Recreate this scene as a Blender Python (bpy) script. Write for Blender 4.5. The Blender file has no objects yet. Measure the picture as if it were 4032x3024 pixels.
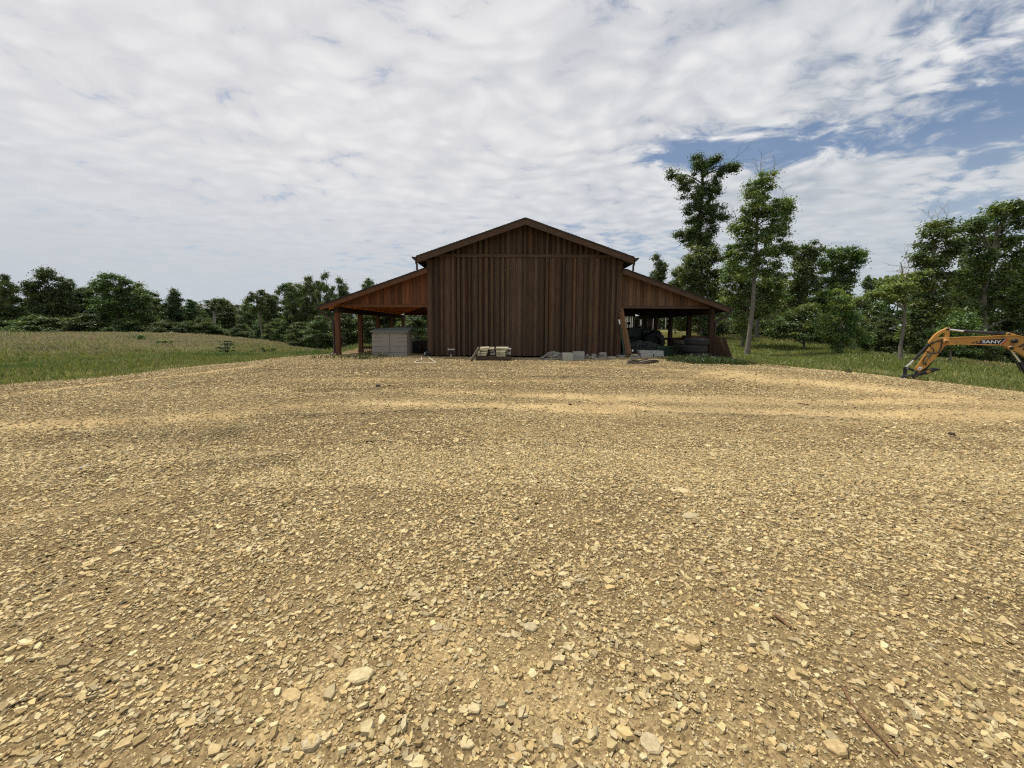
import bpy, bmesh, math, random
import numpy as np
from mathutils import Vector, Matrix

random.seed(7)
RNG = np.random.default_rng(7)
C = bpy.context.scene
COL = C.collection
R = math.radians

# ------------------------------------------------------------------ camera
F_PX, W_PX, H_PX = 1514.0, 4032.0, 3024.0
PITCH, ROLL, HORIZON = R(5.0), R(0.3), 1295.0
CAM = np.array([0.0, 0.0, 1.65])
SY = math.tan(PITCH) - (H_PX / 2 - HORIZON) / F_PX
_f = np.array([0, math.cos(PITCH), -math.sin(PITCH)])
_u = np.array([0, math.sin(PITCH), math.cos(PITCH)])
_r = np.array([1.0, 0, 0])
CR = _r * math.cos(ROLL) + _u * math.sin(ROLL)
CU = _u * math.cos(ROLL) - _r * math.sin(ROLL)
cam_data = bpy.data.cameras.new("camera")
cam = bpy.data.objects.new("camera", cam_data)
COL.objects.link(cam)
cam_data.sensor_fit = 'HORIZONTAL'
cam_data.sensor_width = 36.0
cam_data.lens = 36.0 * F_PX / W_PX
cam_data.shift_y = SY * F_PX / W_PX
cam_data.clip_start = 0.05
cam_data.clip_end = 3000
cam.matrix_world = Matrix(((CR[0], CU[0], -_f[0], CAM[0]), (CR[1], CU[1], -_f[1], CAM[1]),
                           (CR[2], CU[2], -_f[2], CAM[2]), (0, 0, 0, 1)))
C.camera = cam


def ray(u, v):
    a = (u - W_PX / 2) / F_PX
    b = (H_PX / 2 - v) / F_PX + SY
    return _f + CR * a + CU * b


def P(u, v, Y):
    d = ray(u, v)
    return CAM + d * (Y / d[1])


# ------------------------------------------------------------------ light, sky, exposure
SUN_EL, SUN_AZ = R(68), R(-58)          # azimuth measured from +Y towards +X
sun_dir = Vector((math.sin(SUN_AZ) * math.cos(SUN_EL), math.cos(SUN_AZ) * math.cos(SUN_EL), math.sin(SUN_EL)))
sl = bpy.data.lights.new("sun", 'SUN')
sl.energy = 4.6
sl.angle = R(1.0)
sl.color = (1.0, 0.93, 0.80)
so = bpy.data.objects.new("sun", sl)
so.rotation_euler = sun_dir.to_track_quat('Z', 'Y').to_euler()
COL.objects.link(so)
C.view_settings.view_transform = 'Standard'
C.view_settings.look = 'None'
C.view_settings.exposure = 0.0
C.view_settings.gamma = 1.0

world = bpy.data.worlds.new("World")
C.world = world
world.use_nodes = True


class NT:
    """small node-tree writer"""
    def __init__(s, tree):
        s.t = tree
        tree.nodes.clear()

    def n(s, typ, _out=0, **kw):
        nd = s.t.nodes.new(typ)
        ins = {}
        for k, v in kw.items():
            if k.startswith('i_'):
                ins[k[2:]] = v
            else:
                setattr(nd, k, v)
        for k, v in ins.items():
            key = int(k) if k.isdigit() else k.replace('_', ' ')
            sock = nd.inputs[key]
            if isinstance(v, bpy.types.NodeSocket):
                s.t.links.new(v, sock)
            else:
                sock.default_value = v
        return nd

    def math(s, op, a, b=0.0, c=0.0, clamp=False):
        nd = s.n('ShaderNodeMath', operation=op, use_clamp=clamp, i_0=a, i_1=b, i_2=c)
        return nd.outputs[0]

    def vmath(s, op, a, b=(0, 0, 0)):
        nd = s.n('ShaderNodeVectorMath', operation=op, i_0=a, i_1=b)
        return nd.outputs['Value'] if op in ('LENGTH', 'DOT_PRODUCT', 'DISTANCE') else nd.outputs[0]

    def mix(s, f, a, b, blend='MIX'):
        nd = s.t.nodes.new('ShaderNodeMix')
        nd.data_type = 'RGBA'
        nd.blend_type = blend
        for sock, v in ((nd.inputs[0], f), (nd.inputs[6], a), (nd.inputs[7], b)):
            if isinstance(v, bpy.types.NodeSocket):
                s.t.links.new(v, sock)
            elif sock == nd.inputs[0]:
                sock.default_value = v
            else:
                sock.default_value = (*v[:3], 1.0)
        return nd.outputs[2]

    def mapr(s, v, a, b, c=0.0, d=1.0, smooth=True):
        nd = s.n('ShaderNodeMapRange', interpolation_type='SMOOTHSTEP' if smooth else 'LINEAR', i_0=v, i_1=a, i_2=b, i_3=c, i_4=d)
        return nd.outputs[0]

    def noise(s, vec, scale, detail=4, rough=0.5, dist=0.0):
        nd = s.n('ShaderNodeTexNoise', i_Vector=vec, i_Scale=scale, i_Detail=detail, i_Roughness=rough, i_Distortion=dist)
        return nd.outputs['Fac']


def build_world():
    t = NT(world.node_tree)
    tc = t.n('ShaderNodeTexCoord').outputs['Generated']
    xyz = t.n('ShaderNodeSeparateXYZ', i_0=tc)
    z = t.math('MAXIMUM', xyz.outputs[2], 0.0)
    den = t.math('ADD', z, 0.11)
    px = t.math('DIVIDE', xyz.outputs[0], den)
    py = t.math('DIVIDE', xyz.outputs[1], den)
    p = t.n('ShaderNodeCombineXYZ', i_0=px, i_1=py, i_2=0.0).outputs[0]
    # cloud rows run slightly across the view: stretch a rotated copy
    warp = t.n('ShaderNodeTexNoise', i_Vector=p, i_Scale=2.2, i_Detail=3.0).outputs['Color']
    pw = t.vmath('ADD', p, t.n('ShaderNodeVectorMath', operation='SCALE', i_0=t.vmath('SUBTRACT', warp, (0.5, 0.5, 0.5)), i_Scale=0.30).outputs[0])
    rot = t.n('ShaderNodeMapping', i_Vector=pw, i_Rotation=(0, 0, R(28)), i_Scale=(0.80, 1.15, 1.0)).outputs[0]
    big = t.noise(p, 0.9, 5, 0.55, 0.4)
    mid = t.noise(rot, 3.3, 6, 0.58, 0.3)
    wide = t.noise(p, 1.7, 4, 0.5, 0.3)
    cells = t.n('ShaderNodeTexVoronoi', feature='SMOOTH_F1', i_Vector=rot, i_Scale=10.0, i_Smoothness=0.8, i_Randomness=1.0).outputs['Distance']
    fine = t.noise(rot, 17.0, 6, 0.62, 0.4)
    ctr = lambda v, m, k: t.math('MULTIPLY', t.math('SUBTRACT', v, m), k)
    cov = t.math('ADD', ctr(big, 0.5, 0.55), ctr(mid, 0.5, 1.0))
    cov = t.math('ADD', cov, ctr(fine, 0.5, 0.95))
    cov = t.math('ADD', cov, ctr(cells, 0.42, -0.55))
    cov = t.math('ADD', cov, 0.90)
    # thin places with blue sky showing through, on the east side
    gap = None
    for cx, cy, rx, ry, ang, amp in ((1.16, 1.66, 0.52, 0.17, -10, 0.62), (1.42, 1.16, 0.50, 0.24, 20, 0.42), (0.78, 1.78, 0.30, 0.12, 0, 0.36),
                                     (2.55, 2.15, 0.9, 0.24, 32, 0.52), (1.9, 1.5, 0.5, 0.2, 20, 0.26),
                                     (-0.35, 3.6, 1.6, 0.5, 0, 0.30), (0.1, 0.97, 0.5, 0.14, 0, 0.28), (1.05, 3.0, 1.0, 0.3, 10, 0.30)):
        v = t.n('ShaderNodeMapping', vector_type='TEXTURE', i_Vector=p, i_Location=(cx, cy, 0), i_Rotation=(0, 0, R(ang)), i_Scale=(rx, ry, 1)).outputs[0]
        g = t.mapr(t.vmath('LENGTH', v), 0.0, 1.7, amp, 0.0)
        gap = g if gap is None else t.math('ADD', gap, g)
    cov = t.math('SUBTRACT', cov, gap)
    dens = t.mapr(cov, 0.20, 0.72, 0.10, 1.0)
    # brighter towards the sun (which stands behind thin cloud, up and to the west), grey bellies elsewhere
    sd = t.vmath('DOT_PRODUCT', t.vmath('NORMALIZE', tc), tuple(Vector((-0.55, 0.62, 0.60)).normalized()))
    glow = t.mapr(sd, 0.25, 0.98)
    shade = t.math('ADD', ctr(mid, 0.5, 0.9), ctr(fine, 0.5, 0.55))
    shade = t.math('ADD', shade, ctr(cells, 0.42, -1.0))
    shade = t.mapr(t.math('ADD', shade, 0.48), -0.05, 0.92)
    soft = t.mapr(wide, 0.30, 0.70)
    k = t.math('ADD', t.math('MULTIPLY', shade, 0.68), t.math('MULTIPLY', soft, 0.32))
    haze = t.mapr(z, 0.02, 0.42, 1.0, 0.0)
    k = t.math('ADD', k, t.math('MULTIPLY', t.math('MULTIPLY', haze, 0.75), t.math('SUBTRACT', 0.55, k)))
    col = t.mix(k, (0.46, 0.52, 0.61), (1.10, 1.10, 1.10))
    col = t.mix(t.math('MULTIPLY', glow, 0.55), col, (1.05, 1.02, 1.03))
    haze = t.mapr(z, 0.02, 0.42, 1.0, 0.0)
    col = t.mix(t.math('MULTIPLY', haze, 0.70), col, (0.58, 0.655, 0.73))
    dens = t.math('MAXIMUM', dens, t.math('MULTIPLY', haze, 0.80))
    sky = t.n('ShaderNodeTexSky', sky_type='NISHITA', sun_disc=False, sun_elevation=SUN_EL, sun_rotation=SUN_AZ % (2 * math.pi),
              air_density=1.0, dust_density=0.6, ozone_density=2.0)
    b1 = t.n('ShaderNodeBackground', i_Color=sky.outputs[0], i_Strength=0.10)
    b2 = t.n('ShaderNodeBackground', i_Color=col, i_Strength=0.80)
    mx = t.n('ShaderNodeMixShader', i_0=dens, i_1=b1.outputs[0], i_2=b2.outputs[0])
    t.n('ShaderNodeOutputWorld', i_Surface=mx.outputs[0])


build_world()
C.cycles.use_denoising = False
C.cycles.filter_width = 1.2
C.cycles.max_bounces = 8
C.cycles.diffuse_bounces = 4
C.cycles.transparent_max_bounces = 8


# ------------------------------------------------------------------ materials
def material(name, col, rough=0.8, var=0.0, scale=6.0, stretch=(1, 1, 1), col2=None, bump=0.0, bscale=30.0, metal=0.0,
             attr=False, spec=0.3, noise2=None):
    """noise-varied principled; attr multiplies in the face colour layer named col"""
    m = bpy.data.materials.new(name)
    m.use_nodes = True
    t = NT(m.node_tree)
    oc = t.n('ShaderNodeTexCoord').outputs['Object']
    vec = t.n('ShaderNodeMapping', i_Vector=oc, i_Scale=stretch).outputs[0]
    fac = t.noise(vec, scale, 6, 0.6, 0.2)
    fac = t.mapr(fac, 0.3, 0.7, smooth=False)
    c2 = col2 if col2 else tuple(max(0, c * (1 - var)) for c in col)
    c1 = col if col2 else tuple(c * (1 + var) for c in col)
    out = t.mix(fac, c2, c1)
    if noise2:
        c3, sc, lo, hi = noise2
        out = t.mix(t.mapr(t.noise(vec, sc, 3, 0.5), lo, hi), out, c3)
    if attr:
        at = t.n('ShaderNodeAttribute', attribute_name='col')
        out = t.mix(1.0, out, at.outputs['Color'], 'MULTIPLY')
    b = t.n('ShaderNodeBsdfPrincipled', i_Base_Color=out, i_Roughness=rough, i_Metallic=metal)
    b.inputs['Specular IOR Level'].default_value = spec
    if bump:
        h = t.noise(vec, bscale, 5, 0.6)
        bn = t.n('ShaderNodeBump', i_Strength=bump, i_Distance=0.02, i_Height=h)
        t.t.links.new(bn.outputs[0], b.inputs['Normal'])
    t.n('ShaderNodeOutputMaterial', i_Surface=b.outputs[0])
    return m


def leaf_material(name, tint, trans=0.35):
    m = bpy.data.materials.new(name)
    m.use_nodes = True
    t = NT(m.node_tree)
    at = t.n('ShaderNodeAttribute', attribute_name='col').outputs['Color']
    c = t.mix(1.0, at, tint, 'MULTIPLY')
    oi = t.n('ShaderNodeObjectInfo').outputs['Random']
    c = t.n('ShaderNodeHueSaturation', i_Hue=t.math('MULTIPLY_ADD', oi, 0.03, 0.485), i_Saturation=1.0,
            i_Value=t.math('MULTIPLY_ADD', oi, 0.4, 0.8), i_Color=c).outputs[0]
    d = t.n('ShaderNodeBsdfDiffuse', i_Color=c)
    tr = t.n('ShaderNodeBsdfTranslucent', i_Color=t.mix(1.0, c, (1.15, 1.25, 0.6), 'MULTIPLY'))
    g = t.n('ShaderNodeBsdfGlossy', i_Color=(0.9, 0.95, 1.0, 1), i_Roughness=0.45)
    mx = t.n('ShaderNodeMixShader', i_0=trans, i_1=d.outputs[0], i_2=tr.outputs[0])
    mx2 = t.n('ShaderNodeMixShader', i_0=0.035, i_1=mx.outputs[0], i_2=g.outputs[0])
    t.n('ShaderNodeOutputMaterial', i_Surface=mx2.outputs[0])
    return m


def gravel_material():
    m = bpy.data.materials.new("gravel_ground")
    m.use_nodes = True
    t = NT(m.node_tree)
    oc = t.n('ShaderNodeTexCoord').outputs['Object']
    at = t.n('ShaderNodeAttribute', attribute_name='col').outputs['Color']
    wob = t.n('ShaderNodeTexNoise', i_Vector=oc, i_Scale=60.0, i_Detail=2.0).outputs['Color']
    v2 = t.vmath('ADD', oc, t.n('ShaderNodeVectorMath', operation='SCALE', i_0=wob, i_Scale=0.012).outputs[0])
    vo = t.n('ShaderNodeTexVoronoi', i_Vector=v2, i_Scale=95.0, i_Randomness=1.0)
    vb = t.n('ShaderNodeTexVoronoi', i_Vector=v2, i_Scale=38.0, i_Randomness=1.0)
    rnd = t.n('ShaderNodeSeparateColor', i_0=vo.outputs['Color']).outputs[0]
    rnb = t.n('ShaderNodeSeparateColor', i_0=vb.outputs['Color']).outputs[1]
    k = t.math('ADD', t.math('MULTIPLY', rnd, 0.55), t.math('MULTIPLY', rnb, 0.45))
    cell = t.mix(k, (0.42, 0.37, 0.32), (1.42, 1.42, 1.40))
    c = t.mix(1.0, at, cell, 'MULTIPLY')
    patch = t.mapr(t.noise(oc, 0.9, 6, 0.65), 0.34, 0.66)
    c = t.mix(patch, t.mix(1.0, c, (0.86, 0.84, 0.82), 'MULTIPLY'), c)
    h = t.math('ADD', t.math('MULTIPLY', rnd, 0.5), t.math('MULTIPLY', t.math('SUBTRACT', 1.0, vb.outputs['Distance']), 0.9))
    bn = t.n('ShaderNodeBump', i_Strength=1.0, i_Distance=0.014, i_Height=h)
    b = t.n('ShaderNodeBsdfPrincipled', i_Base_Color=c, i_Roughness=0.95, i_Normal=bn.outputs[0])
    b.inputs['Specular IOR Level'].default_value = 0.15
    t.n('ShaderNodeOutputMaterial', i_Surface=b.outputs[0])
    return m


def stone_material():
    m = bpy.data.materials.new("shale_stone")
    m.use_nodes = True
    t = NT(m.node_tree)
    oc = t.n('ShaderNodeTexCoord').outputs['Object']
    at = t.n('ShaderNodeAttribute', attribute_name='col').outputs['Color']
    k = t.mapr(t.noise(oc, 45.0, 5, 0.65, 0.3), 0.3, 0.7, smooth=False)
    c = t.mix(1.0, at, t.mix(k, (0.72, 0.68, 0.62), (1.18, 1.18, 1.18)), 'MULTIPLY')
    rust = t.mapr(t.noise(oc, 14.0, 3, 0.6), 0.56, 0.70)
    c = t.mix(t.math('MULTIPLY', rust, 0.35), c, (0.36, 0.245, 0.12))
    bn = t.n('ShaderNodeBump', i_Strength=0.5, i_Distance=0.006, i_Height=t.noise(oc, 110.0, 5, 0.6))
    b = t.n('ShaderNodeBsdfPrincipled', i_Base_Color=c, i_Roughness=0.9, i_Normal=bn.outputs[0])
    b.inputs['Specular IOR Level'].default_value = 0.2
    t.n('ShaderNodeOutputMaterial', i_Surface=b.outputs[0])
    return m


M = {}
M['gravel'] = gravel_material()
M['stone'] = stone_material()
M['turf'] = material("turf", (0.17, 0.155, 0.06), 0.95, col2=(0.085, 0.095, 0.03), scale=0.8, bump=0.6, bscale=9.0, spec=0.1,
                     noise2=((0.17, 0.14, 0.075), 0.35, 0.5, 0.72))
M['siding'] = material("stained_siding", (1.0, 1.0, 1.0), 0.75, col2=(0.55, 0.5, 0.46), scale=3.2, stretch=(7, 7, 0.55), attr=True, bump=0.35, bscale=9, spec=0.2,
                       noise2=((0.34, 0.27, 0.22), 2.6, 0.66, 0.74))
M['trim_wood'] = material("trim_wood", (0.105, 0.066, 0.043), 0.75, col2=(0.056, 0.033, 0.021), scale=3.0, stretch=(1, 2, 7), spec=0.2)
M['post_wood'] = material("post_wood", (0.15, 0.070, 0.034), 0.75, col2=(0.08, 0.035, 0.017), scale=3.0, stretch=(8, 8, 0.8), spec=0.2)
M['shaded_beam_wood'] = material("shaded_beam_wood", (0.042, 0.024, 0.015), 0.8, var=0.3, scale=3.0, stretch=(4, 0.6, 4), spec=0.2)  # beam brown darkened to stand in for shade under the east lean-to
M['lit_deck_wood'] = material("roof_decking", (0.68, 0.30, 0.095), 0.8, col2=(0.48, 0.195, 0.06), scale=2.4, stretch=(0.7, 6, 1), spec=0.2)  # orange brightened to carry the ground-bounce glow on the west ceiling
M['shingle'] = material("shingles", (0.045, 0.036, 0.030), 0.9, var=0.5, scale=12, bump=0.6, bscale=25)
M['gutter'] = material("brown_gutter_metal", (0.035, 0.024, 0.019), 0.45, var=0.15, spec=0.4)
M['resin'] = material("grey_resin", (0.27, 0.243, 0.212), 0.6, var=0.07, scale=4.0, spec=0.3)
M['resin_lid'] = material("dark_resin_lid", (0.13, 0.15, 0.135), 0.55, var=0.12, scale=3.0, spec=0.4)
M['groove'] = material('resin_groove', (0.13, 0.115, 0.10), 0.8)
M['dark_line'] = material("dark_seam", (0.03, 0.027, 0.024), 0.8)
M['concrete'] = material("concrete_block", (0.40, 0.405, 0.37), 0.9, var=0.14, scale=18, bump=0.5, bscale=70, spec=0.2)
M['paver'] = material("cream_paver", (0.44, 0.40, 0.28), 0.9, col2=(0.27, 0.24, 0.17), scale=9, bump=0.4, bscale=50, spec=0.2)
M['slab'] = material("grey_slab", (0.36, 0.34, 0.295), 0.9, col2=(0.19, 0.175, 0.15), scale=8, bump=0.5, bscale=40, spec=0.2)
M['old_wood'] = material("weathered_wood", (0.21, 0.18, 0.145), 0.9, col2=(0.10, 0.083, 0.065), scale=5, stretch=(1, 4, 6), spec=0.15)
M['dark_wood'] = material("dark_brown_wood", (0.10, 0.075, 0.055), 0.9, col2=(0.045, 0.033, 0.025), scale=5, stretch=(1, 4, 6), spec=0.15)  # darker, browner version of the weathered wood grain
M['pole_wood'] = material("peeled_pole", (0.22, 0.13, 0.07), 0.85, col2=(0.11, 0.062, 0.034), scale=5, stretch=(6, 6, 1), spec=0.2)
M['red_board'] = material("red_brown_board", (0.105, 0.064, 0.045), 0.85, col2=(0.05, 0.03, 0.021), scale=4, stretch=(6, 6, 1), spec=0.2)
M['rubber'] = material("tyre_rubber", (0.026, 0.027, 0.029), 0.75, var=0.25, scale=8, spec=0.35)
M['green_metal'] = material("green_paint", (0.010, 0.034, 0.013), 0.45, var=0.2, scale=5, spec=0.5)
M['pole_green'] = material('dull_green_pole', (0.035, 0.06, 0.045), 0.6, var=0.2)
M['black_metal'] = material("black_metal", (0.018, 0.018, 0.019), 0.5, var=0.3, scale=9, spec=0.4)
M['rust_metal'] = material("rusted_metal", (0.14, 0.058, 0.024), 0.75, col2=(0.035, 0.022, 0.017), scale=9)
M['galv'] = material("galvanised_wire", (0.11, 0.13, 0.125), 0.6, var=0.2, metal=0.2)
M['tin'] = material("tin_roof", (0.50, 0.52, 0.55), 0.42, var=0.15, scale=3, metal=0.55)
M['pvc'] = material("white_pipe", (0.40, 0.38, 0.34), 0.5, var=0.1)
M['hose'] = material("cream_hose", (0.62, 0.57, 0.43), 0.5, var=0.08)
M['yellow'] = material("worn_yellow_paint", (0.50, 0.262, 0.055), 0.45, col2=(0.43, 0.215, 0.045), scale=3.0, spec=0.45,
                       noise2=((0.20, 0.115, 0.05), 4.0, 0.60, 0.76))
M['cyl_black'] = material("cylinder_black", (0.022, 0.024, 0.028), 0.32, var=0.15, spec=0.5)
M['chrome'] = material("chrome_rod", (0.85, 0.86, 0.88), 0.18, var=0.02, metal=0.9)
M['decal_navy'] = material("navy_decal", (0.016, 0.017, 0.035), 0.4, var=0.1)
M['decal_white'] = material("white_decal", (0.80, 0.80, 0.80), 0.5, var=0.03)
M['decal_red'] = material("red_decal", (0.48, 0.03, 0.03), 0.45, var=0.08)
M['glass'] = material("tinted_glass", (0.02, 0.025, 0.028), 0.08, var=0.0, spec=0.6)
M['bark'] = material("grey_bark", (0.25, 0.225, 0.195), 0.95, col2=(0.105, 0.092, 0.078), scale=6, stretch=(3, 3, 0.7), bump=0.7, bscale=18, spec=0.1)
M['dark_bark'] = material("dark_bark", (0.105, 0.088, 0.07), 0.95, col2=(0.045, 0.038, 0.03), scale=5, stretch=(3, 3, 0.7), spec=0.1)
M['dead_wood'] = material("bleached_dead_wood", (0.34, 0.31, 0.27), 0.9, var=0.25, scale=5, stretch=(3, 3, 0.8))
M['leaf'] = leaf_material("leaf_green", (1.0, 1.0, 1.0), 0.34)
M['needle'] = leaf_material("leaf_dark", (0.62, 0.78, 0.80), 0.18)
M['blade'] = leaf_material("grass_blade", (1.0, 1.0, 1.0), 0.30)
M['log'] = material("cabin_log", (0.075, 0.058, 0.045), 0.9, col2=(0.035, 0.027, 0.021), scale=4, stretch=(0.6, 4, 4))
M['chink'] = material("white_chinking", (0.55, 0.53, 0.48), 0.9, var=0.1)
M['grey_board'] = material("silvered_boards", (1, 1, 1), 0.9, col2=(0.62, 0.6, 0.58), scale=4, stretch=(6, 6, 0.7), attr=True, spec=0.1)
M['porch_post'] = material("pale_porch_post", (0.62, 0.60, 0.56), 0.8, var=0.1)


# ------------------------------------------------------------------ object helpers
ORIGIN = {}


def link(o, parent=None, origin=(0, 0, 0)):
    COL.objects.link(o)
    if parent is not None:
        o.parent = parent
    ORIGIN[o.name] = tuple(origin)


def tag(o, label, cat, group=None, kind=None):
    o['label'] = label
    o['category'] = cat
    if group:
        o['group'] = group
    if kind:
        o['kind'] = kind
    return o


def thing(name, label, cat, loc=(0, 0, 0), group=None):
    o = bpy.data.objects.new(name, None)
    o.empty_display_size = 0.2
    o.location = tuple(float(c) for c in loc)
    link(o, None, o.location)
    return tag(o, label, cat, group)


class MB:
    """collects faces; build() links them as ONE mesh object"""
    def __init__(s):
        s.v, s.f, s.c, s.sm = [], [], [], []

    def add(s, vs, fs, col=(1, 1, 1), smooth=False):
        k = len(s.v)
        s.v.extend([tuple(map(float, p)) for p in vs])
        for f in fs:
            s.f.append([i + k for i in f])
            s.c.append(col)
            s.sm.append(smooth)

    def box(s, c, size, rot=None, col=(1, 1, 1), jit=0.0):
        hx, hy, hz = [x / 2 for x in size]
        vs = []
        for x, y, z in ((-1, -1, -1), (1, -1, -1), (1, 1, -1), (-1, 1, -1), (-1, -1, 1), (1, -1, 1), (1, 1, 1), (-1, 1, 1)):
            p = Vector((x * hx, y * hy, z * hz))
            if jit:
                p += Vector([random.uniform(-jit, jit) for _ in range(3)])
            if rot is not None:
                p = rot @ p
            vs.append((p.x + c[0], p.y + c[1], p.z + c[2]))
        s.add(vs, [(0, 3, 2, 1), (4, 5, 6, 7), (0, 1, 5, 4), (1, 2, 6, 5), (2, 3, 7, 6), (3, 0, 4, 7)], col)

    def bx(s, x0, x1, y0, y1, z0, z1, col=(1, 1, 1), jit=0.0):
        s.box(((x0 + x1) / 2, (y0 + y1) / 2, (z0 + z1) / 2), (x1 - x0, y1 - y0, z1 - z0), None, col, jit)

    def prism_y(s, poly, y0, y1, col=(1, 1, 1)):
        """poly in (x, z); extruded along y"""
        n = len(poly)
        vs = [(x, y0, z) for x, z in poly] + [(x, y1, z) for x, z in poly]
        fs = [tuple(range(n)), tuple(range(2 * n - 1, n - 1, -1))]
        fs += [((i + 1) % n, i, i + n, (i + 1) % n + n) for i in range(n)]
        s.add(vs, fs, col)

    def tube(s, pts, rad, n=8, col=(1, 1, 1), cap=True, smooth=True):
        pts = [Vector(p) for p in pts]
        if not hasattr(rad, '__len__'):
            rad = [rad] * len(pts)
        vs, fs = [], []
        up = Vector((0, 0, 1))
        prev = None
        for i, p in enumerate(pts):
            d = (pts[min(i + 1, len(pts) - 1)] - pts[max(i - 1, 0)])
            d = d.normalized() if d.length > 1e-9 else Vector((0, 0, 1))
            if prev is None:
                a = d.cross(up if abs(d.z) < 0.95 else Vector((1, 0, 0))).normalized()
            else:
                a = (prev - d * prev.dot(d))
                a = a.normalized() if a.length > 1e-6 else d.orthogonal().normalized()
            prev = a
            b = d.cross(a)
            for k in range(n):
                t = 2 * math.pi * k / n
                q = p + (a * math.cos(t) + b * math.sin(t)) * rad[i]
                vs.append(q[:])
        for i in range(len(pts) - 1):
            for k in range(n):
                k2 = (k + 1) % n
                fs.append((i * n + k, i * n + k2, (i + 1) * n + k2, (i + 1) * n + k))
        s.add(vs, fs, col, smooth)
        if cap:
            m = len(pts) - 1
            s.add(vs[:n], [tuple(reversed(range(n)))], col)
            s.add(vs[m * n:], [tuple(range(n))], col)

    def lathe(s, prof, c, axis='z', n=24, col=(1, 1, 1), smooth=True):
        vs, fs = [], []
        for r, h in prof:
            for k in range(n):
                t = 2 * math.pi * k / n
                x, y = r * math.cos(t), r * math.sin(t)
                q = (x, y, h) if axis == 'z' else ((x, h, y) if axis == 'y' else (h, x, y))
                vs.append((q[0] + c[0], q[1] + c[1], q[2] + c[2]))
        for i in range(len(prof) - 1):
            for k in range(n):
                k2 = (k + 1) % n
                fs.append((i * n + k, i * n + k2, (i + 1) * n + k2, (i + 1) * n + k))
        s.add(vs, fs, col, smooth)

    def mesh(s, name, origin=(0, 0, 0)):
        me = bpy.data.meshes.new(name)
        ox, oy, oz = origin
        me.from_pydata([(a - ox, b - oy, c - oz) for a, b, c in s.v], [], s.f)
        at = me.attributes.new('col', 'FLOAT_COLOR', 'FACE')
        at.data.foreach_set('color', np.array([(*c[:3], 1.0) for c in s.c], dtype=np.float32).ravel())
        me.polygons.foreach_set('use_smooth', np.array(s.sm, dtype=bool))
        bm = bmesh.new()
        bm.from_mesh(me)
        bmesh.ops.recalc_face_normals(bm, faces=bm.faces)
        bm.to_mesh(me)
        bm.free()
        return me

    def build(s, name, mat, parent=None, bevel=0.0):
        org = ORIGIN[parent.name] if parent is not None else None
        if org is None:
            a = np.array(s.v)
            org = (float((a[:, 0].min() + a[:, 0].max()) / 2), float((a[:, 1].min() + a[:, 1].max()) / 2), float(a[:, 2].min()))
        me = s.mesh(name, org)
        me.materials.append(mat)
        o = bpy.data.objects.new(name, me)
        if parent is None:
            o.location = org
        link(o, parent, org)
        if bevel:
            bv = o.modifiers.new("bevel", 'BEVEL')
            bv.width = bevel
            bv.segments = 2
        return o


def np_mesh(name, verts, loops, sizes, cols=None, smooth=False):
    """verts (n,3), loops flat vertex indices, sizes of each polygon, cols (npoly,3)"""
    me = bpy.data.meshes.new(name)
    me.vertices.add(len(verts))
    me.vertices.foreach_set('co', np.ascontiguousarray(verts, dtype=np.float32).ravel())
    me.loops.add(len(loops))
    me.loops.foreach_set('vertex_index', np.ascontiguousarray(loops, dtype=np.int32))
    me.polygons.add(len(sizes))
    st = np.concatenate(([0], np.cumsum(sizes)[:-1])).astype(np.int32)
    me.polygons.foreach_set('loop_start', st)
    try:
        me.polygons.foreach_set('loop_total', np.asarray(sizes, dtype=np.int32))
    except Exception:
        pass
    me.update(calc_edges=True)
    if cols is not None:
        at = me.attributes.new('col', 'FLOAT_COLOR', 'FACE')
        c4 = np.ones((len(sizes), 4), dtype=np.float32)
        c4[:, :3] = cols
        at.data.foreach_set('color', c4.ravel())
    me.polygons.foreach_set('use_smooth', np.full(len(sizes), bool(smooth)))
    return me


def vnoise(x, y, scale, seed=0):
    """2-D value noise, 0..1, numpy"""
    x = np.asarray(x, float) * scale + 1000.0
    y = np.asarray(y, float) * scale + 1000.0
    xi, yi = np.floor(x).astype(np.int64), np.floor(y).astype(np.int64)
    fx, fy = x - xi, y - yi
    fx, fy = fx * fx * (3 - 2 * fx), fy * fy * (3 - 2 * fy)

    def h(a, b):
        n = (a * 374761393 + b * 668265263 + seed * 974634777) & 0x7fffffff
        n = ((n ^ (n >> 13)) * 1274126177) & 0x7fffffff
        return ((n ^ (n >> 16)) & 0xffff) / 65535.0
    return (h(xi, yi) * (1 - fx) + h(xi + 1, yi) * fx) * (1 - fy) + (h(xi, yi + 1) * (1 - fx) + h(xi + 1, yi + 1) * fx) * fy


def fbm(x, y, scale, seed=0, oct=4):
    s, a, t = 0.0, 1.0, 0.0
    for k in range(oct):
        s = s + a * vnoise(x, y, scale * 2 ** k, seed + k * 17)
        t += a
        a *= 0.5
    return s / t


# ------------------------------------------------------------------ terrain
ctrl = []


def cp(u, v, Y):
    ctrl.append(tuple(P(u, v, Y)))


for X in (-14, -7, 0, 7, 12):
    ctrl.append((X, -6, -0.1))
    ctrl.append((X, 1.5, 0.0))
for X in (-8, -3, 3, 7.5):
    ctrl.append((X, 15.5, 0.50))
    ctrl.append((X, 20, 0.52))
    ctrl.append((X, 25, 0.55))
for X in (-6, 0, 6):
    ctrl.append((X, 8, 0.25))
for e in ((0, 1523, 9.5), (317, 1497, 10.9), (711, 1455, 12.6), (940, 1429, 14.3), (1300, 1401, 18),
          (2915, 1432, 14.8), (3331, 1473, 12.2), (3816, 1529, 9.8), (4032, 1553, 9.0)):
    cp(*e)
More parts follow.
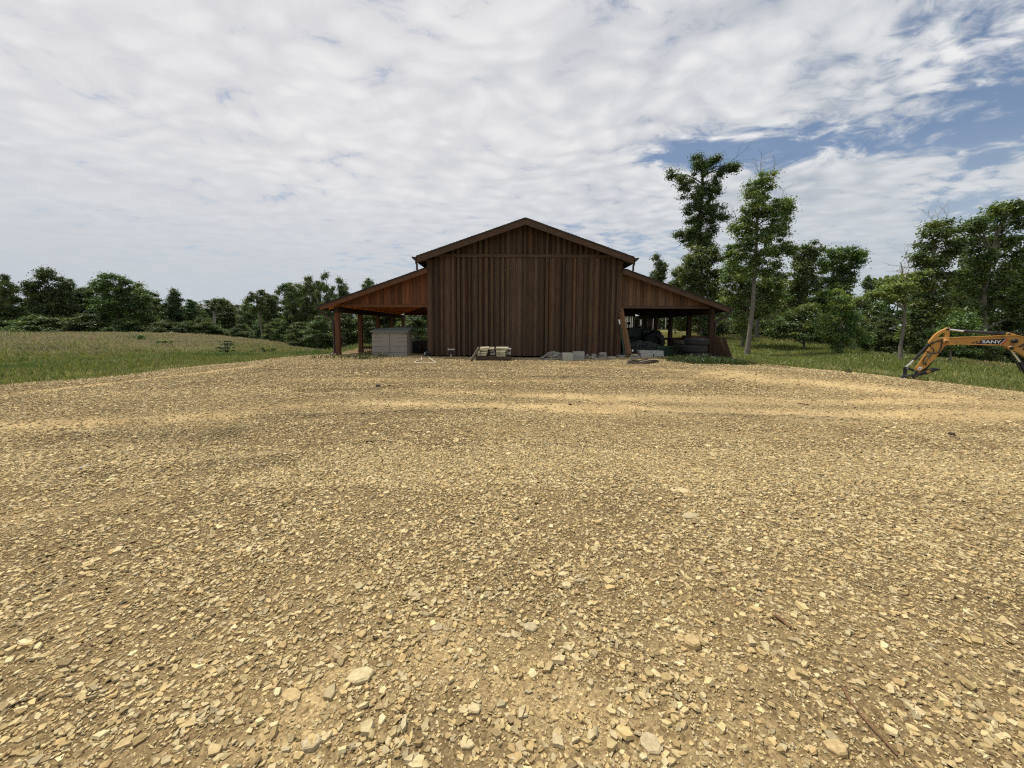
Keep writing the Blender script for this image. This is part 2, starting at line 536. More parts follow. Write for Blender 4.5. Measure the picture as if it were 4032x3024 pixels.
# west field: dips beyond the pad, swells to a crest, falls to the wood
for e in ((0, 1420, 18), (400, 1415, 19), (0, 1326, 44), (350, 1327, 47), (700, 1326, 46), (850, 1329, 42), (1000, 1348, 36), (1110, 1373, 31),
          (1205, 1401, 25), (887, 1397, 24), (1400, 1392, 34), (1560, 1390, 35), (600, 1424, 17)):
    cp(*e)
for X, Y, Z in ((-60, 70, 0.3), (-30, 66, -1.5), (-22, 50, -1.2), (-18, 42, -0.9), (-38, 75, -1.2), (-14, 60, -1.8), (-25, 2, 0.0), (-40, 15, 0.4), (-70, 40, 0.8), (0, 45, -0.5), (-30, -10, -0.2)):
    ctrl.append((X, Y, Z))
# east slope
for e in ((2940, 1404, 28), (3546, 1428, 20), (3857, 1435, 20.5), (3300, 1397, 26), (2981, 1328, 42), (3262, 1356, 38), (4032, 1459, 22),
          (3089, 1331, 44), (2766, 1315, 60), (2600, 1305, 68), (2640, 1352, 32), (3565, 1508, 11.5), (3800, 1560, 11.6), (3330, 1500, 13.6), (4032, 1520, 14)):
    cp(*e)
for X, Y, Z in ((20, 80, 1.6), (45, 80, 1.5), (60, 50, 0.2), (30, 10, -1.0), (30, -5, -1.0), (40, 30, -1.0), (17.5, 11.5, -0.62), (16, 3, -0.4)):
    ctrl.append((X, Y, Z))
ctrl = np.array(ctrl)
_K = lambda r2: np.where(r2 > 1e-9, 0.5 * r2 * np.log(r2 + 1e-12), 0.0)
_n = len(ctrl)
_d2 = ((ctrl[:, None, :2] - ctrl[None, :, :2]) ** 2).sum(-1)
_A = np.zeros((_n + 3, _n + 3))
_A[:_n, :_n] = _K(_d2) + np.eye(_n) * 0.4
_A[:_n, _n] = 1
_A[:_n, _n + 1:] = ctrl[:, :2]
_A[_n:, :_n] = _A[:_n, _n:].T
_w = np.linalg.solve(_A, np.concatenate([ctrl[:, 2], [0, 0, 0]]))


def Hs(x, y):
    x, y = np.broadcast_arrays(np.asarray(x, float), np.asarray(y, float))
    sh = x.shape
    xf, yf = x.ravel(), y.ravel()
    out = np.empty(len(xf))
    for i in range(0, len(xf), 40000):
        a, b = xf[i:i + 40000], yf[i:i + 40000]
        r2 = (a[:, None] - ctrl[None, :, 0]) ** 2 + (b[:, None] - ctrl[None, :, 1]) ** 2
        out[i:i + 40000] = _K(r2) @ _w[:_n] + _w[_n] + _w[_n + 1] * a + _w[_n + 2] * b
    out = np.clip(out, -2.5, 2.6)
    far = np.clip((np.hypot(xf, yf - 20) - 75) / 60, 0, 1)
    far = far * far * (3 - 2 * far)
    out = out * (1 - far) + 0.3 * far
    return out.reshape(sh)


def H(x, y):
    return float(Hs(x, y))


def hit(u, v):
    d = ray(u, v)
    t, last = 0.8, 0.0
    while t < 200:
        p = CAM + d * t
        if p[2] < H(p[0], p[1]):
            lo, hi = last, t
            for _ in range(24):
                m = (lo + hi) / 2
                q = CAM + d * m
                if q[2] < H(q[0], q[1]):
                    hi = m
                else:
                    lo = m
            return CAM + d * hi
        last = t
        t *= 1.03
    return CAM + d * 60


pad_edge = [P(0, 1523, 9.5), P(317, 1497, 10.9), P(711, 1455, 12.6), P(940, 1429, 14.3), P(1200, 1405, 17.2)]
pad_edge = [(p[0], p[1]) for p in pad_edge] + [(-7.9, 22), (-7.5, 27), (8.2, 27), (8.4, 17)]
pad_edge += [(p[0], p[1]) for p in (P(2915, 1432, 14.8), P(3331, 1473, 12.2), P(3816, 1529, 9.8), P(4032, 1553, 9.0))]
pad_edge += [(12.6, 5), (14, -7), (-16, -7), (-15, 5)]
PE = np.array(pad_edge)


def pad_sd(x, y):
    """signed distance to the pad outline, negative inside"""
    x, y = np.asarray(x, float), np.asarray(y, float)
    d = np.full(x.shape, 1e9)
    ins = np.zeros(x.shape, bool)
    for i in range(len(PE)):
        ax, ay = PE[i]
        bx_, by_ = PE[(i + 1) % len(PE)]
        ex, ey = bx_ - ax, by_ - ay
        t = np.clip(((x - ax) * ex + (y - ay) * ey) / (ex * ex + ey * ey), 0, 1)
        d = np.minimum(d, np.hypot(x - ax - t * ex, y - ay - t * ey))
        c = (ay > y) != (by_ > y)
        with np.errstate(divide='ignore', invalid='ignore'):
            xx = ax + (y - ay) * ex / (ey if ey != 0 else 1e-9)
        ins ^= c & (x < xx)
    return np.where(ins, -d, d)


def edge_noise(x, y):
    return (fbm(x, y, 0.7, 5, 4) - 0.5) * 1.5 + (vnoise(x, y, 4.0, 9) - 0.5) * 0.25


def grid_mesh(name, xs, ys, zf, keep=None, colf=None):
    X, Y = np.meshgrid(xs, ys)
    Z = zf(X, Y)
    nx, ny = len(xs), len(ys)
    idx = np.arange(nx * ny).reshape(ny, nx)
    q = np.stack([idx[:-1, :-1], idx[:-1, 1:], idx[1:, 1:], idx[1:, :-1]], -1).reshape(-1, 4)
    cx = (X[:-1, :-1] + X[1:, 1:]).ravel() / 2
    cy = (Y[:-1, :-1] + Y[1:, 1:]).ravel() / 2
    if keep is not None:
        k = keep(cx, cy)
        q, cx, cy = q[k], cx[k], cy[k]
    V = np.stack([X.ravel(), Y.ravel(), Z.ravel()], -1)
    used = np.unique(q)
    remap = np.full(len(V), -1)
    remap[used] = np.arange(len(used))
    cols = colf(cx, cy) if colf else np.ones((len(q), 3))
    return np_mesh(name, V[used], remap[q].ravel(), np.full(len(q), 4), cols, True)


def terrain_z(X, Y):
    z = Hs(X, Y)
    sd = pad_sd(X, Y)
    bump = (fbm(X, Y, 0.35, 3, 3) - 0.5) * 0.22 * np.clip((sd - 0.3) / 2.0, 0, 1)
    s = np.clip(-sd / 0.8, 0, 1)
    return z + bump - 0.16 * s * s * (3 - 2 * s)


far_a = np.array([60, 64, 70, 80, 95, 115, 140, 180, 240, 340, 500, 800])
xs = np.concatenate([-far_a[::-1], np.arange(-56, 56.1, 0.5), far_a])
ys = np.concatenate([-far_a[::-1][:7], np.arange(-26, 82, 0.5), np.array([83, 86, 92, 100, 115, 140, 180, 240, 340, 500, 800])])
ter = bpy.data.objects.new("terrain", grid_mesh("terrain", xs, ys, terrain_z))
ter.data.materials.append(M['turf'])
link(ter)
ter['kind'] = 'structure'

# --- compacted tracks (few stones, pale fines) and a low dark ridge, as strips in the ground plane
strips = []
for (u1, v1), (u2, v2), w, k in (((1450, 1590), (4032, 1640), 0.50, 1.0), ((1700, 1550), (4032, 1592), 0.50, 1.0), ((2850, 1475), (4032, 1600), 1.15, 1.0), ((3300, 1640), (4032, 1660), 0.3, 0.6), ((1100, 1500), (2700, 1505), 0.35, 0.7), ((900, 1610), (1500, 1592), 0.3, 0.6), ((1900, 1700), (3200, 1720), 0.25, 0.4), ((-200, 1700), (950, 1640), 0.50, 0.75),
                                 ((0, 1560), (1000, 1445), 0.40, 0.9), ((250, 1500), (1100, 1440), 0.25, 0.6), ((2150, 1440), (2900, 1470), 0.4, 0.8),
                                 ((1750, 2560), (2350, 2860), 0.16, 0.40), ((1080, 2950), (1350, 2640), 0.10, 0.45), ((2050, 2650), (2250, 2780), 0.10, 0.35),
                                 ((0, 2060), (500, 1990), 0.2, 0.5), ((2600, 1830), (3500, 1850), 0.25, 0.4)):
    a, b = hit(u1, v1), hit(u2, v2)
    strips.append((a[0], a[1], b[0], b[1], w, k))
ridges = []
for (u1, v1), (u2, v2), w, h in (((150, 1745), (900, 1715), 0.25, 0.07), ((1050, 1650), (1900, 1622), 0.12, 0.045), ((1180, 1545), (1550, 1535), 0.12, 0.06),
                                 ((2100, 1490), (2700, 1495), 0.10, 0.035), ((1000, 1460), (2000, 1470), 0.12, 0.03), ((2500, 1630), (3400, 1660), 0.12, 0.04),
                                 ((300, 1880), (1100, 1820), 0.2, 0.06), ((2700, 1420), (3100, 1452), 0.12, 0.05)):
    a, b = hit(u1, v1), hit(u2, v2)
    ridges.append((a[0], a[1], b[0], b[1], w, h))


def seg_d(x, y, s):
    ex, ey = s[2] - s[0], s[3] - s[1]
    t = np.clip(((x - s[0]) * ex + (y - s[1]) * ey) / (ex * ex + ey * ey), 0, 1)
    return np.hypot(x - s[0] - t * ex, y - s[1] - t * ey)


def fines(x, y):
    f = np.zeros(np.shape(x))
    wob = (fbm(x, y, 0.8, 21, 3) - 0.5) * 0.9
    for s in strips:
        d = np.abs(seg_d(x, y, s) + wob * s[4])
        f = np.maximum(f, s[5] * np.exp(-(d / s[4]) ** 2))
    f = f + np.clip(fbm(x, y * 1.0, 0.55, 31, 4) - 0.55, 0, 1) * np.where(y > 4.5, 0.5, 1.2)
    return np.clip(f, 0, 1)


def pad_z(X, Y):
    z = Hs(X, Y) + 0.03
    z = z + (fbm(X, Y, 1.3, 41, 4) - 0.5) * 0.05 + (vnoise(X, Y, 7.0, 43) - 0.5) * 0.012
    for r in ridges:
        z = z + r[5] * np.exp(-(seg_d(X, Y, r) / r[4]) ** 2) * (0.4 + 0.9 * vnoise(X, Y, 2.5, 47))
    return z


SOIL = np.array((0.205, 0.152, 0.080))  # soil darkened to hold the shadow of gaps between stones
FINE = np.array((0.55, 0.425, 0.225))
DAMP = np.array((0.20, 0.16, 0.105))


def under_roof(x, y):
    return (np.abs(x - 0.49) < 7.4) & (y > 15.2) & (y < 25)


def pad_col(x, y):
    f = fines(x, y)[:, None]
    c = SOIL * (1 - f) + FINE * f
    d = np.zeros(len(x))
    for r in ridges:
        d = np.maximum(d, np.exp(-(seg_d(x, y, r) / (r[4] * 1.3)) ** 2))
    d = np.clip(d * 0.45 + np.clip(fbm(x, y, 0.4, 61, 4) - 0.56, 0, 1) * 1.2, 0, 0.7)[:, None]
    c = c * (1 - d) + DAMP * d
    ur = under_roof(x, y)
    c[ur & (x <= -3.4)] = FINE  # west floor painted pale to lift the bounce light on the ceiling
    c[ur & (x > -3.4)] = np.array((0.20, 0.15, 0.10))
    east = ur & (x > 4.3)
    c[east] = np.array((0.09, 0.07, 0.05))  # dark dirt tone that also paints in the east lean-to's shade
    return c * (0.88 + 0.24 * vnoise(x, y, 3.0, 71)[:, None])


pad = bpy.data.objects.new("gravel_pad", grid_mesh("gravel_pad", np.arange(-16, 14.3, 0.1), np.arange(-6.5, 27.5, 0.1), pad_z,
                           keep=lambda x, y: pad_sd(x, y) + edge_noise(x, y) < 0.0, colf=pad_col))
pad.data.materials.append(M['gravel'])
link(pad)
pad['kind'] = 'structure'

# --- loose stone: angular shale chips, denser away from the tracks
PAL = np.array([(0.56, 0.45, 0.245), (0.51, 0.395, 0.20), (0.46, 0.385, 0.235), (0.66, 0.56, 0.335), (0.46, 0.34, 0.17), (0.33, 0.255, 0.14), (0.56, 0.465, 0.28), (0.46, 0.39, 0.245)])
PALW = np.array([0.24, 0.22, 0.12, 0.11, 0.11, 0.07, 0.08, 0.05])


def stone_arrays(x, y, L, sides, flat=(0.16, 0.42), tilt=0.22, rng=RNG):
    n = len(x)
    z = pad_z(x, y)
    ang = rng.uniform(0, 2 * np.pi, n)
    asp = rng.uniform(0.45, 0.95, n)
    th = L * rng.uniform(flat[0], flat[1], n)
    k = np.arange(sides) * 2 * np.pi / sides
    ka = k[None, :] + rng.uniform(-0.5, 0.5, (n, sides))
    rj = rng.uniform(0.62, 1.18, (n, sides))
    tx = np.cos(ka) * rj * 0.5
    ty = np.sin(ka) * rj * 0.5 * asp[:, None]
    sc = rng.uniform(0.84, 1.02, (n, sides))
    top = np.stack([tx * sc, ty * sc, np.broadcast_to(rng.uniform(0.75, 1.0, (n, sides)), (n, sides))], -1)
    bot = np.stack([tx, ty, np.zeros((n, sides))], -1)
    V = np.concatenate([top, bot], 1)
    V[:, :, :2] *= L[:, None, None]
    V[:, :, 2] = V[:, :, 2] * th[:, None] - th[:, None] * 0.35
    # tilt about a random horizontal axis, then yaw
    ta, tt = rng.uniform(0, 2 * np.pi, n), np.clip(rng.normal(0, tilt, n), -1.0, 1.0)
    ax, ay = np.cos(ta), np.sin(ta)
    c, s = np.cos(tt), np.sin(tt)
    X, Y, Z = V[:, :, 0], V[:, :, 1], V[:, :, 2]
    dot = X * ax[:, None] + Y * ay[:, None]
    cxx, cyy, czz = ay[:, None] * Z, -ax[:, None] * Z, ax[:, None] * Y - ay[:, None] * X
    X2 = X * c[:, None] + cxx * s[:, None] + ax[:, None] * dot * (1 - c)[:, None]
    Y2 = Y * c[:, None] + cyy * s[:, None] + ay[:, None] * dot * (1 - c)[:, None]
    Z2 = Z * c[:, None] + czz * s[:, None]
    ca, sa = np.cos(ang)[:, None], np.sin(ang)[:, None]
    lift = np.abs(np.sin(tt)) * L * 0.16
    V = np.stack([X2 * ca - Y2 * sa + x[:, None], X2 * sa + Y2 * ca + y[:, None], Z2 + (z + th * 0.25 + lift)[:, None]], -1)
    base = np.arange(n)[:, None] * (2 * sides)
    i = np.arange(sides)
    j = (i + 1) % sides
    topf = base + i[None, :]
    side = np.stack([i + sides, j + sides, j, i], -1)
    sidef = base[:, None, :] + side[None, :, :]
    col = PAL[rng.choice(len(PAL), n, p=PALW)] * rng.uniform(0.66, 1.04, (n, 1))
    d = np.zeros(n)
    for r in ridges:
        d = np.maximum(d, np.exp(-((seg_d(x, y, r) + (fbm(x, y, 1.2, 177, 3) - .5) * .8) / (r[4] * 1.2)) ** 2) * np.clip(fbm(x, y, 1.0, 171, 3) * 2.4 - .5, 0, 1))
    col = col * (1 - 0.24 * d[:, None] * rng.uniform(.5, 1, (n, 1)))
    return V.reshape(-1, 3), topf, sidef, col


def scatter(n, ymin, ymax, lmin, lmax, power, sides, dens_f, tilt=0.22, flat=(0.16, 0.42)):
    """uniform over the seen wedge of the pad"""
    out = []
    m = int(n * 3.6)
    y = np.sqrt(RNG.uniform(0, 1, m) * (ymax ** 2 - ymin ** 2) + ymin ** 2)
    x = RNG.uniform(-1, 1, m) * (y * 1.42 + 0.7)
    keep = (RNG.uniform(0, 1, m) < dens_f(x, y)) & (pad_sd(x, y) + edge_noise(x, y) < 0.10) & ~((np.abs(x - 0.49) < 7.2) & (y > 15.35))
    x, y = x[keep][:n], y[keep][:n]
    L = lmin * (lmax / lmin) ** (RNG.uniform(0, 1, len(x)) ** power)
    return stone_arrays(x, y, L, sides, flat, tilt)


def join_stones(parts):
    Vs, loops, sizes, cols, off = [], [], [], [], 0
    for V, tf, sf, col in parts:
        n, s = tf.shape
        Vs.append(V)
        loops.append((tf + off).ravel())
        sizes.append(np.full(n, s))
        cols.append(col)
        loops.append((sf + off).ravel())
        sizes.append(np.full(n * s, 4))
        cols.append(np.repeat(col, s, 0))
        off += len(V)
    return np.concatenate(Vs), np.concatenate(loops), np.concatenate(sizes), np.concatenate(cols)


clump = lambda x, y, sc, sd: np.clip((fbm(x, y, sc, sd, 4) - 0.22) * 2.6, 0.45, 1)
parts = [
    scatter(130000, 0.9, 4.6, 0.007, 0.021, 1.0, 4, lambda x, y: 0.75 - .3 * fines(x, y), 0.42, (.12, .40)),
    scatter(70000, 0.9, 4.8, 0.015, 0.052, 1.7, 5, lambda x, y: clump(x, y, 1.6, 81) * (1 - 0.80 * fines(x, y)), 0.36, (.12, .34)),
    scatter(1300, 0.9, 4.6, 0.05, 0.085, 1.8, 5, lambda x, y: clump(x, y, 1.1, 83) * (1 - 0.85 * fines(x, y)), 0.2, (.12, .34)),
    scatter(170000, 3.6, 8.4, 0.015, 0.050, 1.35, 4, lambda x, y: clump(x, y, 1.0, 85) * (1 - 0.95 * fines(x, y)), 0.38, (.12, .36)),
    scatter(3000, 3.6, 9.0, 0.05, 0.095, 1.8, 5, lambda x, y: clump(x, y, 0.8, 87) ** 2 * (1 - 0.9 * fines(x, y)), 0.18, (.10, .30)),
    scatter(130000, 7.8, 18.0, 0.026, 0.065, 1.3, 4, lambda x, y: clump(x, y, 0.7, 89) * (1 - 0.97 * fines(x, y)), 0.40, (.14, .40)),
    scatter(1200, 9.0, 16.0, 0.06, 0.11, 1.5, 5, lambda x, y: clump(x, y, 0.5, 91) ** 2 * (1 - 0.9 * fines(x, y)), 0.16, (.12, .32)),
]
me = np_mesh("gravel", *join_stones(parts))
me.materials.append(M['stone'])
grv = bpy.data.objects.new("gravel", me)
link(grv)
tag(grv, 'loose tan shale gravel spread over the whole yard', 'gravel', kind='stuff')
GROUND_SPLIT = True
# ------------------------------------------------------------------ the barn
BX, YF, YB, ZG = 0.49, 15.5, 25.0, 0.50
HW, HWL = 3.85, 7.52                      # half width of the main block, of the post lines
APEX, EAVE_X, SL = 5.865, 4.18, 0.347     # ridge height, half width at eaves, roof slope
LT_X, LT_Z, LT_IN, LSL = 8.05, 2.53, 3.81, 0.351
roof_z = lambda dx: APEX - SL * abs(dx)
lean_z = lambda dx: LT_Z + LSL * (LT_X - abs(dx))
barn = thing("barn", "large dark brown board-and-batten barn with an open lean-to on each side", "barn", (BX, YF, ZG))
rb = random.Random(11)


def tone(base, lo=0.7, hi=1.25, warm=0.06):
    k = rb.uniform(lo, hi)
    w = rb.uniform(-warm, warm)
    return (base[0] * k * (1 + w), base[1] * k, base[2] * k * (1 - w))


BATTEN, BOARD = (0.118, 0.077, 0.050), (0.056, 0.032, 0.021)
TB0, TB1 = 4.46, 4.58                     # trim band across the gable
wall = MB()
x = -HW + 0.1
topz = lambda dx: roof_z(dx) - 0.16
# recessed boards (one sheet each, lower and upper run)
n_b = 34
pitch = (2 * HW - 0.24) / n_b
for i in range(n_b + 1):
    x0 = -HW + 0.12 + (i - 0.5) * pitch
    x1 = x0 + pitch - 0.004
    x0, x1 = max(x0, -HW + 0.02), min(x1, HW - 0.02)
    if x1 <= x0:
        continue
    light = rb.random() < 0.42
    c = tone(BOARD, 0.45, 1.5) if not light else tone((0.112, 0.070, 0.046), 0.75, 1.2)
    zt = min(topz(x0), topz(x1))
    wall.bx(BX + x0, BX + x1, YF, YF + 0.04, 0.56 + rb.uniform(0, 0.03), TB0 if zt > TB0 else zt, c)
    if zt > TB1 + 0.05:
        wall.prism_y([(BX + x0, TB1), (BX + x1, TB1), (BX + x1, topz(x1)), (BX + x0, topz(x0))], YF, YF + 0.04, tone(BOARD, 0.5, 1.5))
# battens
for i in range(n_b + 1):
    xc = -HW + 0.12 + i * pitch + rb.uniform(-0.012, 0.012)
    w = rb.uniform(0.085, 0.125)
    x0, x1 = max(xc - w / 2, -HW + 0.12), min(xc + w / 2, HW - 0.12)
    if x1 - x0 < 0.03:
        continue
    zt = min(topz(x0), topz(x1))
    wall.bx(BX + x0, BX + x1, YF - rb.uniform(0.022, 0.034), YF - 0.002, 0.55 + rb.uniform(-0.01, 0.04), min(zt, TB0 - 0.003), tone(BATTEN, 0.62, 1.18))
    xc = xc + rb.uniform(-0.01, 0.01)
    x0, x1 = max(xc - w / 2, -HW + 0.12), min(xc + w / 2, HW - 0.12)
    if min(topz(x0), topz(x1)) > TB1 + 0.05:
        wall.prism_y([(BX + x0, TB1 + .003), (BX + x1, TB1 + .003), (BX + x1, topz(x1)), (BX + x0, topz(x0))], YF - rb.uniform(0.022, 0.034), YF - 0.002, tone(BATTEN, 0.5, 0.95))
front = wall.build("front_wall", M['siding'], barn)
for sx in (-1, 1):
    m = MB()
    nb = 40
    for i in range(nb):
        y0 = YF + 0.05 + i * (YB - YF - 0.1) / nb
        y1 = y0 + (YB - YF - 0.1) / nb - 0.004
        m.bx(BX + sx * HW - 0.02, BX + sx * HW + 0.02, y0, y1, 0.56, 4.36, tone(BOARD, 0.6, 1.6))
        m.bx(BX + sx * (HW + 0.036) - 0.014, BX + sx * (HW + 0.036) + 0.014, y0 - 0.05, y0 + 0.05, 0.56, 4.36, tone(BATTEN, 0.6, 1.1))
    m.build("side_wall", M['siding'], barn)
m = MB()
m.prism_y([(BX - HW + .03, .56), (BX + HW - .03, .56), (BX + HW - .03, topz(HW)), (BX, topz(0)), (BX - HW + .03, topz(HW))], YB - .06, YB - .02, BOARD)
m.build("back_wall", M['siding'], barn)
m = MB()
m.bx(BX - HW + 0.122, BX + HW - 0.122, YF - 0.05, YF - 0.004, TB0, TB1)
m.build("trim_board", M['trim_wood'], barn)
for sx in (-1, 1):
    m = MB()
    m.bx(BX + sx * HW - 0.12 if sx > 0 else BX - HW - 0.02, BX + HW + 0.02 if sx > 0 else BX - HW + 0.12, YF - 0.045, YF + 0.02, 0.56, topz(HW) - 0.02, (0.125, 0.075, 0.048))
    m.build("corner_board", M['siding'], barn)


def roof_slab(x_in, z_in, x_out, z_out, y0, y1, th):
    """sloping slab given two points of its top face"""
    m = MB()
    m.prism_y([(x_in, z_in), (x_out, z_out), (x_out, z_out - th), (x_in, z_in - th)], y0, y1)
    return m


RO = 0.42                                # gable overhang of the main roof
for sx in (-1, 1):
    ex = BX + sx * EAVE_X
    rf = roof_slab(BX, APEX + .002, ex + sx * 0.03, APEX - SL * (EAVE_X + .03), YF - RO - 0.03, YB + RO, 0.045)
    # shingle courses as small steps along the slope, seen on the rake edge
    rf.build("roof", M['shingle'], barn)
    cs = MB()
    for k in range(30):
        xa = EAVE_X * k / 30
        cs.box((BX + sx * (xa + 0.075), YF - RO - 0.02 + rb.uniform(-.012, .012) + 0.16, roof_z(xa + 0.075) + 0.012), (0.15, 0.34, 0.022),
               Matrix.Rotation(sx * (math.atan(SL) - 0.06), 3, 'Y'))
    cs.build("shingle_edge", M['shingle'], barn)
    sf = roof_slab(BX, APEX - 0.05, ex, APEX - SL * EAVE_X - 0.05, YF - RO + 0.03, YB + RO - .05, 0.02)
    sf.build("roof_decking", M['dark_wood'], barn)
    rk = MB()
    rk.prism_y([(BX, APEX - .046), (ex, roof_z(EAVE_X) - .046), (ex, roof_z(EAVE_X) - .046 - 0.20), (BX, APEX - .046 - 0.205)], YF - RO - 0.02, YF - RO + 0.02)
    rk.build("rake_board", M['trim_wood'], barn)
    m = MB()
    m.bx(min(ex, ex - sx * .03), max(ex, ex - sx * .03), YF - RO + .022, YB + RO - .05, roof_z(EAVE_X) - 0.24, roof_z(EAVE_X) - 0.075)
    m.build("fascia", M['trim_wood'], barn)
    # upper gutter with its flared end profile and short downspout
    gz = roof_z(EAVE_X)
    m = MB()
    pr = [(0.0, -0.03), (0.16, -0.015), (0.165, -0.045), (0.12, -0.10), (0.06, -0.155), (0.0, -0.17)]
    m.prism_y([(ex + sx * (a + .031), gz + b) for a, b in pr], YF - RO - 0.02, YB + RO - .1)
    g = m.build("gutter", M['gutter'], barn)
    m = MB()
    dx = BX + sx * (EAVE_X + .05)
    dy = YF - RO + .12
    m.tube([(dx, dy, gz - 0.14), (dx, dy, gz - 0.24), (dx - sx * .03, dy, gz - 0.30), (dx - sx * .03, dy, lean_z(4.17) + 0.02)], 0.04, 8)
    m.build("downspout", M['gutter'], barn)
    # braces under the eave
    m = MB()
    m.box((BX + sx * (HW + 0.13), YF - 0.06, gz - 0.10), (0.30, 0.05, 0.09), Matrix.Rotation(sx * 0.33, 3, 'Y'))
    m.build("eave_block", M['trim_wood'], barn)
    # ---- lean-to
    lo = 0.28
    lx, li = BX + sx * LT_X, BX + sx * LT_IN
    m = roof_slab(li, lean_z(LT_IN) + .0, lx + sx * .03, lean_z(LT_X + .03), YF - lo - 0.03, YB + 0.3, 0.045)
    m.build("lean_to_roof", M['shingle'], barn)
    m = MB()
    for k in range(28):
        xa = LT_IN + 0.1 + (LT_X - LT_IN - 0.1) * k / 28
        m.box((BX + sx * (xa + 0.075), YF - lo + 0.13 + rb.uniform(-.012, .012), lean_z(xa + 0.075) + 0.012), (0.15, 0.34, 0.022),
              Matrix.Rotation(sx * (math.atan(LSL) - 0.06), 3, 'Y'))
    m.build("shingle_edge", M['shingle'], barn)
    m = roof_slab(li + sx * .05, lean_z(LT_IN + .05) - 0.05, lx, lean_z(LT_X) - 0.05, YF - lo + .03, YB + 0.26, 0.02)
    m.build("roof_decking", M['lit_deck_wood'] if sx < 0 else M['shaded_beam_wood'], barn)  # same decking: west copy brightened for glow, east copy darkened for shade
    m = MB()
    m.prism_y([(li, lean_z(LT_IN) - .046), (lx, lean_z(LT_X) - .046), (lx, lean_z(LT_X) - .205), (li, lean_z(LT_IN) - .205)], YF - lo - 0.02, YF - lo + 0.02)
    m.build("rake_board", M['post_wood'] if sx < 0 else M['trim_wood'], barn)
    for k in range(15):
        yr = YF + 0.25 + k * 0.62
        m = MB()
        a, b = HW + 0.06, LT_X - 0.1
        za, zb = lean_z(a) - 0.072, lean_z(b) - 0.072
        m.prism_y([(BX + sx * a, za), (BX + sx * b, zb), (BX + sx * b, zb - .11), (BX + sx * a, za - .14)], yr, yr + 0.04)
        m.build("rafter", M['lit_deck_wood'] if sx < 0 else M['shaded_beam_wood'], barn)  # rafters split likewise into a lit west and a shaded east wood colour
    # gable boards above the opening, front and back
    for yg, nm in ((YF + 0.06, "lean_to_gable"), (YB - 0.1, "lean_to_gable")):
        m = MB()
        xa = HW + 0.022
        k = 0
        while xa < 7.62:
            xb = xa + 0.145
            zt0, zt1 = lean_z(xa) - 0.08, lean_z(xb) - 0.08
            if min(zt0, zt1) > 2.64:
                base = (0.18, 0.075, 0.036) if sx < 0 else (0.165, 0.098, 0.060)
                yy = yg if k % 2 else yg - 0.022
                m.prism_y([(BX + sx * xa, 2.60), (BX + sx * xb, 2.60), (BX + sx * xb, zt1), (BX + sx * xa, zt0)], yy, yg + 0.03, tone(base, 0.6, 1.25))
            xa = xb + 0.003
            k += 1
        m.build(nm, M['siding'], barn)
        m = MB()
        m.bx(min(BX + sx * 3.872, BX + sx * 7.42), max(BX + sx * 3.872, BX + sx * 7.42), yg - 0.05, yg + 0.04, 2.492, 2.597)
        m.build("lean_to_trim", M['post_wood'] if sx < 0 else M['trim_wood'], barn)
    # eave beam on posts
    m = MB()
    m.bx(BX + sx * HWL - 0.075, BX + sx * HWL + 0.075, YF - 0.05, YB + 0.1, 2.275, 2.50)
    m.build("eave_beam", M['shaded_beam_wood'], barn)
    ys_ = [YF + 0.06 + 2.34 * k for k in range(5)] if sx < 0 else [YF + 0.06, 17.5, 19.55, 21.6, 23.3, 25.0]
    for yp in ys_:
        m = MB()
        m.bx(BX + sx * HWL - 0.088, BX + sx * HWL + 0.088, yp - 0.088, yp + 0.088, H(BX + sx * HWL, yp) - 0.1, 2.272)
        m.build("post", M['post_wood'] if sx < 0 else M['shaded_beam_wood'], barn, bevel=0.008)  # east posts take the darkened wood, as if in shadow
    # lower gutter and curved downspout
    m = MB()
    gz = lean_z(LT_X)
    m.prism_y([(lx + sx * (a + .031), gz + b) for a, b in pr], YF - lo - 0.02, YB + 0.28)
    m.build("gutter", M['gutter'], barn)
    m = MB()
    dx0 = BX + sx * (LT_X - 0.10)
    dy = YF - lo + 0.10
    pxx = BX + sx * (HWL + 0.15)
    m.tube([(dx0 + sx * .12, dy, gz - 0.10), (dx0 + sx * .11, dy, gz - 0.25), (dx0 + sx * .02, dy, gz - 0.36), (pxx + sx * 0.12, dy + .1, gz - 0.44), (pxx + sx * 0.02, dy + .18, gz - 0.53),
            (pxx, dy + .2, gz - 0.66), (pxx, dy + .2, 1.2), (pxx, dy + .2, 0.68), (pxx + sx * .03, dy + .15, 0.60), (pxx + sx * .13, dy + .02, 0.56)], 0.045, 10)
    m.build("downspout", M['gutter'], barn)


# ------------------------------------------------------------------ things round the barn
def ground_at(u, Y):
    """x and terrain height below pixel column u at depth Y"""
    x = (u - W_PX / 2) / F_PX * Y
    return x, float(pad_z(np.array([x]), np.array([Y]))[0])


def slab_px(name, mat, label, cat, u0, v0, u1, v1, Y, depth, group=None, yaw=0.0, tilt=0.0, jit=0.006, roll=0.0, parent=None):
    """a slab whose front face fills the given rectangle of the picture at depth Y"""
    a, b = P(u0, v1, Y), P(u1, v0, Y)
    w, h = b[0] - a[0], b[2] - a[2]
    m = MB()
    rot = Matrix.Rotation(yaw, 3, 'Z') @ Matrix.Rotation(tilt, 3, 'Y') @ Matrix.Rotation(roll, 3, 'X')
    m.box(((a[0] + b[0]) / 2, Y + depth / 2, (a[2] + b[2]) / 2), (w, depth, h), rot, (1, 1, 1), jit)
    o = m.build(name, mat, parent, bevel=0.006)
    if parent is None:
        tag(o, label, cat, group)
    return o


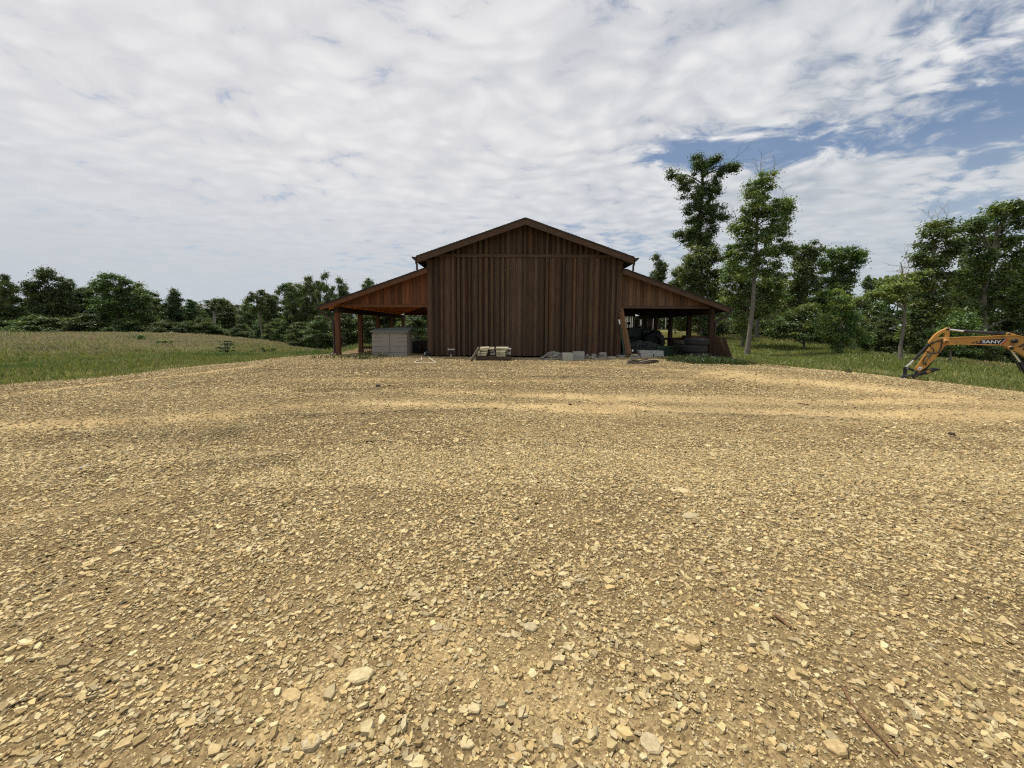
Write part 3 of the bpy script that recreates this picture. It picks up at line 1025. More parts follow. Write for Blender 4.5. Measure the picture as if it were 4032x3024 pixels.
# storage shed (low resin box with double doors)
Ysh = 15.25
sx0, sz = ground_at(1464, Ysh)
a, b = P(1466, 1412, Ysh), P(1601, 1306, Ysh)
shed = thing("storage_shed", "low grey resin storage shed with double doors and dark lid under the barn's west lean-to", "storage shed", (a[0], Ysh, a[2]))
x0, x1, z0, z1 = a[0], b[0], a[2] - 0.02, b[2]
m = MB()
D = 0.85
for p in ((x0 + .012, x0 + .06, Ysh + .031, Ysh + D), (x1 - .06, x1 - .012, Ysh + .031, Ysh + D), (x0 + .06, x1 - .06, Ysh + D - .05, Ysh + D - .002), (x0 + .06, x1 - .06, Ysh + .031, Ysh + .06)):
    m.bx(*p, z0 + 0.06, z1 - 0.03)
m.build("body", M['resin'], shed)
m = MB()
m.bx(x0 - .015, x1 + .015, Ysh - .02, Ysh + D + .02, z0, z0 + 0.058)
m.build("base", M['resin'], shed)
xm = (x0 + x1) / 2 + 0.01
for k, (xa, xb) in enumerate(((x0, xm - .006), (xm + .006, x1))):
    m = MB()
    m.bx(xa, xb, Ysh, Ysh + .028, z0 + .062, z1 - .03)
    d = m.build("door", M['resin'], shed, bevel=0.008)
    m = MB()
    hh = z1 - z0
    for q, (fr, ln) in enumerate(((0.245, 1.0), (0.455, 0.80), (0.635, 0.64), (0.78, 0.54), (0.89, 0.42))):
        zz = z0 + hh * fr
        wd = (xb - xa) * ln
        if k == 0:
            m.bx(xa + .015, xa + wd - .015, Ysh - .004, Ysh - .0005, zz, zz + .012)
        else:
            m.bx(xb - wd + .015, xb - .015, Ysh - .004, Ysh - .0005, zz, zz + .012)
    m.build("groove", M['groove'], d)
m = MB()
m.bx(xm - .005, xm + .005, Ysh + .004, Ysh + .02, z0 + .06, z1 - .03)
m.build("door_gap", M['dark_line'], shed)
for sgn, xa in ((0, x0 + .03), (1, x1 - .05)):
    m = MB()
    m.bx(xa, xa + .02, Ysh - .012, Ysh - .001, z1 - .10, z1 - .035)
    m.build("hinge", M['dark_line'], shed)
m = MB()
n = 8
top, bot = [], []
for i in range(n + 1):
    t = i / n
    xx = x0 - .05 + (x1 - x0 + .13) * t
    bow = 0.05 * (1 - (2 * t - 1) ** 2)
    for yy, zz in ((Ysh - .07, z1 + .0 - bow * .25), (Ysh + D * .55, z1 + .065 + bow * .5 + .04 * t), (Ysh + D + .05, z1 + .085 + bow * .5 + .09 * t)):
        top.append((xx, yy, zz + .03))
        bot.append((xx, yy, zz - .03))
vs = top + bot
fs = []
N3 = len(top)
for i in range(n):
    for j in range(2):
        q = (i * 3 + j, (i + 1) * 3 + j, (i + 1) * 3 + j + 1, i * 3 + j + 1)
        fs.append(q)
        fs.append(tuple(N3 + k for k in reversed(q)))
    for j in (0, 2):
        fs.append((i * 3 + j, (i + 1) * 3 + j, N3 + (i + 1) * 3 + j, N3 + i * 3 + j))
for i in (0, n):
    for j in range(2):
        fs.append((i * 3 + j, i * 3 + j + 1, N3 + i * 3 + j + 1, N3 + i * 3 + j))
m.add(vs, fs)
lid = m.build("lid", M['resin_lid'], shed)
for xx in (x0 + .05, x1 - .02):
    m = MB()
    m.add([(xx - .02, Ysh + .06, z1 - .03), (xx - .02, Ysh + D - .05, z1 - .03), (xx - .02, Ysh + D - .05, z1 + .09), (xx + .01, Ysh + .06, z1 - .03), (xx + .01, Ysh + D - .05, z1 - .03), (xx + .01, Ysh + D - .05, z1 + .09)],
          [(0, 1, 2), (5, 4, 3), (0, 2, 5, 3), (0, 3, 4, 1), (1, 4, 5, 2)])
    m.build("side_panel", M['resin'], shed)
# leaf litter on the lid
for k, uu in enumerate((1516, 1580)):
    q = P(uu, 1301, Ysh)
    m = MB()
    m.box((q[0], Ysh + .12, z1 + .052), (0.09, 0.05, 0.012), Matrix.Rotation(0.13, 3, 'X'), jit=.006)
    tag(m.build("paper_scrap", M['decal_white']), ("faint pale scrap lying mid-lid on the grey shed", "pale crumpled scrap lying near the right end of the grey shed's lid")[k], "scrap")

# landscape rake with curved tines
Yr = 16.2
rx0, rx1 = P(1418, 1400, Yr)[0], P(1468, 1400, Yr)[0]
rake = thing("landscape_rake", "rusty landscape rake with a row of curved tines beside the grey shed", "tractor rake", (rx0, Yr, H(rx0, Yr)))
m = MB()
zt = P(1440, 1368, Yr)[2]
m.bx(rx0 + .05, rx1 + .9, Yr - .05, Yr + .05, zt - .05, zt + .05)
m.build("toolbar", M['rust_metal'], rake)
for k in range(17):
    xx = rx0 + .06 + k * 0.075
    m = MB()
    pts = []
    for t in np.linspace(0, 1, 9):
        an = math.pi * (0.62 + 0.95 * t) - math.pi / 2
        pts.append((xx - 0.03 * math.sin(t * 3), Yr - 0.05 - 0.22 * math.sin(math.pi * min(1, t * 1.05)), zt - (zt - H(xx, Yr) - 0.03) * t ** 1.15))
    m.tube(pts, 0.013, 5)
    m.build("tine", M['rust_metal'] if k < 3 else M['black_metal'], rake)
m = MB()
m.tube([(rx0 + .7, Yr, zt + .04), (rx0 + .75, Yr + .5, zt + .25), (rx0 + .8, Yr + .9, zt + .1)], 0.03, 6)
m.build("hitch", M['rust_metal'], rake)

# low dark trailer behind the shed
Yt = 17.0
tx0, tx1 = P(1624, 1400, Yt)[0], P(1720, 1400, Yt)[0]
zt = P(1650, 1345, Yt)[2]
tr = thing("utility_trailer", "low dark wooden trailer in shade between the grey shed and the barn wall", "trailer", (tx0, Yt, H(tx0, Yt)))
m = MB()
m.bx(tx0 - .3, tx1 + .1, Yt, Yt + 1.6, zt - .10, zt)
m.build("rail", M['dark_wood'], tr)
m = MB()
m.bx(tx0 - .25, tx1 + .05, Yt + .02, Yt + 1.55, zt - .45, zt - .11)
m.build("side_board", M['rust_metal'], tr)
for xx in (tx0 + .25, tx1 - .3):
    m = MB()
    m.lathe([(0.02, -.07), (.2, -.07), (.24, -.04), (.24, .04), (.2, .07), (.02, .07)], (xx, Yt - .1, H(xx, Yt) + .27), 'y', 20)
    m.build("wheel", M['rubber'], tr)
m = MB()
m.bx(tx0 - .28, tx1, Yt + .06, Yt + 1.5, H(tx0, Yt) + .15, zt - .46)
m.build("chassis", M['black_metal'], tr)
# small pump / hydrant at the wall corner with the hose
q = P(1690, 1400, 15.1)
pump = thing("water_pump", "small dark pump on the ground by the barn's west corner", "pump", (q[0] - .12, 15.25, H(q[0], 15.25)))
m = MB()
zz = H(q[0], 15.25) + .03
m.bx(q[0] - .24, q[0] - .02, 15.2, 15.4, zz, zz + .09)
m.build("base", M['black_metal'], pump)
m = MB()
m.lathe([(0.001, -.1), (.065, -.1), (.075, -.07), (.075, .07), (.05, .10), (.001, .10)], (q[0] - .10, 15.3, zz + .15), 'x', 14)
m.build("motor", M['black_metal'], pump)
m = MB()
m.lathe([(0.02, 0), (.03, 0), (.03, .12), (.001, .12)], (q[0] - .2, 15.22, zz + .05), 'z', 10)
m.build("fitting", M['pvc'], pump)
pts = []
for (u, v) in ((1685, 1401), (1687, 1411), (1697, 1419), (1705, 1425), (1715, 1430), (1714, 1433), (1704, 1434.5), (1690, 1435), (1670, 1435.5), (1650, 1435), (1636, 1433), (1634, 1430), (1641, 1426),
               (1655, 1424), (1661, 1421), (1660, 1414), (1657, 1406)):
    g = hit(u, v)
    pts.append((g[0], g[1], float(pad_z(np.array([g[0]]), np.array([g[1]]))[0]) + .022))
m = MB()
fine_pts = []
for i in range(len(pts) - 1):
    for t in (0, .25, .5, .75):
        p0, p1, p2, p3 = [Vector(pts[max(0, min(len(pts) - 1, i + k))]) for k in (-1, 0, 1, 2)]
        fine_pts.append((0.5 * ((2 * p1) + (p2 - p0) * t + (2 * p0 - 5 * p1 + 4 * p2 - p3) * t * t + (3 * p1 - p0 - 3 * p2 + p3) * t ** 3)))
m.tube(fine_pts, 0.015, 8)
tag(m.build("garden_hose", M['hose']), "cream garden hose looped on the gravel by the barn's west corner", "hose")

# standpipe by the wall
Yp = 15.2
q0, q1 = P(1774, 1419, Yp - .3), P(1776, 1377, Yp - .3)
Yp -= .3
xg, zg = ground_at(1776, Yp)
sp = thing("standpipe", "pale plastic standpipe with a cross head in front of the barn wall", "standpipe", (xg, Yp, zg))
m = MB()
m.tube([(xg, Yp, zg - .05), (xg, Yp, q1[2] - .12)], 0.032, 10)
m.build("pipe", M['pvc'], sp)
m = MB()
m.tube([(xg, Yp, q1[2] - .16), (xg, Yp, q1[2] - .02)], 0.055, 10)
m.bx(xg - .09, xg + .10, Yp - .03, Yp + .05, q1[2] - .13, q1[2] - .055)
m.build("valve_body", M['black_metal'], sp)
m = MB()
m.tube([(xg - .115, Yp, q1[2]), (xg + .115, Yp, q1[2])], 0.034, 10)
m.build("cross_pipe", M['pvc'], sp)
m = MB()
m.tube([(xg - .112, Yp - .001, q1[2]), (xg - .112, Yp - .001, q1[2] + .05)], 0.03, 8)
m.build("cap", M['pvc'], sp)
m = MB()
m.tube([(xg + .112, Yp - .001, q1[2]), (xg + .112, Yp - .001, q1[2] + .055)], 0.03, 8)
m.build("cap", M['pvc'], sp)

# ---- pallet of pavers:   zoom frame: u = 1840 + x / 6.9125
U1 = lambda x: 1840 + x / 6.9125
V1 = lambda y: 1340 + y / 6.9125
g = hit(1945, 1426)
Yq = float(g[1]) + 0.05
zb = H(g[0], Yq)
pa, pb = P(U1(255), V1(560), Yq), P(U1(1188), V1(440), Yq)
pal = thing("wooden_pallet", "grey weathered pallet carrying stacks of cream pavers against the barn", "pallet", (pa[0], Yq, zb))
m = MB()
zt = P(U1(700), V1(447), Yq)[2]
zm = P(U1(700), V1(530), Yq)[2]
m.bx(pa[0] - .02, pb[0], Yq, Yq + .04, zm, zt)
m.build("front_board", M['dark_wood'], pal)
m = MB()
for k in range(6):
    m.bx(pa[0] + .01, pb[0] - .01, Yq + .045 + k * .17, Yq + .045 + k * .17 + .13, zt - .028, zt)
m.build("deck", M['dark_wood'], pal)
for fx in (0.02, 0.34, 0.64, 0.96):
    m = MB()
    xx = pa[0] + (pb[0] - pa[0]) * fx
    m.bx(xx - .035, xx + .035, Yq + .045, Yq + 1.0, zb - .03, zt - .03)
    m.build("stringer", M['dark_wood'], pal)
stack = [
    (270, 365, 515, 418, 0.03, .45, "cream paver at the bottom of the left stack on the pallet"),
    (290, 318, 530, 363, 0.06, .42, "cream paver with bright top, third down in the pallet's left stack"),
    (312, 240, 550, 292, 0.12, .40, "chipped cream paver second from the top of the pallet's left stack"),
    (355, 190, 588, 238, 0.16, .36, "tilted wedge-shaped paver crowning the pallet's left stack"),
    (620, 333, 757, 382, 0.12, .38, "dull paver at the foot of the pallet's middle stack"),
    (608, 277, 722, 308, 0.16, .40, "thin shaded paver in the middle of the pallet's narrow stack"),
    (612, 240, 716, 275, 0.22, .34, "dark hollow paver under the top of the pallet's narrow stack"),
    (596, 205, 722, 240, 0.14, .50, "narrow cream paver standing highest on the pallet's middle stack"),
    (802, 395, 1040, 437, 0.02, .45, "stained cream block lowest in the pallet's right stack"),
    (796, 350, 1046, 394, 0.03, .45, "stained cream block second from the bottom of the pallet's right stack"),
    (790, 303, 1030, 349, 0.03, .42, "clean cream block with lit top in the pallet's right stack"),
    (783, 258, 1048, 298, 0.10, .40, "broken-edged pale slab in the pallet's right stack"),
    (782, 216, 1118, 252, 0.14, .42, "wide thin paver just under the top of the pallet's right stack"),
    (780, 188, 1122, 214, 0.14, .50, "widest cream paver lying on top of the pallet's right stack"),
    (1060, 335, 1186, 384, 0.16, .35, "rough grey stone at the bottom of the pallet's far right end"),
    (1102, 293, 1188, 334, 0.18, .33, "small squarish pale stone on the pallet's far right end"),
    (1046, 285, 1099, 334, 0.20, .30, "smallest grey stone wedged beside the pallet's right stack"),
    (1100, 228, 1190, 270, 0.18, .34, "rounded grey stone topping the pallet's far right end"),
]
for k, (xa, ya, xb, yb, dy, dep, lb) in enumerate(stack):
    grey = k in (4, 5, 6, 14, 15, 16, 17)
    slab_px("paver" if k < 14 else "stone", M['slab'] if grey else M['paver'], lb, "paver" if k < 14 else "stone", U1(xa), V1(ya), U1(xb), V1(yb), Yq + dy, dep,
            "pavers stacked on the pallet" if k < 14 else "stones on the pallet's right end", yaw=rb.uniform(-.07, .07), tilt=(-0.09 if k == 3 else rb.uniform(-.012, .012)), jit=0.012 if not grey else 0.02, roll=.10)
a, b = P(U1(322), V1(200), Yq + .1), P(U1(100), V1(555), Yq - .2)
m = MB()
d = Vector(a) - Vector(b)
m.box((Vector(a) + Vector(b)) / 2, (0.11, 0.035, d.length), d.to_track_quat('Z', 'Y').to_matrix() @ Matrix.Rotation(R(95), 3, 'Z'))
tag(m.build("plank", M['old_wood']), "single grey plank leaning against the left end of the paver pallet", "plank")

# ---- concrete blocks with cores
U2 = lambda x: 2100 + x / 6.144
V2 = lambda y: 1360 + y / 6.144


def hollow_block(label, u0, v0, u1, v1, Y, yaw):
    a, b = P(u0, v1, Y), P(u1, v0, Y)
    w, h, d = b[0] - a[0], b[2] - a[2], 0.20
    m = MB()
    xs_ = [-w / 2, -w / 2 + .045, -.02, .02, w / 2 - .045, w / 2]
    ys_ = [-d / 2, -d / 2 + .042, d / 2 - .042, d / 2]
    V, F = [], []
    for zz in (-h / 2, h / 2):
        for yy in ys_:
            for xx in xs_:
                V.append((xx, yy, zz))
    ix = lambda i, j, k: k * 24 + j * 6 + i
    solid = lambda i, j: not (j == 1 and i in (1, 3))
    for i in range(5):
        for j in range(3):
            if solid(i, j):
                F.append((ix(i, j, 1), ix(i + 1, j, 1), ix(i + 1, j + 1, 1), ix(i, j + 1, 1)))
                F.append((ix(i, j, 0), ix(i, j + 1, 0), ix(i + 1, j + 1, 0), ix(i + 1, j, 0)))
                for di, dj, e in ((-1, 0, ((i, j), (i, j + 1))), (1, 0, ((i + 1, j), (i + 1, j + 1))), (0, -1, ((i, j), (i + 1, j))), (0, 1, ((i, j + 1), (i + 1, j + 1)))):
                    ni, nj = i + di, j + dj
                    if ni < 0 or ni > 4 or nj < 0 or nj > 2 or not solid(ni, nj):
                        p, q = e
                        F.append((ix(*p, 0), ix(*q, 0), ix(*q, 1), ix(*p, 1)))
    rot = Matrix.Rotation(yaw, 3, 'Z') @ Matrix.Rotation(.13, 3, 'X')
    c = Vector(((a[0] + b[0]) / 2, Y + d / 2, (a[2] + b[2]) / 2))
    m.add([(rot @ Vector(p) + c)[:] for p in V], F)
    tag(m.build("concrete_block", M['concrete']), label, "concrete block", "hollow concrete blocks by the barn wall")


Yc = float(hit(2236, 1424)[1])
Yd = float(hit(2280, 1419)[1])
hollow_block("damp darker concrete block, lower of the left pair by the barn wall", U2(712), V2(298), U2(966), V2(405), Yc, 0.10)
hollow_block("concrete block with open cores on the left pair by the barn wall", U2(710), V2(187), U2(964), V2(297), Yc - .01, 0.11)
hollow_block("concrete block at the bottom of the right pair by the barn wall", U2(978), V2(276), U2(1236), V2(375), Yd, -0.02)
hollow_block("highest concrete block with two open cores, beside the flat stones", U2(974), V2(157), U2(1240), V2(272), Yd - .02, -0.02)


# ---- flat stones along the wall
def stone_mesh(L, W, T, seed, n=9, layers=((-.5, .86), (-.18, 1.0), (.22, .97), (.5, .80))):
    r = random.Random(seed)
    m = MB()
    ring = [(math.cos(2 * math.pi * k / n) * r.uniform(.82, 1.1), math.sin(2 * math.pi * k / n) * r.uniform(.82, 1.1)) for k in range(n)]
    q = len(layers) - 1
    vs = []
    for z, s in layers:
        for x, y in ring:
            s2 = s * r.uniform(.95, 1.04)
            vs.append((x * L / 2 * s2, y * W / 2 * s2, z * T + r.uniform(-.07, .07) * T))
    fs = [tuple(reversed(range(n))), tuple(range(q * n, (q + 1) * n))]
    for i in range(q):
        fs += [(i * n + k, i * n + (k + 1) % n, (i + 1) * n + (k + 1) % n, (i + 1) * n + k) for k in range(n)]
    m.add(vs, fs)
    return m


def flat_stone(label, uc, vc, Y, L, T, tilt=0.0, W=None, seed=0, mat='slab', yaw=0.0, group="flat stones heaped along the barn wall", name="flat_stone"):
    m = stone_mesh(L, W or L * .75, T, seed)
    rot = Matrix.Rotation(tilt, 3, 'Y') @ Matrix.Rotation(yaw, 3, 'Z')
    c = Vector(P(uc, vc, Y))
    m.v = [(rot @ Vector(v) + c)[:] for v in m.v]
    m.c = [(1, 1, 1)] * len(m.f)
    return tag(m.build(name, M[mat]), label, "stone", group)


S = 6.144
pile = [
    (215, 285, 15.0, .34, .05, -.45, "grey stone sliver sticking out at the far left of the heap by the blocks"),
    (225, 300, 14.9, .40, .05, -.75, "long stone sliver crossed over another at the left of the heap"),
    (310, 235, 15.1, .36, .055, -.85, "steep thin slab on the upper left side of the heap"),
    (355, 240, 15.0, .40, .06, -.80, "pale-edged slab leaning steeply in the middle of the heap"),
    (405, 225, 15.05, .42, .06, -.70, "long slab leaning left near the top of the heap"),
    (495, 180, 15.1, .38, .08, .10, "grey slab forming the top of the heap by the blocks"),
    (540, 220, 15.0, .44, .07, -.25, "wide slab sloping just below the top of the heap"),
    (480, 260, 14.9, .42, .06, -.12, "flat slab halfway down the front of the heap"),
    (585, 215, 15.1, .30, .10, .55, "chunky stone tipped right at the heap's upper right"),
    (650, 295, 14.9, .38, .06, .60, "slab sliding toward the left concrete blocks"),
    (520, 315, 14.8, .42, .06, -.05, "flat slab low on the front of the heap"),
    (345, 325, 14.8, .42, .05, -.05, "flat dark slab low on the left of the heap"),
    (685, 245, 15.1, .22, .12, .3, "rough lump squeezed beside the upper left concrete block"),
    (300, 375, 14.5, .22, .10, 0, "dark squarish stone in front of the heap"),
    (372, 390, 14.4, .24, .10, 0, "pale squarish stone standing in front of the heap"),
    (470, 385, 14.4, .24, .04, 0, "thin white-edged stone lying flat before the heap"),
    (600, 378, 14.4, .50, .04, .03, "broad pale slab lying flat on the gravel by the blocks"),
]
for k, (xx, yy, Y, L, T, tl, lb) in enumerate(pile):
    flat_stone(lb, U2(xx), V2(yy), Y - .25, L, T, -tl if False else tl, seed=100 + k, yaw=rb.uniform(-.5, .5), mat='slab' if k not in (15, 16) else 'paver')
mid = [
    (1275, 285, 15.0, .14, .13, 0, "dark upright lump just right of the concrete blocks"),
    (1325, 265, 15.0, .24, .09, .9, "grey stone standing on edge right of the concrete blocks"),
    (1455, 215, 15.0, .20, .045, 0, "small slab on top of the little cairn right of the blocks"),
    (1470, 243, 15.0, .27, .05, .05, "second slab down in the little cairn right of the blocks"),
    (1415, 285, 14.9, .26, .07, -.25, "pale slab propped on the left of the little cairn"),
    (1470, 315, 14.8, .26, .06, -.2, "grey slab at the foot of the little cairn"),
    (1535, 330, 14.7, .22, .05, -.35, "pale slab leaning at the right foot of the little cairn"),
    (1560, 275, 15.1, .22, .05, .5, "dark slab slipping off the right of the little cairn"),
    (1685, 205, 14.95, .34, .12, 0, "thick rounded stone crowning the tallest stone stack by the barn corner"),
    (1680, 255, 14.95, .35, .06, 0, "second stone down in the tallest stone stack"),
    (1665, 285, 14.95, .32, .07, .05, "third stone down in the tallest stone stack"),
    (1675, 310, 14.9, .34, .06, -.05, "bottom stone of the tallest stone stack"),
    (1720, 335, 14.8, .42, .07, -.12, "long grey slab at the foot of the tallest stone stack"),
    (1800, 325, 14.8, .34, .07, .05, "grey slab between the tallest stack and the white-topped stone"),
    (1915, 345, 14.6, .36, .10, 0, "dark stone under the white-topped slab at the barn corner"),
    (1920, 300, 14.6, .36, .09, .06, "white-topped square slab at the barn's east corner"),
    (2020, 355, 14.6, .16, .06, 0, "small pale chip right of the white-topped slab"),
    (1900, 380, 14.4, .40, .04, 0, "thin slab flat on the gravel below the white-topped slab"),
]
for k, (xx, yy, Y, L, T, tl, lb) in enumerate(mid):
    flat_stone(lb, U2(xx), V2(yy), Y - .25, L, T, tl, seed=200 + k, yaw=rb.uniform(-.4, .4), mat='paver' if k in (4, 15, 16) else 'slab', group="flat stones right of the concrete blocks")

# ---- east side: zoom frame u = 2430 + x / 6.381, v = 1200 + y / 6.381
U3 = lambda x: 2430 + x / 6.381
V3 = lambda y: 1200 + y / 6.381
Ye = 14.95
for xa, ya, xb, yb, dy, lb in (
        (600, 1290, 902, 1378, .0, "grey paving block lowest on the left of the wall-like stack"),
        (600, 1226, 902, 1288, .0, "grey paving block in the middle of the left column"),
        (575, 1152, 866, 1224, .02, "grey paving block at the top of the left column"),
        (912, 1296, 1166, 1398, .0, "tall grey paving block at the bottom of the right column"),
        (930, 1236, 1176, 1294, -.02, "grey paving block jutting out in the right column's middle"),
        (872, 1160, 1168, 1234, .02, "wide grey paving block on top of the right column")):
    slab_px("paving_block", M['concrete'], lb + " under the east lean-to", "paving block", U3(xa), V3(ya), U3(xb), V3(yb), Ye + dy, .4, "grey paving blocks under the east lean-to", jit=.004)
for k, (xa, ya, xb, yb, dy, mt, lb) in enumerate((
        (325, 1297, 592, 1345, .1, 'concrete', "grey block under thin slabs left of the paving block stack"),
        (276, 1264, 420, 1294, .1, 'slab', "thin slab overhanging left in front of the leaning poles"),
        (348, 1243, 538, 1282, .06, 'paver', "pale thick slab topping the pile beside the leaning poles"),
        (18, 1274, 216, 1300, .05, 'slab', "thin dark slab topping the pile at the barn's east corner"),
        (30, 1303, 172, 1342, .04, 'slab', "middle slab in the pile at the barn's east corner"),
        (22, 1345, 236, 1424, .02, 'slab', "thick bottom slab of the pile at the barn's east corner"),
        (500, 1333, 580, 1356, -.3, 'paver', "small white chip of stone on the timber heap"))):
    slab_px("slab", M[mt], lb, "slab", U3(xa), V3(ya), U3(xb), V3(yb), Ye - .12 + dy, .36, "slabs before the east lean-to", jit=.012)


def board_between(name, mat, label, cat, a, b, w, t, group=None, spin=0.0, parent=None):
    a, b = Vector(a), Vector(b)
    d = b - a
    m = MB()
    m.box((a + b) / 2, (w, t, d.length), d.to_track_quat('Z', 'Y').to_matrix() @ Matrix.Rotation(spin, 3, 'Z'), jit=.004)
    o = m.build(name, mat, parent)
    if parent is None:
        tag(o, label, cat, group)
    return o


Yb = float(hit(2500, 1438)[1])
tb = [((258, 1440), (650, 1505), 0, .15, 'old_wood', "thick square grey timber at the front of the timber heap"),
      ((300, 1375), (520, 1378), .25, .07, 'paver', "pale short board at the back of the timber heap"),
      ((480, 1425), (780, 1365), .12, .06, 'old_wood', "long board lying slantwise on top of the timber heap"),
      ((560, 1452), (800, 1400), .06, .06, 'old_wood', "board with a worn pale edge beneath the slanting one"),
      ((620, 1490), (860, 1440), .02, .10, 'dark_wood', "dark broken board end at the right of the timber heap"),
      ((760, 1405), (1000, 1398), .35, .08, 'old_wood', "pale-topped board behind the timber heap's right end"),
      ((850, 1440), (1025, 1445), .25, .15, 'dark_wood', "short dark beam at the right end of the timber heap"),
      ((360, 1395), (640, 1445), .10, .06, 'dark_wood', "dark board between the square timber and the slanting boards")]
for (xa, ya), (xb, yb), dy, t, mt, lb in tb:
    a, b = P(U3(xa), V3(ya), Yb + dy), P(U3(xb), V3(yb), Yb + dy)
    board_between("timber", M[mt], lb, "timber", a, b, t, max(.05, t * .8), "timbers heaped before the east lean-to", spin=rb.uniform(-.2, .2))
# poles leaning in the opening
for (xa, ya), (xb, yb), r0, r1, mt, lb, nm in (
        ((55, 372), (182, 1275), .035, .035, 'pole_green', "thin dark green pole with a white top leaning at the barn corner", "pole"),
        ((75, 180), (258, 1385), .05, .055, 'pole_wood', "thinner peeled wooden pole leaning at the east lean-to's opening", "pole"),
        ((112, 95), (312, 1240), .07, .085, 'pole_wood', "thicker peeled wooden pole leaning at the east lean-to's opening", "pole")):
    a, b = Vector(P(U3(xa), V3(ya), 15.42)), Vector(P(U3(xb), V3(yb), 15.0))
    pol = thing(nm, lb, "pole", b, "poles leaning at the east lean-to")
    m = MB()
    m.tube([b, b * .66 + a * .34 + Vector((.01, 0, 0)), b * .33 + a * .67, a], [r1, r1 * .97, r0 * 1.02, r0], 8)
    m.build("shaft", M[mt], pol)
    if mt == 'pole_green':
        m = MB()
        d = (b - a).normalized()
        m.tube([a + d * .0, a + d * .2], .04, 8)
        m.build("cap", M['decal_white'], pol)
# wire roll
q0, q1 = P(U3(340), V3(1080), 15.6), P(U3(995), V3(1060), 15.6)
rl = MB()
rw = random.Random(5)
cx0, cx1, cz = q0[0], q1[0], P(U3(700), V3(1080), 15.6)[2]
RR = 0.235
NX, NA = 15, 16
pts = {}
for i in range(NX):
    for k in range(NA):
        t = i / (NX - 1)
        an = 2 * math.pi * k / NA
        rr = RR * (1 + 0.16 * math.sin(3 * an + i) + rw.uniform(-.1, .1)) * (0.80 + .3 * math.sin(math.pi * (0.1 + .8 * t)))
        pts[i, k] = Vector((cx0 + (cx1 - cx0) * t + rw.uniform(-.02, .02) + .08 * math.sin(an), 15.6 + rr * math.cos(an), cz + rr * .86 * math.sin(an) + .05 * math.sin(t * 5)))
for i in range(NX):
    for k in range(NA):
        rl.tube([pts[i, k], pts[i, (k + 1) % NA]], .0055, 3, cap=False)
        if i < NX - 1:
            rl.tube([pts[i, k], pts[i + 1, k]], .0055, 3, cap=False)
for k in range(26):
    an, t = rw.uniform(0, 6.28), rw.uniform(0, 1)
    c = Vector((cx0 + (cx1 - cx0) * t, 15.6 + RR * math.cos(an), cz + RR * math.sin(an)))
    rl.tube([c, c + Vector((rw.uniform(-.2, .2), rw.uniform(-.1, .1), rw.uniform(-.12, .12))), c + Vector((rw.uniform(-.3, .3), rw.uniform(-.1, .1), rw.uniform(-.12, .12)))], .0055, 3, cap=False)
tag(rl.build("wire_fence_roll", M['galv']), "crumpled roll of galvanised wire fencing behind the grey paving blocks", "wire roll")
slab_px("feed_sack", M['decal_white'], "small white crumpled sack scrap in front of the wire roll", "scrap", U3(370), V3(1130), U3(408), V3(1172), 15.1, .04, jit=.015)
# a crate carries the roll
slab_px("wooden_crate", M['dark_wood'], "dark crate in shade under the wire fencing roll", "crate", U3(330), V3(1225), U3(980), V3(1380), 15.5, .5, jit=.004)

# tractor in the dark of the lean-to
Yk = 19.3
kx = P(U3(640), 1400, Yk)[0]
kz = H(kx, Yk)
trc = thing("tractor", "dark green farm tractor parked in shade under the east lean-to", "tractor", (kx, Yk, kz))
zp = lambda y: P(U3(600), V3(y), Yk)[2]
xp = lambda x: P(U3(x), V3(700), Yk)[0]
m = MB()
m.prism_y([(xp(240), zp(900)), (xp(620), zp(900)), (xp(620), zp(560)), (xp(330), zp(575)), (xp(245), zp(640))], Yk, Yk + .62)
m.build("hood", M['green_metal'], trc, bevel=.03)
m = MB()
m.prism_y([(xp(624), zp(900)), (xp(960), zp(880)), (xp(960), zp(640)), (xp(800), zp(620)), (xp(624), zp(610))], Yk - .1, Yk + .75)
fd = m.build("fender", M['green_metal'], trc, bevel=.03)
# emblem: a small leaping animal in a rounded yellow frame
ex_, ez_ = xp(790), zp(715)
m = MB()
for A in (((-.075, .075), (.075, .075), (.075, .066), (-.075, .066)), ((-.075, -.066), (.075, -.066), (.075, -.075), (-.075, -.075)),
          ((-.075, .066), (-.066, .066), (-.066, -.066), (-.075, -.066)), ((.066, .066), (.075, .066), (.075, -.066), (.066, -.066)),
          ((-.050, .010), (.030, .020), (.034, -.004), (-.046, -.014)), ((.026, .018), (.052, .046), (.058, .034), (.034, .002)),
          ((-.048, .056), (-.036, .054), (-.034, .011), (-.048, .011)), ((-.046, -.014), (-.030, -.012), (-.052, -.050), (-.062, -.046)), ((.018, -.006), (.033, -.004), (.056, -.038), (.046, -.044))):
    m.prism_y([(ex_ + a, ez_ + b) for a, b in A], Yk - .109, Yk - .101)
m.build("emblem", M['decal_white'], fd)
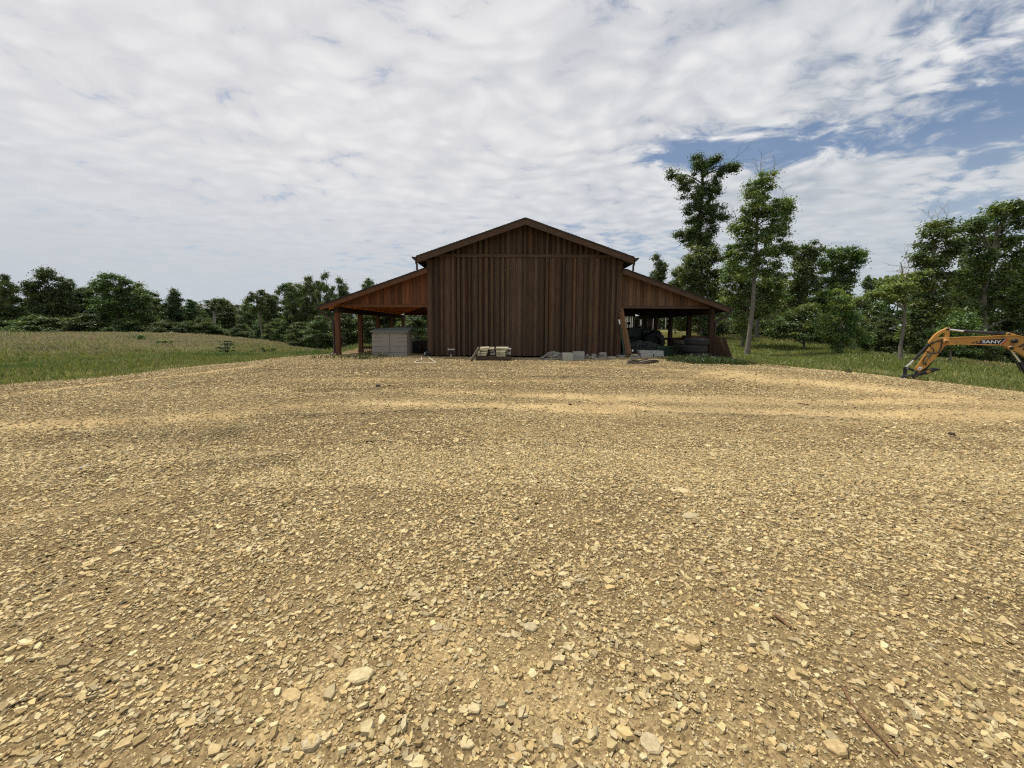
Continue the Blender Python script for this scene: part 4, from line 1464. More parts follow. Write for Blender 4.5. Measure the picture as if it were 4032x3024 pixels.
for xw, yw, r, w in ((840, 940, .50, .34), (300, 1000, .36, .22)):
    for side in (0, 1):
        wl = MB()
        cy = Yk - .30 - w / 2 + 0.9 * 0 + (1.35 if side else 0)
        c = (xp(xw), cy, kz + r)
        wl.lathe([(r * .55, -w / 2), (r * .9, -w / 2), (r, -w / 2 * .8), (r, w / 2 * .8), (r * .9, w / 2), (r * .55, w / 2)], c, 'y', 26)
        for k in range(18):
            an = 2 * math.pi * k / 18
            wl.box((c[0] + (r + .012) * math.cos(an), cy, c[2] + (r + .012) * math.sin(an)), (.05, w * .9, .05), Matrix.Rotation(-an, 3, 'Y') @ Matrix.Rotation(.4, 3, 'X'))
        ww = wl.build("wheel", M['rubber'], trc)
        rm = MB()
        rm.lathe([(.03, -.05), (r * .3, -.04), (r * .54, -.09), (r * .54, .09), (.03, .05)], c, 'y', 20)
        rm.build("rim", M['black_metal'], ww)
m = MB()
m.tube([(xp(330), Yk + .3, zp(570)), (xp(330), Yk + .3, zp(500))], .035, 8)
m.lathe([(.001, .0), (.075, .0), (.09, .06), (.07, .13), (.001, .15)], (xp(330), Yk + .3, zp(500)), 'z', 12)
m.build("exhaust", M['black_metal'], trc)
m = MB()
cc = Vector((xp(570), Yk + .3, zp(575)))
rt = Matrix.Rotation(-.55, 3, 'Y')
ring = [cc + rt @ Vector((.21 * math.cos(t), .21 * math.sin(t), 0)) for t in np.linspace(0, 2 * math.pi, 25)]
m.tube(ring, .018, 6, cap=False)
for t in (0.3, 2.4, 4.5):
    m.tube([cc, cc + rt @ Vector((.2 * math.cos(t), .2 * math.sin(t), 0))], .012, 5)
m.tube([cc, cc + Vector((-.1, 0, -.25))], .02, 6)
m.build("steering_wheel", M['black_metal'], trc)
m = MB()
m.bx(xp(690), xp(860), Yk + .1, Yk + .55, zp(625), zp(570))
m.bx(xp(840), xp(900), Yk + .1, Yk + .55, zp(620), zp(560))
m.build("seat", M['black_metal'], trc, bevel=.03)
m = MB()
m.prism_y([(xp(955), zp(900)), (xp(975), zp(640)), (xp(1090), zp(635)), (xp(1140), zp(750)), (xp(1125), zp(900)), (xp(1120), zp(1010)), (xp(1180), zp(1040)), (xp(960), zp(1040)), (xp(1060), zp(930)), (xp(960), zp(925))], Yk + .1, Yk + .5)
m.build("rear_hitch", M['black_metal'], trc)
# green steel bin
a, b = P(U3(1000), V3(1335), 16.0), P(U3(1430), V3(1030), 16.0)
bn = thing("steel_bin", "dark green steel bin standing behind the grey paving blocks", "bin", (a[0], 16.0, a[2]))
m = MB()
for q in ((a[0], b[0], 16.0, 16.03), (a[0], b[0], 16.77, 16.8), (a[0], a[0] + .03, 16.031, 16.769), (b[0] - .03, b[0], 16.031, 16.769)):
    m.bx(*q, a[2] - .06, b[2] - .05)
m.build("body", M['green_metal'], bn)
m = MB()
m.bx(a[0] - .03, b[0] + .03, 15.96, 15.998, b[2] - .09, b[2])
m.bx(a[0] - .02, b[0] + .02, 15.97, 15.998, a[2] - .03, a[2] + .02)
m.build("rim", M['galv'] if False else M['green_metal'], bn)
# corrugated sheet on a dark lumber heap
a, b = P(U3(1365), V3(800), 16.9), P(U3(1780), V3(800), 16.9)
m = MB()
N = 60
vs, fs = [], []
for i in range(N + 1):
    xx = a[0] + (b[0] - a[0]) * i / N
    wv = .045 * math.sin(i / N * 2 * math.pi * 6.0)
    zt = a[2] - .08
    for yy, zz in ((16.9, zt + wv), (17.7, zt - .02 + wv), (16.9, zt + wv - .014), (17.7, zt - .034 + wv)):
        vs.append((xx, yy, zz))
for i in range(N):
    k = i * 4
    fs += [(k, k + 4, k + 5, k + 1), (k + 2, k + 3, k + 7, k + 6), (k, k + 2, k + 6, k + 4), (k + 1, k + 5, k + 7, k + 3)]
m.add(vs, fs, smooth=True)
tag(m.build("corrugated_sheet", M['rust_metal']), "wavy corrugated metal sheet topping the dark heap under the east lean-to", "roofing sheet")
slab_px("lumber_bundle", M['dark_wood'], "dark bundled lumber stack beneath the corrugated sheet", "lumber stack", U3(1400), V3(850), U3(1800), V3(1340), 16.95, .7, jit=.006)

# ---- tyres, stacked boards, leaning sheets: u = 2640 + x / 6.9125, v = 1230 + y / 6.9125
U4 = lambda x: 2640 + x / 6.9125
V4 = lambda y: 1230 + y / 6.9125
Yy = 14.75
for xa, xb, ya, yb, lb in ((540, 1172, 708, 893, "worn black tyre on top of the stack of three"), (472, 1142, 903, 1100, "knobbly black tyre in the middle of the stack of three"),
                           (530, 1160, 1103, 1300, "black tyre at the bottom of the stack, half hidden by grass")):
    a, b = P(U4(xa), V4(yb), Yy), P(U4(xb), V4(ya), Yy)
    r, h = (b[0] - a[0]) / 2, (b[2] - a[2])
    c = ((a[0] + b[0]) / 2, Yy + r, a[2])
    ty = thing("tyre", lb, "tyre", c, "tyres stacked by the east post")
    m = MB()
    m.lathe([(r * .56, h * .12), (r * .62, h * .03), (r * .88, 0.0), (r * .975, h * .10), (r * .995, h * .3), (r, h * .5), (r * .995, h * .7), (r * .975, h * .90), (r * .88, h), (r * .62, h * .97), (r * .56, h * .88)], c, 'z', 40)
    m.build("carcass", M['rubber'], ty)
    m = MB()
    for k in range(40):
        an = 2 * math.pi * k / 40
        for zz, sg in ((.3, .35), (.5, -.35), (.7, .35)):
            m.box((c[0] + (r + .002) * math.cos(an + zz * .2), c[1] + (r + .002) * math.sin(an + zz * .2), c[2] + h * zz), (.02, .075, h * .15), Matrix.Rotation(an, 3, 'Z') @ Matrix.Rotation(sg, 3, 'X'))
    m.build("tread", M['rubber'], ty)
k = 0
for (xa, ya, xb, yb, mt, lb) in ((335, 770, 1245, 860, 'old_wood', "greyed board end topmost of the lumber behind the tyres"),
                                 (560, 640, 1040, 700, 'red_board', "reddish plank lying highest on the lumber behind the tyres"),
                                 (380, 870, 1255, 940, 'old_wood', "board with pale sawn end second down behind the tyres"),
                                 (420, 950, 1260, 1010, 'dark_wood', "dark thin board in the middle of the lumber behind the tyres"),
                                 (410, 1020, 1250, 1105, 'old_wood', "thick pale board low in the lumber behind the tyres"),
                                 (430, 1110, 1215, 1180, 'dark_wood', "dark board near the ground behind the tyres")):
    slab_px("board", M[mt], lb, "board", U4(xa), V4(ya), U4(xb), V4(yb), 15.85 + .01 * k, .9, "boards stacked behind the tyres", yaw=rb.uniform(-.03, .03), jit=.004)
    k += 1
for (xt, yt), (xb, yb), w, dy, mt, lb in (((1300, 668), (1545, 1350), .42, .0, 'red_board', "widest sheet of reddish board leaning on the east corner post"),
                                          ((1405, 685), (1625, 1365), .10, -.10, 'dark_wood', "dark plank edge in the middle of the leaning boards at the east post"),
                                          ((1455, 700), (1680, 1385), .13, -.16, 'red_board', "outermost reddish plank leaning at the east post")):
    a, b = Vector(P(U4(xt), V4(yt), 15.3 + dy)), Vector(P(U4(xb), V4(yb), 15.15 + dy))
    d = a - b
    m = MB()
    mt_ = d.to_track_quat('Z', 'Y').to_matrix()
    sidev = Vector((-0.55, 0.83, 0)).normalized()
    zax = d.normalized()
    nrm = zax.cross(sidev).normalized()
    sidev = nrm.cross(zax).normalized()
    rot = Matrix((sidev, nrm, zax)).transposed()
    c = (a + b) / 2
    m.box(c + sidev * (w * .5 - .06), (w, .03, d.length), rot, jit=.003)
    tag(m.build("leaning_board", M[mt]), lb, "board", "boards leaning at the east post")

# ---- outhouse and log cabin beyond
Yo = 58.0
q0, q1 = P(2752, 1314, Yo), P(2772, 1314, Yo)
oz = H(q0[0] + .5, Yo)
oh = thing("outhouse", "small leaning grey board outhouse with a slanted tin roof on the rise behind the barn", "outhouse", (q0[0], Yo, oz))
px_ = lambda x, y, dY=0.0: P(2640 + x / 6.9125, 1230 + y / 6.9125, Yo + dY)
ro = random.Random(3)
m = MB()


def ruled(m, A, B, Cc, Dd, n, base, r, th=Vector((0, .03, 0))):
    """boards between edge A->B (bottom) and D->C (top)"""
    A, B, Cc, Dd = map(Vector, (A, B, Cc, Dd))
    for i in range(n):
        t0, t1 = i / n, (i + .94) / n
        p = [A.lerp(B, t0), A.lerp(B, t1), Dd.lerp(Cc, t1), Dd.lerp(Cc, t0)]
        vs = [q[:] for q in p] + [(q + th)[:] for q in p]
        k = r.uniform(.6, 1.2)
        m.add(vs, [(0, 1, 2, 3), (7, 6, 5, 4), (0, 4, 5, 1), (1, 5, 6, 2), (2, 6, 7, 3), (3, 7, 4, 0)], (base[0] * k, base[1] * k, base[2] * k))


A0, A1, A2 = px_(768, 572), px_(900, 588), px_(1120, 575, 1.6)
B0, B1, B2 = px_(826, 300), px_(945, 318), px_(1140, 300, 1.6)
down = Vector((0, 0, -.3))
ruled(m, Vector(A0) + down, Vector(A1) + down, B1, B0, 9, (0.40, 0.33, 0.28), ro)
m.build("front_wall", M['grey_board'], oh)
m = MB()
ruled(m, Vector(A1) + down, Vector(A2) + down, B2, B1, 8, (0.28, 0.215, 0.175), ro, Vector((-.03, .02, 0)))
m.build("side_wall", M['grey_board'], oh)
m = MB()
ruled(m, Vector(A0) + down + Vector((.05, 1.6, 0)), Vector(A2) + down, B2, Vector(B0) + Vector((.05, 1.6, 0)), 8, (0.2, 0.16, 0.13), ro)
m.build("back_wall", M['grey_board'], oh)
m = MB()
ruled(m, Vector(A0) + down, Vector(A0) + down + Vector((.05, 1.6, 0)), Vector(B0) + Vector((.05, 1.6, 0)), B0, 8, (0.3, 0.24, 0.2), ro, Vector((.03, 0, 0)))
m.build("side_wall", M['grey_board'], oh)
m = MB()
r0, r1, r2, r3 = px_(790, 235, -.2), px_(1060, 240, 1.9), px_(1310, 350, 1.7), px_(935, 318, -.35)
vs = [Vector(q) for q in (r3, r2, r1, r0)]
m.add([q[:] for q in vs] + [(q + Vector((0, 0, -.05)))[:] for q in vs], [(0, 1, 2, 3), (7, 6, 5, 4), (0, 4, 5, 1), (1, 5, 6, 2), (2, 6, 7, 3), (3, 7, 4, 0)])
m.build("roof", M['tin'], oh)
m = MB()
w0 = Vector(px_(822, 372, -.05))
m.box(w0 + Vector((.16, -.03, -.02)), (0.34, .03, .2), Matrix.Rotation(.06, 3, 'Y'))
m.build("window", M['dark_line'], oh)
m = MB()
m.box(w0 + Vector((.14, -.08, .13)), (0.40, .09, .06), Matrix.Rotation(-.1, 3, 'Y'))
m.build("window_hood", M['porch_post'], oh)
tag(board_between("scrap_plank", M['grey_board'], "", "", px_(930, 592, -.2), px_(1020, 530, .6), .18, .06), "grey plank propped against the side of the outhouse", "plank")

Yn = 76.0
n0, n1 = P(U3(130), V3(600), Yn), P(U3(1290), V3(600), Yn)
cab = thing("log_cabin", "old log cabin with white chinking and a long porch seen through the east lean-to", "cabin", (n0[0], Yn, n0[2]))
zD = n0[2]
zE = P(U3(500), V3(290), Yn)[2]
zL = H(n0[0] + 5, Yn) - .3
X0, X1 = n0[0] - 1.5, n1[0] + .3
xw0 = P(U3(385), V3(600), Yn + 2.4)[0]
m = MB()
h = 0.30
z = zD
while z < zE + .4:
    m.tube([(xw0, Yn + 2.4, z + h / 2), (X1 - 1.2, Yn + 2.4, z + h / 2)], .125, 8)
    m.tube([(xw0, Yn + 2.3, z + h * .9), (xw0, Yn + 7.6, z + h * .9)], .125, 8)
    z += h
m.build("log_wall", M['log'], cab)
m = MB()
m.bx(xw0 + .05, X1 - 1.25, Yn + 2.42, Yn + 7.5, zD - .05, zE + .4)
m.build("chinking", M['chink'], cab)
m = MB()
m.prism_y([(X0 - .6, zE + .12), (X1 + .6, zE + .12), (X1 + .6, zE), (X0 - .6, zE)], Yn - .3, Yn - .2)
m.add([(X0 - .7, Yn - .45, zE + .12), (X1 + .7, Yn - .45, zE + .12), (X1 + .7, Yn + 2.6, zE + .75), (X0 - .7, Yn + 2.6, zE + .75),
       (X0 - .7, Yn - .45, zE + .02), (X1 + .7, Yn - .45, zE + .02), (X1 + .7, Yn + 2.6, zE + .65), (X0 - .7, Yn + 2.6, zE + .65)],
      [(0, 1, 2, 3), (7, 6, 5, 4), (0, 4, 5, 1), (1, 5, 6, 2), (2, 6, 7, 3), (3, 7, 4, 0)])
m.build("porch_roof", M['tin'], cab)
m = MB()
m.add([(xw0 - .6, Yn + 2.2, zE + .66), (X1 - .6, Yn + 2.2, zE + .66), (X1 - .6, Yn + 5, zE + 2.3), (xw0 - .6, Yn + 5, zE + 2.3), (xw0 - .6, Yn + 7.8, zE + .66), (X1 - .6, Yn + 7.8, zE + .66)],
      [(0, 1, 2, 3), (3, 2, 5, 4), (0, 3, 4), (1, 5, 2)])
m.build("main_roof", M['tin'], cab)
m = MB()
m.bx(X0 - .3, X1 + .4, Yn - .25, Yn + 2.3, zD - .22, zD - .02)
m.build("porch_deck", M['old_wood'], cab)
for xx in (215, 260, 330, 378, 475, 590, 905, 1215):
    m = MB()
    c = P(U3(xx), V3(500), Yn)[0]
    w = .07 if xx != 590 else .12
    m.bx(c - w, c + w, Yn - .12, Yn + .08, zD - .02, zE)
    m.build("porch_post", M['porch_post'], cab)
for xx in np.linspace(X0, X1, 6):
    m = MB()
    m.bx(xx - .2, xx + .2, Yn - .1, Yn + .3, zL - .2, zD - .22)
    m.build("pier", M['slab'], cab)
for xa in (590, 860):
    m = MB()
    c = P(U3(xa), V3(500), Yn + 2.25)[0]
    m.bx(c - .45, c + .45, Yn + 2.22, Yn + 2.27, zD + .1, zD + 1.95)
    m.build("door", M['red_board'], cab)
# railed deck to the east of the cabin
d0, d1 = P(U3(1500), V3(600), Yn - 3), P(U3(1790), V3(600), Yn - 3)
dk = thing("railed_deck", "low grey wooden deck with posts to the right of the log cabin", "deck", (d0[0], Yn - 3, d0[2]))
m = MB()
m.bx(d0[0], d1[0] + 2, Yn - 3, Yn, d0[2] - .15, d0[2])
m.build("platform", M['old_wood'], dk)
for t in np.linspace(0, 1, 5):
    m = MB()
    xx = d0[0] + (d1[0] + 2 - d0[0]) * t
    m.bx(xx - .08, xx + .08, Yn - 3.1, Yn - 2.94, zL - .3, d0[2] + 2.0)
    m.build("post", M['old_wood'], dk)
# ------------------------------------------------------------------ excavator arm reaching in from the east
Yx, ARM = 15.6, R(38)                    # the arm swings across the line of sight: built straight, then turned by ARM about z
ARM_N = np.array([math.sin(ARM), math.cos(ARM), 0.0])


def PX(u, v):
    """picture point on the arm's own plane, in the arm's unturned frame"""
    d = ray(u, v)
    p = CAM + d * ((Yx - CAM @ ARM_N) / (d @ ARM_N))
    c, s_ = math.cos(ARM), math.sin(ARM)
    return np.array([p[0] * c - p[1] * s_, p[0] * s_ + p[1] * c, p[2]])


UE = lambda x: 3500 + x / 5.72
VE = lambda y: 1250 + y / 5.72
UB = lambda x: 3740 + x / 5.719
VB = lambda y: 1250 + y / 5.719


def plate(name, mat, outline, y0, y1, parent, holes=(), bevel=0.008):
    """flat steel plate: outline of picture points on the plane Y = Yx, given real thickness"""
    cu = bpy.data.curves.new(name, 'CURVE')
    cu.dimensions = '2D'
    cu.fill_mode = 'BOTH'
    cu.extrude = (y1 - y0) / 2 - bevel
    cu.bevel_depth = bevel
    cu.bevel_resolution = 1
    org = ORIGIN[parent.name]
    for lp in (outline, *holes):
        sp = cu.splines.new('POLY')
        sp.points.add(len(lp) - 1)
        for pt, (u, v) in zip(sp.points, lp):
            q = PX(u, v)
            pt.co = (q[0] - org[0], q[2] - org[2], 0, 1)
        sp.use_cyclic_u = True
    o = bpy.data.objects.new("tmp", cu)
    COL.objects.link(o)
    dg = bpy.context.evaluated_depsgraph_get()
    me = bpy.data.meshes.new_from_object(o.evaluated_get(dg))
    bpy.data.objects.remove(o)
    yc = (y0 + y1) / 2 - org[1]
    co = np.empty(len(me.vertices) * 3)
    me.vertices.foreach_get('co', co)
    co = co.reshape(-1, 3)
    me.vertices.foreach_set('co', np.stack([co[:, 0], yc + co[:, 2], co[:, 1]], -1).ravel())
    me.name = name
    me.materials.clear()
    me.materials.append(mat)
    ob = bpy.data.objects.new(name, me)
    link(ob, parent, org)
    return ob


def smooth_pts(lp, sub=4):
    out = []
    n = len(lp)
    for i in range(n):
        p0, p1, p2, p3 = [np.array(lp[(i + k) % n], float) for k in (-1, 0, 1, 2)]
        for t in np.arange(sub) / sub:
            out.append(tuple(0.5 * (2 * p1 + (p2 - p0) * t + (2 * p0 - 5 * p1 + 4 * p2 - p3) * t * t + (3 * p1 - p0 - 3 * p2 + p3) * t ** 3)))
    return out


xc = PX(4330, 1500)[0] + 2.9
ex = thing("excavator", "yellow mini excavator with its arm lowered to the pad's east edge", "excavator", (xc, Yx, H(xc, Yx)))
bo = [(3710, 1346), (3713, 1336), (3722, 1331), (3740, 1331.5), (3790, 1328), (3850, 1326.5), (3908, 1324), (3960, 1321), (3998, 1320), (4032, 1330), (4075, 1352), (4130, 1400), (4180, 1462), (4212, 1520),
      (4205, 1545), (4185, 1545), (4160, 1525), (4120, 1478), (4075, 1432), (4032, 1402), (3992, 1379.5), (3978, 1377), (3968, 1371), (3955, 1362), (3935, 1358.5), (3880, 1357.5), (3800, 1355.5), (3767, 1354.5), (3745, 1357), (3724, 1358), (3713, 1354)]
boom = plate("boom", M['yellow'], bo, Yx - .09, Yx + .09, ex, bevel=.012)
# flange plates along the edges of the boom
fl = [(3735, 1329.5), (3790, 1326.5), (3850, 1325), (3908, 1322.5), (3960, 1319.5), (3998, 1318.3), (4034, 1328.5), (4077, 1351), (4076, 1353), (4032, 1331.2), (3998, 1321.3), (3960, 1322.3), (3908, 1325.3), (3850, 1327.8), (3790, 1329.3), (3735, 1332)]
plate("top_flange", M['yellow'], fl, Yx - .11, Yx + .11, boom, bevel=.002)
fl = [(3745, 1356), (3767, 1353.6), (3800, 1354.6), (3880, 1356.6), (3935, 1357.6), (3956, 1361), (3969, 1370), (3979, 1376), (3992, 1378.5), (4032, 1401), (4075, 1431), (4074, 1433.5), (4031, 1403.3), (3991, 1380.7), (3977, 1378), (3967, 1372), (3954, 1363), (3935, 1359.6), (3880, 1358.6), (3800, 1356.6), (3767, 1355.6), (3746, 1358)]
plate("bottom_flange", M['yellow'], fl, Yx - .11, Yx + .11, boom, bevel=.002)
st = [(UE(a), VE(b)) for a, b in ((1262, 262), (1285, 240), (1330, 240), (1348, 262), (1344, 330), (1336, 460), (1330, 500), (1312, 570), (1270, 620), (1160, 745), (1045, 880), (1030, 920), (985, 950), (845, 1095), (668, 1226), (628, 1212),
                                      (572, 1176), (640, 1080), (760, 900), (850, 760), (965, 618), (960, 600), (900, 590), (892, 575), (898, 555), (935, 500), (1020, 400), (1080, 350), (1180, 290))]
ho = [(UE(a), VE(b)) for a, b in ((1075, 462), (1080, 440), (1150, 372), (1235, 330), (1254, 340), (1252, 440), (1240, 452), (1160, 455))]
stick = plate("stick", M['yellow'], st, Yx - .075, Yx + .075, ex, holes=[ho], bevel=.010)


def disc(name, mat, u, v, r, y0, y1, parent, n=18):
    q = PX(u, v)
    m = MB()
    m.lathe([(.001, y0 - Yx), (r, y0 - Yx), (r, y1 - Yx), (.001, y1 - Yx)], (q[0], Yx, q[2]), 'y', n)
    return m.build(name, mat, parent)


disc("pivot_boss", M['yellow'], UE(1265), VE(540), .058, Yx - .13, Yx + .13, ex)
disc("pivot_pin", M['rust_metal'], UE(1265), VE(540), .028, Yx - .142, Yx + .142, ex)
disc("pivot_pin", M['black_metal'], UE(1305), VE(266), .028, Yx - .10, Yx + .10, ex)
disc("pivot_pin", M['black_metal'], UE(945), VE(572), .026, Yx - .10, Yx + .10, ex)
disc("pivot_pin", M['black_metal'], UB(1348), VB(685), .040, Yx - .115, Yx + .115, ex)
disc("pivot_boss", M['yellow'], UB(1348), VB(685), .060, Yx - .11, Yx + .11, ex)
disc("work_lamp", M['black_metal'], UB(1405), VB(528), .055, Yx - .17, Yx - .111, ex)


def pxtube(name, mat, pts, r, dy, parent, n=10, Uf=UE, Vf=VE):
    m = MB()
    m.tube([tuple(PX(Uf(a), Vf(b))[k] + (dy if k == 1 else 0) for k in range(3)) for a, b in pts], r, n)
    return m.build(name, mat, parent)


ac = pxtube("arm_cylinder", M['cyl_black'], [(330, 312), (1262, 372)], .040, 0, ex, 14, UB, VB)
pxtube("piston_rod", M['chrome'], [(-8, 273), (60, 278), (325, 311)], .0235, 0, ac, 12, UB, VB)
m = MB()
q = PX(UB(335), VB(312))
m.lathe([(.024, -.02), (.045, -.02), (.047, .03), (.04, .04)], tuple(q), 'x', 14)
m.build("gland", M['black_metal'], ac)
bk = [(UB(a), VB(b)) for a, b in ((1255, 385), (1265, 360), (1300, 345), (1350, 352), (1420, 370), (1475, 398), (1490, 420), (1260, 420))]
plate("cylinder_bracket", M['yellow'], bk, Yx - .07, Yx + .07, ex, bevel=.006)
disc("pivot_pin", M['black_metal'], UB(1308), VB(382), .026, Yx - .085, Yx + .085, ex)
bc = pxtube("bucket_cylinder", M['cyl_black'], [(925, 575), (560, 965)], .034, 0, ex, 14)
pxtube("piston_rod", M['chrome'], [(562, 962), (385, 1122)], .022, 0, bc, 12)
lc = pxtube("lift_cylinder", M['cyl_black'], [(1575, 1000), (1700, 1215), (1900, 1560)], .048, .0, ex, 14, UB, VB)
pxtube("piston_rod", M['chrome'], [(1375, 725), (1580, 1008)], .026, .0, lc, 12, UB, VB)
pxtube("hydraulic_hose", M['rubber'], [(1250, 690), (1330, 800), (1440, 960), (1530, 1120), (1580, 1210)], .013, -.05, ex, 6, UB, VB)
# linkage, coupler and thumb
plate("link", M['black_metal'], smooth_pts([(UE(a), VE(b)) for a, b in ((325, 1140), (365, 1112), (412, 1135), (395, 1200), (385, 1330), (350, 1350), (318, 1330), (335, 1230))], 3), Yx - .06, Yx + .06, ex, bevel=.005)
plate("link", M['black_metal'], smooth_pts([(UE(a), VE(b)) for a, b in ((375, 1145), (410, 1125), (500, 1150), (600, 1185), (660, 1230), (610, 1250), (500, 1195), (400, 1170))], 3), Yx - .095, Yx - .076, ex, bevel=.003)
th = [(500, 1318), (560, 1282), (620, 1255), (700, 1225), (800, 1195), (830, 1180), (900, 1168), (1000, 1150), (1040, 1140), (1075, 1150), (1110, 1150), (1125, 1172), (1080, 1186), (1040, 1186), (1010, 1208), (975, 1210), (945, 1232), (905, 1235),
      (880, 1258), (840, 1256), (800, 1278), (755, 1280), (715, 1300), (670, 1296), (620, 1322), (590, 1345), (545, 1362), (505, 1352)]
thumb = plate("thumb", M['black_metal'], [(UE(a), VE(b)) for a, b in th], Yx - .14, Yx - .10, ex, bevel=.004)
plate("thumb", M['black_metal'], [(UE(a), VE(b)) for a, b in th], Yx + .08, Yx + .11, ex, bevel=.004)
lg = [(820, 1228), (828, 1200), (858, 1186), (895, 1184), (918, 1196), (905, 1222), (868, 1238)]
plate("decal", M['yellow'], smooth_pts([(UE(a), VE(b)) for a, b in lg], 3), Yx - .1445, Yx - .1405, thumb, holes=[[(UE(a), VE(b)) for a, b in ((842, 1220), (850, 1204), (868, 1200), (864, 1216))],
      [(UE(a), VE(b)) for a, b in ((876, 1214), (882, 1198), (900, 1198), (894, 1212))]], bevel=.0008)
cpl = [(215, 1385), (245, 1345), (300, 1312), (380, 1308), (450, 1296), (505, 1298), (548, 1330), (545, 1362), (500, 1382), (430, 1392), (330, 1400), (255, 1408)]
coup = plate("coupler", M['black_metal'], [(UE(a), VE(b)) for a, b in cpl], Yx - .12, Yx + .12, ex, bevel=.006)
cp2 = [(222, 1420), (262, 1398), (330, 1402), (440, 1396), (505, 1388), (528, 1425), (505, 1462), (440, 1468), (350, 1462), (270, 1450), (232, 1440)]
plate("coupler_jaw", M['black_metal'], [(UE(a), VE(b)) for a, b in cp2], Yx - .10, Yx + .10, ex, bevel=.006)
lg = [(398, 1338), (410, 1326), (465, 1312), (470, 1330), (452, 1344)]
plate("decal", M['yellow'], [(UE(a), VE(b)) for a, b in lg], Yx - .1245, Yx - .1205, coup, holes=[[(UE(a), VE(b)) for a, b in ((420, 1336), (428, 1326), (456, 1320), (450, 1334))]], bevel=.0008)
for a, b, r in ((342, 1365, .030), (282, 1432, .026), (460, 1416, .032), (402, 1152, .020), (566, 1204, .020)):
    disc("pivot_pin", M['galv'], UE(a), VE(b), r, Yx - .135, Yx + .135, ex, 12)
pxtube("hydraulic_hose", M['hose'], [(488, 1330), (492, 1370), (515, 1395), (528, 1415)], .010, -.15, ex, 6)
tc = pxtube("thumb_cylinder", M['cyl_black'], [(1005, 965), (745, 1240)], .030, .03, ex, 12)
pxtube("piston_rod", M['chrome'], [(985, 960), (945, 1005)], .021, -.02, tc, 10)
for pts, r in (([(900, 600), (905, 640), (940, 680), (985, 715), (992, 760), (965, 800), (925, 805), (870, 780), (800, 740)], .012),
               ([(1190, 500), (1165, 590), (1150, 690), (1110, 765), (1040, 800), (960, 808)], .014),
               ([(960, 550), (1070, 548), (1190, 520)], .010),
               ([(960, 600), (1040, 540), (1120, 505), (1200, 490)], .012),
               ([(850, 845), (790, 900), (750, 985), (755, 1030), (795, 1062), (830, 1068), (805, 1030), (812, 1000)], .012),
               ([(1090, 795), (1180, 800), (1240, 740), (1250, 690), (1220, 650)], .012)):
    pxtube("hydraulic_hose", M['rubber'], smooth_pts(pts + [], 1), r, -.095 if r < .0138 else -.10, ex, 6)
pxtube("hose_fitting", M['galv'], [(840, 848), (900, 850), (925, 868), (905, 880)], .016, -.095, ex, 6)
pxtube("hose_fitting", M['galv'], [(945, 808), (925, 850)], .014, -.095, ex, 6)
pxtube("hose_fitting", M['galv'], [(900, 885), (860, 940), (812, 998)], .010, -.095, ex, 6)
pxtube("hydraulic_hose", M['rubber'], [(900, 352), (1000, 325), (1150, 318), (1300, 330), (1480, 330), (1600, 360), (1680, 410)], .012, -.03, ex, 6, UB, VB)
plate("warning_label", M['decal_white'], [(UE(a), VE(b)) for a, b in ((625, 1160), (672, 1106), (748, 1118), (700, 1182))], Yx - .0795, Yx - .0755, stick, bevel=.0008)
plate("label_print", M['rust_metal'], [(UE(a), VE(b)) for a, b in ((645, 1146), (655, 1136), (712, 1150), (704, 1158))], Yx - .0815, Yx - .0798, stick, bevel=.0004)
# livery: navy panel with checker tail, white letters and a red slash
Yd_ = Yx - .0905
for lp in ([(700, 495), (1220, 485), (1090, 604), (545, 588), (575, 563), (650, 560), (672, 540), (640, 538), (665, 518), (690, 520)], [(455, 582), (485, 556), (538, 557), (512, 584)], [(545, 546), (565, 528), (608, 530), (590, 548)], [(618, 512), (632, 500), (668, 500), (654, 512)]):
    plate("livery_panel", M['decal_navy'], [(UB(a), VB(b)) for a, b in lp], Yd_ - .003, Yd_, boom, bevel=.0006)
plate("livery_stripe", M['decal_red'], [(UB(a), VB(b)) for a, b in ((1243, 486), (1274, 489), (1150, 607), (1112, 605))], Yd_ - .003, Yd_, boom, bevel=.0006)
plate("livery_stripe", M['decal_white'], [(UB(a), VB(b)) for a, b in ((1226, 485), (1238, 486), (1106, 605), (1094, 604))], Yd_ - .003, Yd_, boom, bevel=.0006)


def lettering(txt, mat, u0, v0, u1, v1, ang, dy, parent, bold=.018, sh=0.0):
    cu = bpy.data.curves.new("lettering", 'FONT')
    cu.body = txt
    cu.size = 1.0
    cu.offset = bold
    cu.extrude = .004
    cu.shear = sh
    o = bpy.data.objects.new("tmp", cu)
    COL.objects.link(o)
    dg = bpy.context.evaluated_depsgraph_get()
    me = bpy.data.meshes.new_from_object(o.evaluated_get(dg))
    bpy.data.objects.remove(o)
    co = np.empty(len(me.vertices) * 3)
    me.vertices.foreach_get('co', co)
    co = co.reshape(-1, 3)
    mn, mx = co.min(0), co.max(0)
    a, b = PX(u0, v1), PX(u1, v0)
    x = (co[:, 0] - mn[0]) / (mx[0] - mn[0]) - .5
    z = (co[:, 1] - mn[1]) / (mx[1] - mn[1]) - .5
    w, h = b[0] - a[0], b[2] - a[2]
    x, z = x * w, z * h
    c, s = math.cos(ang), math.sin(ang)
    org = ORIGIN[parent.name]
    X = (a[0] + b[0]) / 2 + x * c - z * s - org[0]
    Z = (a[2] + b[2]) / 2 + x * s + z * c - org[2]
    Yv = dy - org[1] + np.where(co[:, 2] > 0, -.0015, .0)
    me.vertices.foreach_set('co', np.stack([X, Yv, Z], -1).ravel())
    me.materials.clear()
    me.materials.append(mat)
    o = bpy.data.objects.new("lettering", me)
    link(o, parent, org)
    return o


